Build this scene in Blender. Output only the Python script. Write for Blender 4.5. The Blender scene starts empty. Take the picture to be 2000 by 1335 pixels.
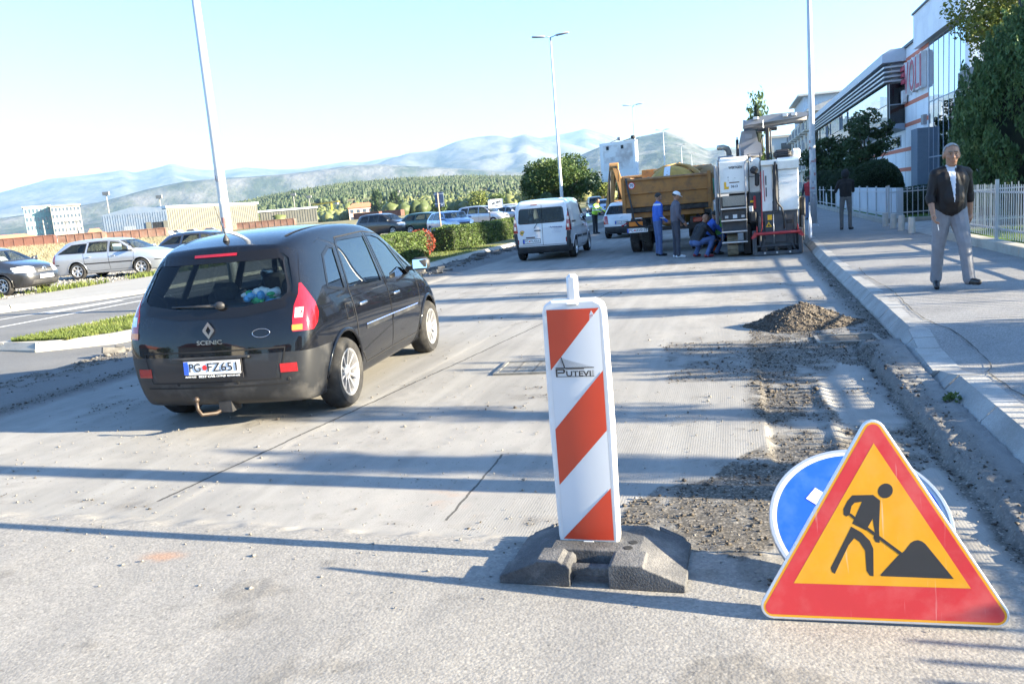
import bpy, bmesh, math, random
import numpy as np
from mathutils import Vector, Matrix
from mathutils.bvhtree import BVHTree
from mathutils.geometry import tessellate_polygon
R_ = math.radians
PI = math.pi
SC = bpy.context.scene
COL = SC.collection

# ------------------------------------------------------------------ camera
cam_d = bpy.data.cameras.new('camera')
cam = bpy.data.objects.new('camera', cam_d)
COL.objects.link(cam)
cam_d.sensor_width = 36.0
cam_d.sensor_fit = 'HORIZONTAL'
cam_d.lens = 28.8
cam_d.clip_start = 0.05
cam_d.clip_end = 40000
cam.matrix_world = Matrix(((0.963171, 0.036711, 0.266372, 0.000000), (0.255902, 0.179013, -0.949984, 0.000000), (-0.082558, 0.983162, 0.163025, 1.700000), (0, 0, 0, 1)))
SC.camera = cam

# ------------------------------------------------------------------ world, sun, exposure
SUN_EL, SUN_AZ = R_(17.0), R_(-3.0)          # azimuth measured from +X towards +Y
world = bpy.data.worlds.new('World')
SC.world = world
world.use_nodes = True
wn = world.node_tree
wn.nodes.clear()
sky_n = wn.nodes.new('ShaderNodeTexSky')
sky_n.sky_type = 'NISHITA'
sky_n.sun_disc = False
sky_n.sun_elevation = SUN_EL
sky_n.sun_rotation = PI / 2 - SUN_AZ
sky_n.air_density = 1.0
sky_n.dust_density = 0.6
sky_n.ozone_density = 2.2
bg = wn.nodes.new('ShaderNodeBackground')
bg.inputs['Strength'].default_value = 0.064
wo = wn.nodes.new('ShaderNodeOutputWorld')
sky_t = wn.nodes.new('ShaderNodeMix'); sky_t.data_type = 'RGBA'; sky_t.blend_type = 'MULTIPLY'; sky_t.inputs[0].default_value = 1.0
sky_t.inputs[7].default_value = (.74, .93, 1.15, 1)      # cool white balance of the photograph
wn.links.new(sky_n.outputs[0], sky_t.inputs[6]); wn.links.new(sky_t.outputs[2], bg.inputs[0])
wn.links.new(bg.outputs[0], wo.inputs[0])
sun_d = bpy.data.lights.new('sun', 'SUN')
sun_d.energy = 5.0
sun_d.angle = R_(0.5)
sun_d.color = (1.0, 0.865, 0.63)
sun = bpy.data.objects.new('sun', sun_d)
COL.objects.link(sun)
SUN_DIR = Vector((math.cos(SUN_EL) * math.cos(SUN_AZ), math.cos(SUN_EL) * math.sin(SUN_AZ), math.sin(SUN_EL)))
sun.rotation_euler = SUN_DIR.to_track_quat('Z', 'Y').to_euler()
SC.view_settings.view_transform = 'Standard'
SC.view_settings.look = 'None'
SC.view_settings.gamma = 1.0
SC.view_settings.exposure = 2.86
SC.cycles.max_bounces = 8
SC.cycles.diffuse_bounces = 3
SC.cycles.glossy_bounces = 3
SC.cycles.transmission_bounces = 4
SC.cycles.transparent_max_bounces = 10
SC.cycles.volume_bounces = 0
SC.cycles.use_denoising = True
SC.cycles.caustics_reflective = False
SC.cycles.caustics_refractive = False

# ------------------------------------------------------------------ numpy noise
def _hash(ix, iy, iz, seed):
    h = (ix.astype(np.int64) * 374761393 + iy.astype(np.int64) * 668265263 + iz.astype(np.int64) * 2147483647 + seed * 974711) & 0xFFFFFFFF
    h = ((h ^ (h >> 13)) * 1274126177) & 0xFFFFFFFF
    h = h ^ (h >> 16)
    return (h & 0xFFFFFF) / float(0xFFFFFF)
def vnoise(x, y, z=None, seed=0):
    x = np.asarray(x, float); y = np.asarray(y, float)
    z = np.zeros_like(x) if z is None else np.asarray(z, float)
    ix, iy, iz = np.floor(x), np.floor(y), np.floor(z)
    fx, fy, fz = x - ix, y - iy, z - iz
    fx, fy, fz = [t * t * (3 - 2 * t) for t in (fx, fy, fz)]
    def c(a, b, d): return _hash(ix + a, iy + b, iz + d, seed)
    x00 = c(0,0,0) * (1 - fx) + c(1,0,0) * fx
    x10 = c(0,1,0) * (1 - fx) + c(1,1,0) * fx
    x01 = c(0,0,1) * (1 - fx) + c(1,0,1) * fx
    x11 = c(0,1,1) * (1 - fx) + c(1,1,1) * fx
    return (x00 * (1 - fy) + x10 * fy) * (1 - fz) + (x01 * (1 - fy) + x11 * fy) * fz
def fbm(x, y, z=None, oct=4, seed=0, gain=0.5):
    s = 0; a = 1.0; t = 0
    x = np.asarray(x, float); y = np.asarray(y, float)
    for o in range(oct):
        s = s + a * vnoise(x * 2**o, y * 2**o, None if z is None else np.asarray(z) * 2**o, seed + o * 7)
        t += a; a *= gain
    return s / t
def sstep(a, b, x):
    t = np.clip((np.asarray(x, float) - a) / (b - a), 0, 1)
    return t * t * (3 - 2 * t)

# ------------------------------------------------------------------ materials
MATS = {}
def _nodes(name):
    m = bpy.data.materials.new(name); m.use_nodes = True
    nt = m.node_tree; bs = nt.nodes['Principled BSDF']
    return m, nt, bs
def mat(name, col, rough=0.6, metal=0.0, var=0.12, vscale=6.0, bump=0.0, bscale=40.0, coat=0.0, spec=0.5, emit=0.0, dirt=None, dscale=3.0, damt=0.5, speck=0.0, sscale=90.0, detail=5.0, scratch=0.0):
    """Principled with colour variation, optional dirt colour, speckle and bump, all procedural."""
    if name in MATS: return MATS[name]
    m, nt, bs = _nodes(name)
    L = nt.links.new; N = nt.nodes.new
    tc = N('ShaderNodeTexCoord')
    c = (*col, 1.0)
    bs.inputs['Roughness'].default_value = rough
    bs.inputs['Metallic'].default_value = metal
    bs.inputs['Specular IOR Level'].default_value = spec
    bs.inputs['Coat Weight'].default_value = coat
    bs.inputs['Coat Roughness'].default_value = 0.04
    out = None
    if var > 0:
        nz = N('ShaderNodeTexNoise'); nz.inputs['Scale'].default_value = vscale; nz.inputs['Detail'].default_value = detail
        L(tc.outputs['Object'], nz.inputs['Vector'])
        rp = N('ShaderNodeMapRange'); rp.inputs[1].default_value = 0.25; rp.inputs[2].default_value = 0.75
        rp.inputs[3].default_value = 1 - var; rp.inputs[4].default_value = 1 + var
        L(nz.outputs[0], rp.inputs[0])
        mx = N('ShaderNodeVectorMath'); mx.operation = 'SCALE'
        mx.inputs[0].default_value = col
        L(rp.outputs[0], mx.inputs['Scale'])
        out = mx.outputs[0]
    if dirt is not None:
        n2 = N('ShaderNodeTexNoise'); n2.inputs['Scale'].default_value = dscale; n2.inputs['Detail'].default_value = 8; n2.inputs['Roughness'].default_value = 0.65
        L(tc.outputs['Object'], n2.inputs['Vector'])
        r2 = N('ShaderNodeMapRange'); r2.inputs[1].default_value = 0.47; r2.inputs[2].default_value = 0.68; r2.inputs[3].default_value = 0; r2.inputs[4].default_value = damt
        L(n2.outputs[0], r2.inputs[0])
        mm = N('ShaderNodeMix'); mm.data_type = 'RGBA'
        L(r2.outputs[0], mm.inputs[0])
        if out: L(out, mm.inputs[6])
        else: mm.inputs[6].default_value = c
        mm.inputs[7].default_value = (*dirt, 1)
        out = mm.outputs[2]
        r3 = N('ShaderNodeMapRange'); r3.inputs[3].default_value = rough; r3.inputs[4].default_value = max(rough, 0.75)
        L(r2.outputs[0], r3.inputs[0]); L(r3.outputs[0], bs.inputs['Roughness'])
    if speck > 0:
        vo = N('ShaderNodeTexVoronoi'); vo.inputs['Scale'].default_value = sscale
        L(tc.outputs['Object'], vo.inputs['Vector'])
        sp = N('ShaderNodeSeparateColor'); L(vo.outputs['Color'], sp.inputs[0])
        r4 = N('ShaderNodeMapRange'); r4.inputs[3].default_value = 1 - speck; r4.inputs[4].default_value = 1 + speck
        L(sp.outputs[0], r4.inputs[0])
        m4 = N('ShaderNodeVectorMath'); m4.operation = 'SCALE'
        if out: L(out, m4.inputs[0])
        else: m4.inputs[0].default_value = col
        L(r4.outputs[0], m4.inputs['Scale'])
        out = m4.outputs[0]
    if scratch > 0:
        ms = N('ShaderNodeMapping'); ms.inputs['Rotation'].default_value = (0, .7, 0); ms.inputs['Scale'].default_value = (55, 20, 3.0)
        L(tc.outputs['Object'], ms.inputs['Vector']); ns = N('ShaderNodeTexNoise'); ns.inputs['Scale'].default_value = 1.0; ns.inputs['Detail'].default_value = 3
        L(ms.outputs[0], ns.inputs['Vector']); r5 = N('ShaderNodeMapRange'); r5.inputs[1].default_value = .66; r5.inputs[2].default_value = .74; r5.inputs[4].default_value = scratch; L(ns.outputs[0], r5.inputs[0])
        m5 = N('ShaderNodeMix'); m5.data_type = 'RGBA'; L(r5.outputs[0], m5.inputs[0])
        if out: L(out, m5.inputs[6])
        else: m5.inputs[6].default_value = c
        m5.inputs[7].default_value = (.62, .6, .57, 1); out = m5.outputs[2]
    if out: L(out, bs.inputs['Base Color'])
    else: bs.inputs['Base Color'].default_value = c
    if bump > 0:
        n3 = N('ShaderNodeTexNoise'); n3.inputs['Scale'].default_value = bscale; n3.inputs['Detail'].default_value = 4
        L(tc.outputs['Object'], n3.inputs['Vector'])
        bp = N('ShaderNodeBump'); bp.inputs['Strength'].default_value = bump; bp.inputs['Distance'].default_value = 0.01
        L(n3.outputs[0], bp.inputs['Height']); L(bp.outputs[0], bs.inputs['Normal'])
    if emit > 0:
        bs.inputs['Emission Color'].default_value = c; bs.inputs['Emission Strength'].default_value = emit
    MATS[name] = m
    return m
def glass_mat(name, tint=(0.35, 0.4, 0.42), rough=0.0, refl=1.5, mixmin=0.0):
    if name in MATS: return MATS[name]
    m = bpy.data.materials.new(name); m.use_nodes = True
    nt = m.node_tree; nt.nodes.clear()
    N = nt.nodes.new; L = nt.links.new
    o = N('ShaderNodeOutputMaterial'); mx = N('ShaderNodeMixShader')
    tr = N('ShaderNodeBsdfTransparent'); tr.inputs[0].default_value = (*tint, 1)
    gl = N('ShaderNodeBsdfGlossy'); gl.inputs['Roughness'].default_value = rough
    fr = N('ShaderNodeFresnel'); ge = N('ShaderNodeNewGeometry'); io = N('ShaderNodeMapRange'); io.inputs[3].default_value = refl; io.inputs[4].default_value = 1 / refl
    L(ge.outputs['Backfacing'], io.inputs[0]); L(io.outputs[0], fr.inputs[0])
    mr = N('ShaderNodeMapRange'); mr.inputs[3].default_value = mixmin; mr.inputs[4].default_value = 1.0
    L(fr.outputs[0], mr.inputs[0])
    L(mr.outputs[0], mx.inputs[0]); L(tr.outputs[0], mx.inputs[1]); L(gl.outputs[0], mx.inputs[2]); L(mx.outputs[0], o.inputs[0])
    MATS[name] = m
    return m

# ------------------------------------------------------------------ mesh builder
class MB:
    def __init__(s, M=None):
        s.v = []; s.f = []; s.m = []; s.M = M or Matrix(); s.cur = 0
    def add(s, vs, fs, mi=None):
        b = len(s.v); M = s.M
        s.v.extend([tuple(M @ Vector(p)) for p in vs])
        s.f.extend([tuple(b + i for i in f) for f in fs])
        s.m.extend([s.cur if mi is None else mi] * len(fs))
        return s
    def box(s, c, d, rot=None, mi=None, taper=1.0, bev=0.0):
        hx, hy, hz = d[0] / 2, d[1] / 2, d[2] / 2
        if bev > 0:
            b = min(bev, hx * .95, hy * .95, hz * .95)
            pts = []; idx = {}
            fs = []
            for sx in (-1, 1):
                for sy in (-1, 1):
                    for sz in (-1, 1):
                        for k in range(3):
                            e = [hx, hy, hz]
                            for q in range(3):
                                if q != k: e[q] -= b
                            idx[(sx, sy, sz, k)] = len(pts)
                            pts.append((sx * e[0], sy * e[1], sz * e[2]))
            I = idx
            for k in range(3):
                a, c2 = [q for q in range(3) if q != k]
                for sg in (-1, 1):
                    q4 = []
                    for (s1, s2) in ((-1, -1), (1, -1), (1, 1), (-1, 1)):
                        sv = [0, 0, 0]; sv[k] = sg; sv[a] = s1; sv[c2] = s2
                        q4.append(I[(*sv, k)])
                    fs.append(q4)
            for k in range(3):                       # edges along axis k
                a, c2 = [q for q in range(3) if q != k]
                for s1 in (-1, 1):
                    for s2 in (-1, 1):
                        sv0 = [0, 0, 0]; sv0[k] = -1; sv0[a] = s1; sv0[c2] = s2
                        sv1 = list(sv0); sv1[k] = 1
                        fs.append([I[(*sv0, a)], I[(*sv1, a)], I[(*sv1, c2)], I[(*sv0, c2)]])
            for sx in (-1, 1):
                for sy in (-1, 1):
                    for sz in (-1, 1):
                        fs.append([I[(sx, sy, sz, 0)], I[(sx, sy, sz, 1)], I[(sx, sy, sz, 2)]])
            # orient outward
            P = [Vector(p) for p in pts]
            out = []
            for f in fs:
                n = (P[f[1]] - P[f[0]]).cross(P[f[2]] - P[f[0]])
                ctr = sum((P[i] for i in f), Vector()) / len(f)
                out.append(f if n.dot(ctr) > 0 else f[::-1])
            fs = out
        else:
            t = taper
            pts = [(-hx, -hy, -hz), (hx, -hy, -hz), (hx, hy, -hz), (-hx, hy, -hz), (-hx * t, -hy * t, hz), (hx * t, -hy * t, hz), (hx * t, hy * t, hz), (-hx * t, hy * t, hz)]
            fs = [(0, 3, 2, 1), (4, 5, 6, 7), (0, 1, 5, 4), (1, 2, 6, 5), (2, 3, 7, 6), (3, 0, 4, 7)]
        T = Matrix.Translation(c)
        if rot is not None: T = T @ rot
        return s.add([T @ Vector(p) for p in pts], fs, mi)
    def bar(s, a, b, w, h=None, mi=None):
        a = Vector(a); b = Vector(b); h = h or w
        d = b - a; L = d.length
        q = d.to_track_quat('Y', 'Z').to_matrix().to_4x4()
        return s.box((a + b) / 2, (w, L, h), q, mi)
    def prism(s, poly, a0, a1, axis='y', mi=None):
        """poly: 2D points; axis y: (x,z); axis x: (y,z); axis z: (x,y)"""
        n = len(poly)
        def P(p, t):
            return {'y': (p[0], t, p[1]), 'x': (t, p[0], p[1]), 'z': (p[0], p[1], t)}[axis]
        vs = [P(p, a0) for p in poly] + [P(p, a1) for p in poly]
        ar = sum(poly[i][0] * poly[(i + 1) % n][1] - poly[(i + 1) % n][0] * poly[i][1] for i in range(n))
        flip = (ar > 0) ^ (axis == 'y') ^ (a1 < a0)
        fs = [list(range(n))[::-1], list(range(n, 2 * n))] + [(i, (i + 1) % n, n + (i + 1) % n, n + i) for i in range(n)]
        if not flip: fs = [f[::-1] for f in fs]
        return s.add(vs, fs, mi)
    def tube(s, pts, r, n=8, mi=None, caps=True, closed=False):
        pts = [Vector(p) for p in pts]; k = len(pts)
        rr = r if isinstance(r, (list, tuple)) else [r] * k
        vs = []; fs = []
        up = Vector((0, 0, 1))
        prev = None
        for i in range(k):
            if closed: t = pts[(i + 1) % k] - pts[i - 1]
            else: t = pts[min(i + 1, k - 1)] - pts[max(i - 1, 0)]
            t = t.normalized() if t.length > 1e-9 else Vector((0, 0, 1))
            if prev is None:
                u = t.cross(up)
                if u.length < 1e-3: u = t.cross(Vector((1, 0, 0)))
            else:
                u = prev - t * prev.dot(t)
                if u.length < 1e-6: u = t.cross(up)
            u.normalize(); prev = u
            w = t.cross(u)
            for j in range(n):
                a = 2 * PI * j / n
                vs.append(pts[i] + (u * math.cos(a) + w * math.sin(a)) * rr[i])
        for i in range(k if closed else k - 1):
            i2 = (i + 1) % k
            for j in range(n):
                fs.append((i * n + j, i * n + (j + 1) % n, i2 * n + (j + 1) % n, i2 * n + j))
        if caps and not closed:
            fs.append(list(range(n))[::-1]); fs.append([(k - 1) * n + j for j in range(n)])
        return s.add(vs, fs, mi)
    def lathe(s, prof, n=24, axis='z', c=(0, 0, 0), mi=None, closed=False):
        """prof: (r, t) pairs along axis"""
        vs = []; fs = []; k = len(prof)
        for (r, t) in prof:
            for j in range(n):
                a = 2 * PI * j / n
                p = (r * math.cos(a), r * math.sin(a), t)
                if axis == 'x': p = (p[2], p[0], p[1])
                if axis == 'y': p = (p[1], p[2], p[0])
                vs.append((p[0] + c[0], p[1] + c[1], p[2] + c[2]))
        for i in range(k if closed else k - 1):
            i2 = (i + 1) % k
            for j in range(n):
                fs.append((i * n + j, i * n + (j + 1) % n, i2 * n + (j + 1) % n, i2 * n + j))
        return s.add(vs, fs, mi)
    def ball(s, c, r, n=12, m=8, mi=None, rot=None):
        r = r if isinstance(r, (list, tuple)) else (r, r, r)
        vs = []; fs = []
        for i in range(m + 1):
            t = PI * i / m
            for j in range(n):
                a = 2 * PI * j / n
                p = Vector((r[0] * math.sin(t) * math.cos(a), r[1] * math.sin(t) * math.sin(a), r[2] * math.cos(t)))
                if rot is not None: p = rot @ p
                vs.append(p + Vector(c))
        for i in range(m):
            for j in range(n):
                fs.append((i * n + j, (i + 1) * n + j, (i + 1) * n + (j + 1) % n, i * n + (j + 1) % n))
        return s.add(vs, fs, mi)
    def build(s, name, mats, parent=None, smooth=False, auto=None):
        me = bpy.data.meshes.new(name)
        me.from_pydata(s.v, [], s.f)
        mats = mats if isinstance(mats, (list, tuple)) else [mats]
        for mm in mats: me.materials.append(mm)
        if len(mats) > 1: me.polygons.foreach_set('material_index', s.m)
        if smooth or auto: me.shade_smooth()
        if auto: me.set_sharp_from_angle(angle=R_(auto))
        me.update()
        o = bpy.data.objects.new(name, me)
        COL.objects.link(o)
        if parent is not None: o.parent = parent
        return o
def tag(o, label=None, cat=None, group=None, kind=None):
    if label: o['label'] = label
    if cat: o['category'] = cat
    if group: o['group'] = group
    if kind: o['kind'] = kind
    return o
def thing(name, label, cat, loc=(0, 0, 0), rz=0.0, group=None):
    o = bpy.data.objects.new(name, None)
    o.empty_display_size = 0.1
    COL.objects.link(o)
    o.location = loc; o.rotation_euler = (0, 0, rz)
    return tag(o, label, cat, group)
def copy_tree(o, parent=None):
    c = o.copy(); COL.objects.link(c); c.parent = parent
    for ch in o.children: copy_tree(ch, c)
    return c
def text_mesh(txt, size, depth=0.002, font_bold=False, shear=0.0, spacing=1.0):
    """flat lettering as (verts, faces) in the XZ plane, centred, facing -Y"""
    cu = bpy.data.curves.new('t', 'FONT'); cu.body = txt; cu.size = size
    cu.align_x = 'CENTER'; cu.align_y = 'CENTER'; cu.extrude = depth / 2; cu.shear = shear; cu.space_character = spacing
    cu.resolution_u = 3
    if font_bold: cu.offset = size * 0.018
    o = bpy.data.objects.new('t', cu); COL.objects.link(o)
    dg = bpy.context.evaluated_depsgraph_get()
    me = bpy.data.meshes.new_from_object(o.evaluated_get(dg))
    vs = [Vector((v.co.x, v.co.z * -1.0, v.co.y)) for v in me.vertices]
    fs = [tuple(p.vertices) for p in me.polygons]
    bpy.data.objects.remove(o); bpy.data.curves.remove(cu); bpy.data.meshes.remove(me)
    return vs, fs
def add_text(mb, txt, size, M, width=None, mi=None, depth=0.002, bold=False, shear=0.0):
    vs, fs = text_mesh(txt, size, depth, bold, shear)
    if not vs: return
    if width:
        w = max(v.x for v in vs) - min(v.x for v in vs)
        k = width / w
        for v in vs: v.x *= k
    mb.add([M @ v for v in vs], fs, mi)
def grid_mesh(name, xs, ys, Z, m, attrs=None, smooth=True, parent=None):
    nx, ny = len(xs), len(ys)
    X, Y = np.meshgrid(xs, ys, indexing='ij') if np.ndim(xs) == 1 else (xs, ys)
    nx, ny = X.shape
    co = np.stack([X, Y, Z], -1).reshape(-1, 3)
    i = np.arange(nx * ny).reshape(nx, ny)
    q = np.stack([i[:-1, :-1], i[1:, :-1], i[1:, 1:], i[:-1, 1:]], -1).reshape(-1, 4)
    me = bpy.data.meshes.new(name)
    me.vertices.add(len(co)); me.vertices.foreach_set('co', co.ravel())
    me.loops.add(q.size); me.loops.foreach_set('vertex_index', q.ravel())
    me.polygons.add(len(q)); me.polygons.foreach_set('loop_start', np.arange(0, q.size, 4)); me.polygons.foreach_set('loop_total', np.full(len(q), 4))
    if smooth: me.polygons.foreach_set('use_smooth', np.ones(len(q), bool))
    me.update(calc_edges=True)
    if attrs:
        for k, a in attrs.items():
            at = me.attributes.new(k, 'FLOAT', 'POINT'); at.data.foreach_set('value', np.asarray(a, np.float32).ravel())
    for mm in (m if isinstance(m, (list, tuple)) else [m]): me.materials.append(mm)
    o = bpy.data.objects.new(name, me); COL.objects.link(o)
    if parent: o.parent = parent
    return o
def soup(name, V, F, m, parent=None, smooth=False, mi=None):
    """numpy triangle/quad soup -> one mesh. V (n,3), F (k,3|4)"""
    V = np.asarray(V, np.float32); F = np.asarray(F, np.int32); k = F.shape[1]
    me = bpy.data.meshes.new(name)
    me.vertices.add(len(V)); me.vertices.foreach_set('co', V.ravel())
    me.loops.add(F.size); me.loops.foreach_set('vertex_index', F.ravel())
    me.polygons.add(len(F)); me.polygons.foreach_set('loop_start', np.arange(0, F.size, k)); me.polygons.foreach_set('loop_total', np.full(len(F), k))
    if smooth: me.polygons.foreach_set('use_smooth', np.ones(len(F), bool))
    for mm in (m if isinstance(m, (list, tuple)) else [m]): me.materials.append(mm)
    if mi is not None: me.polygons.foreach_set('material_index', np.asarray(mi, np.int32))
    me.update(calc_edges=True)
    o = bpy.data.objects.new(name, me); COL.objects.link(o)
    if parent is not None: o.parent = parent
    return o
def in_poly(px, py, poly):
    px = np.asarray(px); py = np.asarray(py)
    r = np.zeros(px.shape, bool); n = len(poly)
    for i in range(n):
        x1, y1 = poly[i]; x2, y2 = poly[(i + 1) % n]
        c = ((y1 > py) != (y2 > py)) & (px < (x2 - x1) * (py - y1) / ((y2 - y1) if y2 != y1 else 1e-12) + x1)
        r ^= c
    return r
# ================================================================== SETTING
def structure(o): return tag(o, kind='structure')
rng = np.random.default_rng(7)

# ---- ground materials
def ground_mat():
    m, nt, bs = _nodes('ground_mix')
    L = nt.links.new; N = nt.nodes.new
    tc = N('ShaderNodeTexCoord')
    def noise(sc, det=6, ro=0.6):
        n = N('ShaderNodeTexNoise'); n.inputs['Scale'].default_value = sc; n.inputs['Detail'].default_value = det; n.inputs['Roughness'].default_value = ro
        L(tc.outputs['Object'], n.inputs['Vector']); return n.outputs[0]
    def ramp(src, stops):
        r = N('ShaderNodeValToRGB'); el = r.color_ramp.elements
        for i, (p, c) in enumerate(stops):
            e = el[i] if i < 2 else el.new(p)
            e.position = p; e.color = (*c, 1)
        L(src, r.inputs[0]); return r.outputs[0]
    def mix(f, a, b):
        k = N('ShaderNodeMix'); k.data_type = 'RGBA'; L(f, k.inputs[0]); L(a, k.inputs[6]); L(b, k.inputs[7]); return k.outputs[2]
    def attr(n):
        a = N('ShaderNodeAttribute'); a.attribute_name = n; return a.outputs['Fac']
    grav = ramp(noise(14, 10, .7), [(.3, (.15, .143, .132)), (.7, (.34, .326, .305))])
    dry = ramp(noise(.6, 10, .7), [(.3, (.19, .16, .10)), (.55, (.28, .245, .16)), (.75, (.21, .20, .115))])
    far = ramp(noise(.02, 10, .65), [(.35, (.06, .085, .03)), (.5, (.16, .15, .08)), (.65, (.25, .22, .14))])
    c = mix(attr('grav'), dry, grav)
    c = mix(attr('far'), c, far)
    L(c, bs.inputs['Base Color']); bs.inputs['Roughness'].default_value = .95; bs.inputs['Specular IOR Level'].default_value = .1
    bp = N('ShaderNodeBump'); bp.inputs['Strength'].default_value = .6; bp.inputs['Distance'].default_value = .05
    L(noise(9, 8, .7), bp.inputs['Height']); L(bp.outputs[0], bs.inputs['Normal'])
    return m
def lotz(x, y):
    """height of the open land on the far side of the second carriageway"""
    x = np.asarray(x, float); y = np.asarray(y, float)
    d = np.maximum(0, -x - 20.0)
    z = 0.27 + 0.14 * sstep(0, 20, d) + 1.10 * sstep(14, 70, d)
    return z
def groundz(x, y):
    x = np.asarray(x, float); y = np.asarray(y, float)
    z = np.where(x < -19.9, lotz(x, y), -0.32)
    z = np.where(x > 13, 0.2, z)
    return z
gx = np.concatenate([-np.geomspace(16000, 130, 26), np.arange(-120, -40, 4.0), np.arange(-40, -20.4, .7), [-20.2, -19.8], np.arange(-14, 13, 9.0), [12.9, 13.1], np.geomspace(20, 16000, 22)])
gy = np.concatenate([-np.geomspace(9000, 20, 16), np.arange(-16, 90, 1.5), np.arange(90, 300, 12.0), np.geomspace(310, 17000, 26)])
GX, GY = np.meshgrid(gx, gy, indexing='ij')
GZ = groundz(GX, GY) + np.where(GX < -20.3, (fbm(GX * .5, GY * .5, seed=3) - .5) * .12, 0)
a_grav = (1 - sstep(26.5, 30, -GX + (fbm(GX * .35, GY * .35, seed=9) - .5) * 4)) * (GX < -10)
a_far = sstep(90, 160, np.hypot(GX, GY))
ground = structure(grid_mesh('ground', gx, gy, GZ, ground_mat(), {'grav': a_grav, 'far': a_far}))

# ---- the milled main road
RX0 = -9.02
def road_right(y):
    y = np.asarray(y, float)
    return np.interp(y, [-10, 7.35, 8.9, 10.5, 14, 18.5, 25.5, 40, 80, 300], [1.50, 1.503, 1.57, 1.61, 1.66, 1.72, 1.90, 2.25, 2.6, 4])
ry = np.concatenate([np.arange(-5, 2.2, .3), np.arange(2.2, 10.6, .03), np.arange(10.6, 20, .09), np.arange(20, 42, .35), np.arange(42, 260, 4.0)])
ru = np.concatenate([np.linspace(0, .42, 55), np.linspace(.42, .78, 150)[1:], np.linspace(.78, 1.0, 105)[1:]])
U, Y = np.meshgrid(ru, ry, indexing='ij')
XR = road_right(Y)
X = RX0 + (XR - RX0) * U
n1 = fbm(X * 1.3, Y * 1.3, seed=1, oct=4); n2 = fbm(X * 7, Y * 7, seed=2, oct=4); n3 = fbm(X * 28, Y * 28, seed=5, oct=3)
wob = (n1 - .5) * .25 + (n2 - .5) * .14
front = 1 - sstep(-.10, .13, Y - (3.98 - .07 * (X + 4.6) / 1.0 * .75 + .6 * (n2 - .5) * .25))   # unmilled strip nearest the camera
edge_x = 1.21 + (n2 - .5) * .09
ledge = sstep(-.02, .02, X - edge_x) * (1 - sstep(8.9, 9.2, Y)) * sstep(3.2, 3.5, Y)
oldleft = 1 - sstep(-.05, .05, X - (-7.32 + (n2 - .5) * .12))
trench = sstep(0.16, 0.2, X + (n2 - .5) * .05) * (1 - sstep(-.05, .0, X - edge_x)) * (1 - sstep(8.6, 8.85, Y)) * sstep(4.6, 5.4, Y)
lane = sstep(-.015, .015, X - (-3.42 + .05 * (Y - 6))) * (1 - front)
Z = front * .042 + ledge * (.055 + (n3 - .5) * .03) + oldleft * .035 - trench * (.028) - lane * .003
strip = np.exp(-((X - .62 - .02 * (Y - 6)) / .05) ** 2) * sstep(4.4, 5, Y) * (1 - sstep(7.0, 7.6, Y)) * .035 * (n2 + .3)
Z = Z + strip
dark = np.zeros_like(X)
# dark loose millings: along the trench, around the pile, in patches by the barrier
dark = np.maximum(dark, sstep(.42, .58, n1 * .6 + n2 * .4 + .10) * (1 - sstep(.12, .30, np.abs(X - .28))) * (1 - sstep(7.4, 10.5, Y)) * sstep(5.6, 6.5, Y) * .95)
dark = np.maximum(dark, sstep(.34, .62, n1 * .45 + n2 * .55 + .03) * in_poly(X + wob * 1.6, Y + wob * 1.6, [(-.1, 4.9), (.25, 5.9), (1.2, 6.1), (1.22, 5.15), (.55, 4.9), (.3, 4.35), (.15, 3.75), (-.75, 3.75), (-.45, 4.7)]) * .92)
dark = np.maximum(dark, (sstep(.30, .62, n2 * .55 + n1 * .45 + .05)) * in_poly(X + wob, Y + wob, [(.15, 6.2), (.2, 10.6), (1.0, 11.4), (1.6, 10.2), (1.25, 8.2), (1.15, 8.0), (.9, 8.2), (.65, 7.4), (.7, 6.0)]) * .9)
dark = np.maximum(dark, sstep(.45, .62, n2 * .6 + n1 * .4 + .08) * in_poly(X + wob, Y + wob, [(-.7, 7.4), (-.75, 9.4), (.3, 9.5), (.3, 7.5)]) * .55)
kd = XR - X
dark = np.maximum(dark, sstep(.3, .6, n2 + .18) * (1 - sstep(.10, .34, kd)) * sstep(8.7, 9.6, Y) * (1 - sstep(19, 23, Y)) * .9)
dark = np.maximum(dark, np.exp(-((X - edge_x + .05) / .05) ** 2) * (1 - sstep(8.7, 9.1, Y)) * sstep(3.4, 3.8, Y) * .9)
dark = np.maximum(dark, ledge * .45 * (1 - sstep(.12, .22, X - edge_x)) )
dark = np.maximum(dark, sstep(.48, .65, n2 * .7 + n1 * .3 + .06) * (1 - sstep(.2, 1.0, X - RX0)) * .85)
dark = np.maximum(dark, np.exp(-((X + 7.55 - .12 * n1) / .16) ** 2) * .7 * (1 - sstep(10, 14, Y)))
dark = np.maximum(dark, sstep(.60, .7, n2 * .5 + n1 * .5) * .35)
dark = np.maximum(dark, sstep(.46, .6, n2 * .6 + n1 * .4) * np.exp(-((Y - 4.08 + .05 * (X + 1)) / .10) ** 2) * .5)
dust = sstep(.45, .7, fbm(X * .8, Y * .35, seed=31) * .7 + n2 * .3)
Z = Z + (n3 - .5) * .012 * np.clip(dark * 1.6 + .12, 0, 1) + (n1 - .5) * .012
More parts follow.
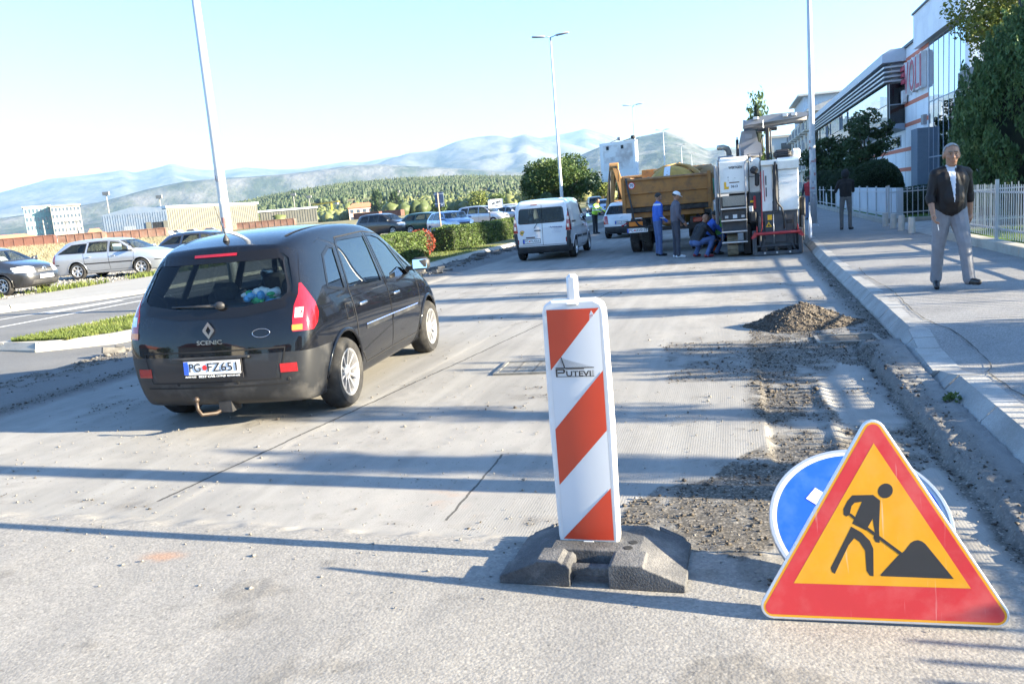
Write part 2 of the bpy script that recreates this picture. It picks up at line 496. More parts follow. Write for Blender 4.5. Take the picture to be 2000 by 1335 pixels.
def road_mat():
    m, nt, bs = _nodes('road_asphalt')
    L = nt.links.new; N = nt.nodes.new
    tc = N('ShaderNodeTexCoord')
    def noise(sc, det=6, ro=0.6, vec=None):
        n = N('ShaderNodeTexNoise'); n.inputs['Scale'].default_value = sc; n.inputs['Detail'].default_value = det; n.inputs['Roughness'].default_value = ro
        L(vec or tc.outputs['Object'], n.inputs['Vector']); return n.outputs[0]
    def ramp(src, stops):
        r = N('ShaderNodeValToRGB'); el = r.color_ramp.elements
        for i, (p, c) in enumerate(stops):
            e = el[i] if i < 2 else el.new(p)
            e.position = p; e.color = (*c, 1)
        L(src, r.inputs[0]); return r.outputs[0]
    def mix(f, a, b, bt='MIX'):
        k = N('ShaderNodeMix'); k.data_type = 'RGBA'; k.blend_type = bt
        if isinstance(f, float): k.inputs[0].default_value = f
        else: L(f, k.inputs[0])
        L(a, k.inputs[6]); L(b, k.inputs[7]); return k.outputs[2]
    def attr(n):
        a = N('ShaderNodeAttribute'); a.attribute_name = n; return a.outputs['Fac']
    def math_(op, a, b=None):
        k = N('ShaderNodeMath'); k.operation = op
        for i, v in enumerate((a, b)):
            if v is None: continue
            if isinstance(v, (int, float)): k.inputs[i].default_value = v
            else: L(v, k.inputs[i])
        return k.outputs[0]
    fine = noise(130, 4, .7)
    mid = noise(3.0, 8, .65)
    mp = N('ShaderNodeMapping'); mp.inputs['Scale'].default_value = (5.0, .35, 1); L(tc.outputs['Object'], mp.inputs['Vector'])
    streak = noise(1.0, 6, .6, mp.outputs[0])
    vo = N('ShaderNodeTexVoronoi'); vo.inputs['Scale'].default_value = 85; L(tc.outputs['Object'], vo.inputs['Vector'])
    sp = N('ShaderNodeSeparateColor'); L(vo.outputs['Color'], sp.inputs[0])
    stone = ramp(sp.outputs[0], [(0.0, (.24, .232, .22)), (.5, (.325, .312, .293)), (.9, (.40, .385, .36)), (1.0, (.47, .44, .39))])
    milled = mix(.55, ramp(fine, [(.3, (.28, .273, .26)), (.7, (.38, .367, .345))]), ramp(streak, [(.3, (.25, .245, .235)), (.5, (.34, .33, .31)), (.7, (.43, .42, .395))]))
    milled = mix(attr('dust'), milled, ramp(fine, [(.3, (.36, .345, .32)), (.7, (.50, .48, .45))]))
    c = mix(attr('front'), milled, mix(.35, stone, ramp(mid, [(.3, (.25, .24, .225)), (.7, (.42, .395, .36))])))
    oldc = ramp(fine, [(.3, (.13, .13, .13)), (.7, (.26, .255, .25))])
    c = mix(attr('old'), c, oldc)
    mill_g = ramp(sp.outputs[1], [(0.0, (.055, .05, .044)), (.6, (.115, .104, .09)), (.9, (.20, .18, .155)), (1.0, (.36, .33, .29))])
    c = mix(attr('dark'), c, mill_g)
    vp = N('ShaderNodeTexVoronoi'); vp.inputs['Scale'].default_value = 26; L(tc.outputs['Object'], vp.inputs['Vector'])
    pit = N('ShaderNodeMapRange'); pit.inputs[1].default_value = .10; pit.inputs[2].default_value = .22; pit.inputs[3].default_value = .55; pit.inputs[4].default_value = 0.0; L(vp.outputs['Distance'], pit.inputs[0])
    sepp = N('ShaderNodeSeparateColor'); L(vp.outputs['Color'], sepp.inputs[0])
    pitm = math_('MULTIPLY', pit.outputs[0], math_('GREATER_THAN', sepp.outputs[0], .72))
    pc = N('ShaderNodeRGB'); pc.outputs[0].default_value = (.11, .105, .10, 1)
    c = mix(pitm, c, pc.outputs[0])
    mps = N('ShaderNodeMapping'); mps.inputs['Rotation'].default_value = (0, 0, .35); mps.inputs['Scale'].default_value = (.9, .28, 1); L(tc.outputs['Object'], mps.inputs['Vector'])
    stn = N('ShaderNodeMapRange'); stn.inputs[1].default_value = .50; stn.inputs[2].default_value = .66; stn.inputs[4].default_value = .38; L(noise(1.3, 5, .6, mps.outputs[0]), stn.inputs[0])
    sc_ = N('ShaderNodeRGB'); sc_.outputs[0].default_value = (.21, .205, .20, 1)
    c = mix(stn.outputs[0], c, sc_.outputs[0])
    # rusty stain
    c = mix(math_('MULTIPLY', attr('rust'), .6), c, ramp(fine, [(.3, (.42, .20, .11)), (.7, (.55, .33, .2))]))
    # sawn seam lines
    sx = N('ShaderNodeSeparateXYZ'); L(tc.outputs['Object'], sx.inputs[0])
    px, py = sx.outputs[0], sx.outputs[1]
    wv = math_('MULTIPLY', math_('SUBTRACT', noise(5, 4), .5), .05)
    def seam(a, b, w, y0, y1):
        d = math_('ABSOLUTE', math_('SUBTRACT', math_('SUBTRACT', px, math_('ADD', math_('MULTIPLY', py, b), a)), wv))
        k = math_('LESS_THAN', d, w)
        k = math_('MULTIPLY', k, math_('GREATER_THAN', py, y0)); return math_('MULTIPLY', k, math_('LESS_THAN', py, y1))
    sm = seam(-4.28, .137, .012, 4.3, 15)
    sm = math_('MAXIMUM', sm, seam(-1.62, .0, .008, 4.1, 5.3))
    blk = N('ShaderNodeRGB'); blk.outputs[0].default_value = (.05, .048, .045, 1)
    c = mix(math_('MULTIPLY', sm, .8), c, blk.outputs[0])
    kk = N('ShaderNodeVectorMath'); kk.operation = 'SCALE'; kk.inputs['Scale'].default_value = .71; L(c, kk.inputs[0])
    L(kk.outputs[0], bs.inputs['Base Color'])
    bs.inputs['Roughness'].default_value = .92; bs.inputs['Specular IOR Level'].default_value = .2
    # relief: aggregate on old and unmilled asphalt, tool grooves on the milled part
    wt = N('ShaderNodeTexWave'); wt.wave_type = 'BANDS'; wt.bands_direction = 'X'; wt.inputs['Scale'].default_value = 19; wt.inputs['Distortion'].default_value = 2.2; wt.inputs['Detail'].default_value = 2; wt.inputs['Detail Scale'].default_value = 3
    L(tc.outputs['Object'], wt.inputs['Vector'])
    vb = N('ShaderNodeTexVoronoi'); vb.inputs['Scale'].default_value = 75; L(tc.outputs['Object'], vb.inputs['Vector'])
    hA = math_('ADD', math_('MULTIPLY', math_('SUBTRACT', 1.0, vb.outputs['Distance']), .8), math_('MULTIPLY', fine, .5))
    hM = math_('ADD', math_('MULTIPLY', wt.outputs[0], .32), math_('MULTIPLY', fine, .75))
    fm = math_('MAXIMUM', attr('front'), attr('dark'))
    hh = N('ShaderNodeMix'); hh.data_type = 'FLOAT'; L(fm, hh.inputs[0]); L(hM, hh.inputs[2]); L(hA, hh.inputs[3])
    bp = N('ShaderNodeBump'); bp.inputs['Strength'].default_value = .28; bp.inputs['Distance'].default_value = .006
    L(hh.outputs[0], bp.inputs['Height']); L(bp.outputs[0], bs.inputs['Normal'])
    return m
rust = np.exp(-(((X + 2.95) / .10) ** 2 + ((Y - 3.42) / .05) ** 2)) * sstep(.4, .6, n2) * 1.6 + np.exp(-(((X + 1.75) / .22) ** 2 + ((Y - 4.4) / .2) ** 2)) * sstep(.45, .6, n2) * .5
road = structure(grid_mesh('road', X, Y, Z, road_mat(), {'dark': np.clip(dark, 0, 1), 'front': front, 'old': np.clip(oldleft + ledge * .5, 0, 1), 'dust': dust * (1 - front) * .7, 'rust': np.clip(rust, 0, 1)}))

# ---- loose millings: small stones on the dark patches
def stones(name, P, S, m, seed=0, parent=None):
    r = np.random.default_rng(seed); n = len(P)
    base = np.array([[1, 0, 0], [-1, 0, 0], [0, 1, 0], [0, -1, 0], [0, 0, 1], [0, 0, -1]], float)
    tri = np.array([[0, 2, 4], [2, 1, 4], [1, 3, 4], [3, 0, 4], [2, 0, 5], [1, 2, 5], [3, 1, 5], [0, 3, 5]])
    a = r.uniform(0, 6.28, n); ca, sa = np.cos(a), np.sin(a)
    b = base[None] * r.uniform(.6, 1.25, (n, 6, 3)) * (S[:, None, None])
    b = b + r.normal(0, .22, (n, 6, 3)) * S[:, None, None]
    b[:, :, 2] *= .65
    x = b[:, :, 0] * ca[:, None] - b[:, :, 1] * sa[:, None]; y = b[:, :, 0] * sa[:, None] + b[:, :, 1] * ca[:, None]
    V = np.stack([x, y, b[:, :, 2]], -1) + P[:, None, :]
    F = (tri[None] + (np.arange(n) * 6)[:, None, None]).reshape(-1, 3)
    return soup(name, V.reshape(-1, 3), F, m, parent)
flat = np.clip(dark, 0, 1).ravel()
ok = (Y.ravel() > 3.3) & (Y.ravel() < 19)
wts = np.where(ok, flat ** 1.5 * (np.gradient(X, axis=0) * np.gradient(Y, axis=1)).ravel() * np.where(Y.ravel() > 10, .35, 1), 0)
wts = wts / wts.sum()
pick = rng.choice(flat.size, 9000, p=wts)
S = rng.lognormal(math.log(.0065), .45, 9000)
P = np.stack([X.ravel()[pick] + rng.normal(0, .02, 9000), Y.ravel()[pick] + rng.normal(0, .02, 9000), Z.ravel()[pick] + S * .35], -1)
dark_stone = mat('dark_stone', (.08, .07, .06), .95, var=.5, vscale=60, spec=.2)
tag(stones('loose_millings', P, S, dark_stone, 3), 'loose dark crumbs of milled asphalt strewn over the road', 'rubble', kind='stuff')
# paler chips on the swept surface
n = 1700
px_ = rng.uniform(-6, 1.2, n); py_ = 3 + rng.gamma(1.6, 2.2, n)
ok = py_ < 14; px_, py_ = px_[ok], py_[ok]; n = len(px_)
S = rng.lognormal(math.log(.0055), .4, n)
P = np.stack([px_, py_, S * .3 + .002 + np.where(py_ < 3.9, .042, 0)], -1)
tag(stones('loose_chips', P, S, mat('pale_stone', (.20, .19, .175), .95, var=.5, vscale=70, spec=.2), 4), 'small pale asphalt chips scattered on the milled road', 'rubble', kind='stuff')

# ---- kerbs: single stones
concrete = mat('kerb_concrete', (.32, .316, .304), .9, var=.18, vscale=2.2, bump=.35, bscale=60, dirt=(.20, .19, .175), dscale=2.4, damt=.6, speck=.12, sscale=160, spec=.25)
concrete_p = mat('pale_concrete', (.36, .347, .31), .9, var=.15, vscale=1.7, bump=.3, bscale=60, dirt=(.23, .21, .18), dscale=2.0, damt=.55, speck=.1, sscale=160, spec=.25)
def poly_len(pts):
    d = [0]
    for a, b in zip(pts, pts[1:]): d.append(d[-1] + math.dist(a, b))
    return d
def along(pts, d, s):
    s = max(0, min(d[-1], s))
    for i in range(len(pts) - 1):
        if s <= d[i + 1] + 1e-9:
            t = (s - d[i]) / max(1e-9, d[i + 1] - d[i])
            return Vector(pts[i]).lerp(Vector(pts[i + 1]), t)
    return Vector(pts[-1])
def kerb(pts, side, top, parent, m, stone=1.0, base=-.06, slope=.11, width=.27, gap=.012, s_max=999):
    """stones along a polyline of the front edge; side = +1 puts the body to the right of travel"""
    d = poly_len(pts); s = 0; r = random.Random(len(pts))
    while s < min(d[-1], s_max) - .05:
        e = min(s + stone, d[-1])
        a = along(pts, d, s + gap / 2); b = along(pts, d, e - gap / 2)
        t = (b - a)
        if t.length < .05: break
        t.normalize(); nrm = Vector((t.y, -t.x)) * side
        vs = []
        j = r.uniform(-.006, .006)
        for p, ss in ((a, s), (b, e)):
            zt = top(p, ss) + j
            for (o, z) in ((0, base), (.004, max(base + .01, zt - slope * 1.05)), (slope * .92, zt - .012), (slope, zt), (width, zt), (width, base)):
                q = p + nrm * (o + j * .5); vs.append((q.x, q.y, z))
        k = 6
        fs = [list(range(k)), list(range(k, 2 * k))[::-1]] + [(i, k + i, k + (i + 1) % k, (i + 1) % k) for i in range(k)]
        if side < 0: fs = [f[::-1] for f in fs]
        fs = [f[::-1] for f in fs]
        MB().add(vs, fs).build('kerb_stone', m, parent)
        s = e
kerb_r = structure(thing('kerb', None, None))
def ramp_z(y): return .15 - .10 * float(sstep(6.75, 7.3, y) * (1 - sstep(8.35, 8.9, y)))
kerb([(1.50, -2.5), (1.50, 6.75)], 1, lambda p, s: .153, kerb_r, concrete, stone=.925)
kerb([(1.50, 6.75), (1.503, 7.35)], 1, lambda p, s: ramp_z(p.y) + .003, kerb_r, concrete, stone=.30, slope=.10)
kerb([(1.503, 7.35), (1.555, 8.35)], 1, lambda p, s: ramp_z(p.y) + .003, kerb_r, concrete, stone=.5, slope=.05)
kerb([(1.555, 8.35), (1.57, 8.9)], 1, lambda p, s: ramp_z(p.y) + .003, kerb_r, concrete, stone=.28, slope=.08)
kerb([(1.57, 8.9), (1.61, 10.5), (1.66, 14), (1.72, 18.5), (1.90, 25.5), (2.25, 40), (2.45, 60)], 1, lambda p, s: .153, kerb_r, concrete, stone=.75, slope=.12, width=.28, s_max=40)
kerb_m = structure(thing('kerb', None, None))
island = [(-9.02, 62), (-9.02, 24), (-9.2, 16), (-9.6, 12.6), (-9.98, 11.25), (-10.5, 10.62), (-11.6, 10.52), (-12.25, 10.9), (-12.2, 14), (-12.1, 24), (-12.1, 62)]
kerb([p for p in island[::-1]], -1, lambda p, s: .155, kerb_m, concrete_p, stone=1.25, slope=.10, width=.26)
kerb_f = structure(thing('kerb', None, None))
far_edge = [(-19.2, 2), (-18.8, 12), (-18.2, 16.6), (-17.5, 17.4), (-16.5, 19.7), (-16.1, 26), (-16.0, 62)]
kerb(far_edge, -1, lambda p, s: .26 if p.y < 17.3 else .20, kerb_f, concrete_p, stone=1.25, base=.0, width=.25)

# ---- right footway
walk_m = mat('footway_asphalt', (.235, .231, .225), .93, var=.14, vscale=1.3, bump=.4, bscale=140, dirt=(.30, .29, .272), dscale=.9, damt=.5, speck=.28, sscale=120, spec=.2)
wy = np.concatenate([np.arange(-6, 14, .12), np.arange(14, 60, .6), np.arange(60, 262, 12.0)])
wu = np.concatenate([np.linspace(0, .3, 26), np.linspace(.3, 1, 30)[1:]])
WU, WY = np.meshgrid(wu, wy, indexing='ij')
x0 = road_right(WY) + .25; WX = x0 + (4.66 - x0 + np.maximum(0, WY - 40) * .006) * WU
drop = sstep(6.75, 7.3, WY) * (1 - sstep(8.35, 8.9, WY)) * (1 - sstep(.25, 1.5, WX - x0))
WZ = .15 - .10 * drop + (fbm(WX * 2, WY * 2, seed=4) - .5) * .008
structure(grid_mesh('footway', WX, WY, WZ, walk_m))
# crack where the footway asphalt meets the kerb backing
cm = mat('crack_dark', (.05, .048, .045), .95, var=.3)
mb = MB()
pr_ = None; rr = random.Random(4)
for i in range(70):
    y = 4.2 + i * .16; xx = float(road_right(y)) + .36 + .035 * math.sin(y * 1.7) + rr.uniform(-.012, .012) + .16 * float(sstep(6.9, 7.6, y) * (1 - sstep(8.4, 9.2, y)))
    if pr_:
        w = rr.uniform(.003, .007)
        z0 = ramp_z(y) + .012 * (1 - ramp_z(y) / .15) + .008
        mb.add([(pr_[0] - w, pr_[1], pr_[2]), (pr_[0] + w, pr_[1], pr_[2]), (xx + w, y, z0), (xx - w, y, z0)], [(0, 1, 2, 3)])
    else: z0 = .153
    pr_ = (xx, y, z0)
tag(mb.build('pavement_crack', cm), kind='structure')

# ---- driveway, lawns, plinths on the right
lawn_m = mat('lawn_green', (.075, .14, .03), .9, var=.3, vscale=5, bump=.5, bscale=90, dirt=(.16, .17, .05), dscale=2.5, damt=.5, spec=.15)
pav_m = mat('paver_grey', (.34, .33, .31), .9, var=.2, vscale=3, speck=.15, sscale=9, bump=.2, bscale=30)
def sheet(name, pts, z, m, t=.0):
    mb = MB(); mb.add([(x, y, z) for x, y in pts], [list(range(len(pts)))])
    return structure(mb.build(name, m))
sheet('driveway', [(4.6, 21.9), (13.2, 21.9), (13.2, 28.75), (4.6, 28.75)], .156, pav_m)
sheet('lawn', [(4.84, -8), (13.2, -8), (13.2, 21.6), (4.84, 21.6)], .27, lawn_m)
sheet('lawn', [(4.9, 29.05), (13.2, 29.05), (13.2, 41), (10.2, 41), (10.2, 130), (5.4, 130), (4.9, 40)], .25, lawn_m)
def plinth(pts, h, w, label, parent_kind='structure'):
    o = structure(thing('plinth_wall', None, None))
    for a, b in zip(pts, pts[1:]):
        a = Vector(a); b = Vector(b); L = (b - a).length; n = max(1, round(L / 3.2))
        for i in range(n):
            p = a.lerp(b, i / n); q = a.lerp(b, (i + 1) / n); t = (q - p).normalized()
            p = p + t * .008; q = q - t * .008
            MB().bar((p.x, p.y, .15 + h / 2 - .06), (q.x, q.y, .15 + h / 2 - .06), w, h + .12).build('plinth_block', concrete_p, o)
    return o
plinth([(4.72, -6), (4.72, 21.72)], .17, .24, '')
plinth([(4.86, 21.6), (9.5, 21.6)], .16, .24, '')
plinth([(4.76, 29.0), (4.80, 40), (5.1, 90)], .14, .24, '')
plinth([(4.9, 29.0), (9.8, 29.0)], .13, .24, '')

# ---- median island, second carriageway, far footway
grass_dry = mat('verge_soil', (.16, .15, .07), .95, var=.3, vscale=4, bump=.5, bscale=60, dirt=(.09, .14, .04), dscale=2, damt=.8)
inner = [(-9.28, 62), (-9.28, 24), (-9.46, 16), (-9.85, 12.7), (-10.2, 11.45), (-10.6, 10.88), (-11.5, 10.78), (-12.0, 11.1), (-11.95, 14), (-11.85, 24), (-11.85, 62)]
sheet('median', inner, .15, grass_dry)
asph2 = mat('carriageway_asphalt', (.128, .13, .132), .9, var=.14, vscale=.8, bump=.3, bscale=150, dirt=(.18, .176, .17), dscale=.5, damt=.6, speck=.2, sscale=110, spec=.25)
xs2 = np.array([-20.4, -16.5, -14.0, -12.0, -8.9]); ys2 = np.array([-12, 5, 20, 60, 260.])
X2, Y2 = np.meshgrid(xs2, ys2, indexing='ij')
structure(grid_mesh('road', X2, Y2, np.interp(X2, [-20.4, -16.5, -12, -8.9], [.10, .10, .03, -.03]), asph2))
paint = mat('road_paint', (.56, .56, .55), .8, var=.12, vscale=8, dirt=(.3, .3, .3), dscale=9, damt=.6)
def z2(x): return float(np.interp(x, [-20.4, -16.5, -12, -8.9], [.10, .10, .03, -.03])) + .006
def paint_line(pts, w):
    mb = MB()
    for a, b in zip(pts, pts[1:]):
        a = Vector(a); b = Vector(b); t = (b - a).normalized(); n = Vector((t.y, -t.x)) * w / 2
        q = [a - n, a + n, b + n, b - n]
        mb.add([(p.x, p.y, z2(p.x)) for p in q], [(0, 1, 2, 3)])
    return structure(mb.build('road_marking', paint))
paint_line([(-15.05, 2), (-15.05, 11), (-14.85, 20), (-14.6, 30), (-14.4, 60)], .13)
paint_line([(-16.9, 11), (-16.4, 14.5), (-16.05, 17.5), (-15.6, 21), (-15.3, 26)], .11)
paint_line([(-15.9, 15.9), (-15.75, 18.2)], .26)
far_walk = mat('far_footway', (.24, .236, .226), .93, var=.1, vscale=1.0, bump=.3, bscale=120, speck=.15, sscale=100)
fx = far_edge
mb = MB()
vs = []
for (x, y) in fx: vs += [(x - .24, y, .20 if y > 17.3 else .25), (-20.3, y, .275)]
mb.add(vs, [(2 * i, 2 * i + 1, 2 * i + 3, 2 * i + 2) for i in range(len(fx) - 1)])
structure(mb.build('footway', far_walk))

# ---- hills and mountains
def mountain_mat(name, rock, scrub, bias, sc=.0022):
    m, nt, bs = _nodes(name)
    L = nt.links.new; N = nt.nodes.new
    tc = N('ShaderNodeTexCoord')
    n1 = N('ShaderNodeTexNoise'); n1.inputs['Scale'].default_value = sc; n1.inputs['Detail'].default_value = 12; n1.inputs['Roughness'].default_value = .68
    L(tc.outputs['Object'], n1.inputs['Vector'])
    r = N('ShaderNodeValToRGB'); e = r.color_ramp.elements
    e[0].position = bias - .08; e[0].color = (*scrub, 1); e[1].position = bias + .10; e[1].color = (*rock, 1)
    L(n1.outputs[0], r.inputs[0]); L(r.outputs[0], bs.inputs['Base Color'])
    bs.inputs['Roughness'].default_value = 1; bs.inputs['Specular IOR Level'].default_value = 0
    bp = N('ShaderNodeBump'); bp.inputs['Strength'].default_value = .8; bp.inputs['Distance'].default_value = 30
    n2 = N('ShaderNodeTexNoise'); n2.inputs['Scale'].default_value = sc * 3; n2.inputs['Detail'].default_value = 8
    L(tc.outputs['Object'], n2.inputs['Vector']); L(n2.outputs[0], bp.inputs['Height']); L(bp.outputs[0], bs.inputs['Normal'])
    return m
def mountain(name, prof, D, m, r0=.55, r1=1.25, nr=46, seed=0, amp=.16, cliff=0.0, daz=.22, power=1.6, base=0.0):
    az = np.arange(prof[0][0], prof[-1][0] + 1e-6, daz)
    pa = np.array([p[0] for p in prof]); pe = np.array([p[1] for p in prof])
    el = np.interp(az, pa, pe)
    H = np.tan(np.radians(el)) * D + 1.7
    t = np.concatenate([np.linspace(0, 1, nr), np.linspace(1, 1.6, 12)[1:]])
    rr = np.where(t <= 1, r0 + (1 - r0) * t, 1 + (r1 - 1) * (t - 1) / .6) * D
    A, T = np.meshgrid(np.radians(az), t, indexing='ij')
    Rr = np.broadcast_to(rr, A.shape)
    X = Rr * np.sin(A); Y = Rr * np.cos(A)
    up = np.where(T <= 1, np.clip(T, 0, 1) ** power, np.clip(1 - (T - 1) * 1.2, 0.2, 1))
    if cliff: up = np.where(T <= 1, np.where(T < .62, .42 * (T / .62) ** 1.2, .42 + .5 * sstep(.62, .74, T) + .08 * (T - .62) / .38), up)
    k = 1 / (D * .11)
    ridge = 1 - np.abs(fbm(X * k, Y * k, seed=seed, oct=5) * 2 - 1)
    ridge = ridge - .75
    ero = (fbm(X * k * 3, Y * k * 3, seed=seed + 9, oct=5) - .5)
    w = np.sin(np.clip(T, 0, 1) * PI) ** .8
    Z = H[:, None] * (up + (ridge * amp * 2.2 + ero * amp) * w) + ero * H[:, None] * .035 * np.where(T > .95, 1, 0)
    Z = np.minimum(Z, np.where(T < .97, H[:, None] * (Rr / D) * .985, 1e9))
    Z = np.maximum(Z, base - 2) 
    Z[:, 0] = base - 3
    return structure(grid_mesh(name, X, Y, Z, m))
rock_far = mountain_mat('mountain_rock', (.15, .147, .14), (.06, .068, .045), .47)
rock_near = mountain_mat('mountain_scrub', (.135, .13, .12), (.045, .055, .032), .50, .004)
MS = [(-85, 2.2), (-70, 3.0), (-58, 2.6), (-50, 2.6), (-46.3, 3.25), (-45.2, 3.54), (-43.6, 3.93), (-41.6, 3.99), (-40.8, 4.07), (-39.6, 4.19), (-39.0, 3.97), (-38.0, 4.1), (-36.7, 4.4), (-36.0, 4.14), (-35.1, 3.92), (-33.7, 3.77), (-32.4, 3.91), (-30.6, 3.66), (-28.7, 3.59), (-25.7, 3.82), (-24.6, 3.67), (-22.7, 3.91), (-18, 3.6)]
mountain('mountain', MS, 13500, rock_far, seed=11)
mountain('mountain', [(-26, 2.8), (-22.7, 3.87), (-21.6, 4.1), (-19.8, 4.16), (-18.2, 4.61), (-16.9, 4.75), (-15.5, 4.74), (-14.6, 4.5), (-13.6, 4.71), (-12.7, 4.4), (-10, 3.6), (-7, 2.6), (-4, 2)], 9500, rock_far, seed=21)
mountain('mountain', [(-14, 3.9), (-12.7, 4.35), (-11, 4.5), (-9.5, 4.73), (-7.6, 3.95), (-6.3, 3.2), (-3, 2.8), (3, 2.4), (12, 2.6), (26, 2.4), (40, 2)], 13000, rock_far, seed=31)
mountain('mountain', [(-13.5, 1.2), (-11.0, 2.62), (-8.7, 3.44), (-6.7, 3.77), (-4.2, 4.03), (-3.0, 3.51), (-1.7, 2.66), (-1.4, 2.5), (-.3, 2.62), (1.3, 2.07), (6, 1.6), (14, 1.9), (24, 1.5)], 5200, rock_near, seed=41, amp=.12)
mountain('mountain', [(-60, 1.3), (-50, 1.6), (-44, 1.9), (-40.8, 2.39), (-38.6, 2.87), (-36.1, 3.28), (-34.9, 3.29), (-32.4, 3.29), (-28.4, 3.34), (-25.7, 3.52), (-23.7, 3.47), (-18.2, 2.77), (-14, 2.2), (-9, 1.2)], 6500, rock_near, seed=51, cliff=1.0, amp=.08)
hill_m = mountain_mat('hill_scrub', (.24, .21, .13), (.06, .08, .03), .50, .02)
HP = [(-46, .25), (-40, .55), (-36, 1.1), (-33.5, 1.45), (-31.2, 1.8), (-28.5, 2.1), (-25.8, 2.25), (-21.9, 2.3), (-18.7, 2.15), (-14.7, 1.85), (-9.5, 1.4), (-7.8, 1.0), (-4.4, .45), (0, .2)]
hill = mountain('hill', HP, 1250, hill_m, r0=.36, r1=1.5, seed=61, amp=.05, power=1.15, base=1.5)
# ================================================================== CARS
tyre_m = mat('tyre_rubber', (.022, .022, .023), .85, var=.25, vscale=12, bump=.3, bscale=60, dirt=(.10, .095, .085), dscale=6, damt=.35, spec=.3)
alloy_m = mat('alloy_rim', (.62, .62, .63), .32, .75, var=.06, dirt=(.25, .22, .19), dscale=9, damt=.3)
blackp = mat('black_plastic', (.022, .023, .026), .55, var=.15, vscale=9, dirt=(.09, .085, .08), dscale=4, damt=.3)
seam_m = mat('panel_gap', (.008, .008, .009), .8, var=0)
well_m = mat('wheel_well', (.012, .012, .012), .95, var=.2)
cabin_m = mat('cabin_trim', (.055, .056, .06), .8, var=.2, vscale=14)
seat_m = mat('seat_fabric', (.045, .048, .055), .9, var=.2, vscale=30)
plate_w = mat('plate_white', (.78, .79, .80), .4, var=.03)
plate_blue = mat('plate_blue', (.03, .10, .55), .4, var=.05)
ink = mat('black_ink', (.015, .015, .018), .5, var=0)
red_ink = mat('red_ink', (.6, .03, .03), .5, var=0)
chrome_m = mat('chrome', (.75, .76, .78), .12, 1.0, var=.03)
lamp_red = mat('red_lamp', (.30, .006, .011), .10, var=.15, vscale=40, coat=.8, spec=.6)
lamp_clear = mat('clear_lamp', (.62, .63, .64), .14, .35, var=.25, vscale=45, coat=1.0)
lamp_amber = mat('amber_lamp', (.75, .22, .03), .2, var=.1, coat=.6)
car_glass = glass_mat('car_glass', (.55, .60, .60), refl=1.55)
tint_glass = glass_mat('tinted_glass', (.10, .115, .12), refl=1.6)
def paint_mat(name, col, metal=0.0, rough=.34, coat=1.0, dirt=None, damt=.25):
    return mat(name, col, rough, metal, var=.05, vscale=2.0, coat=coat, dirt=dirt, dscale=5, damt=damt)

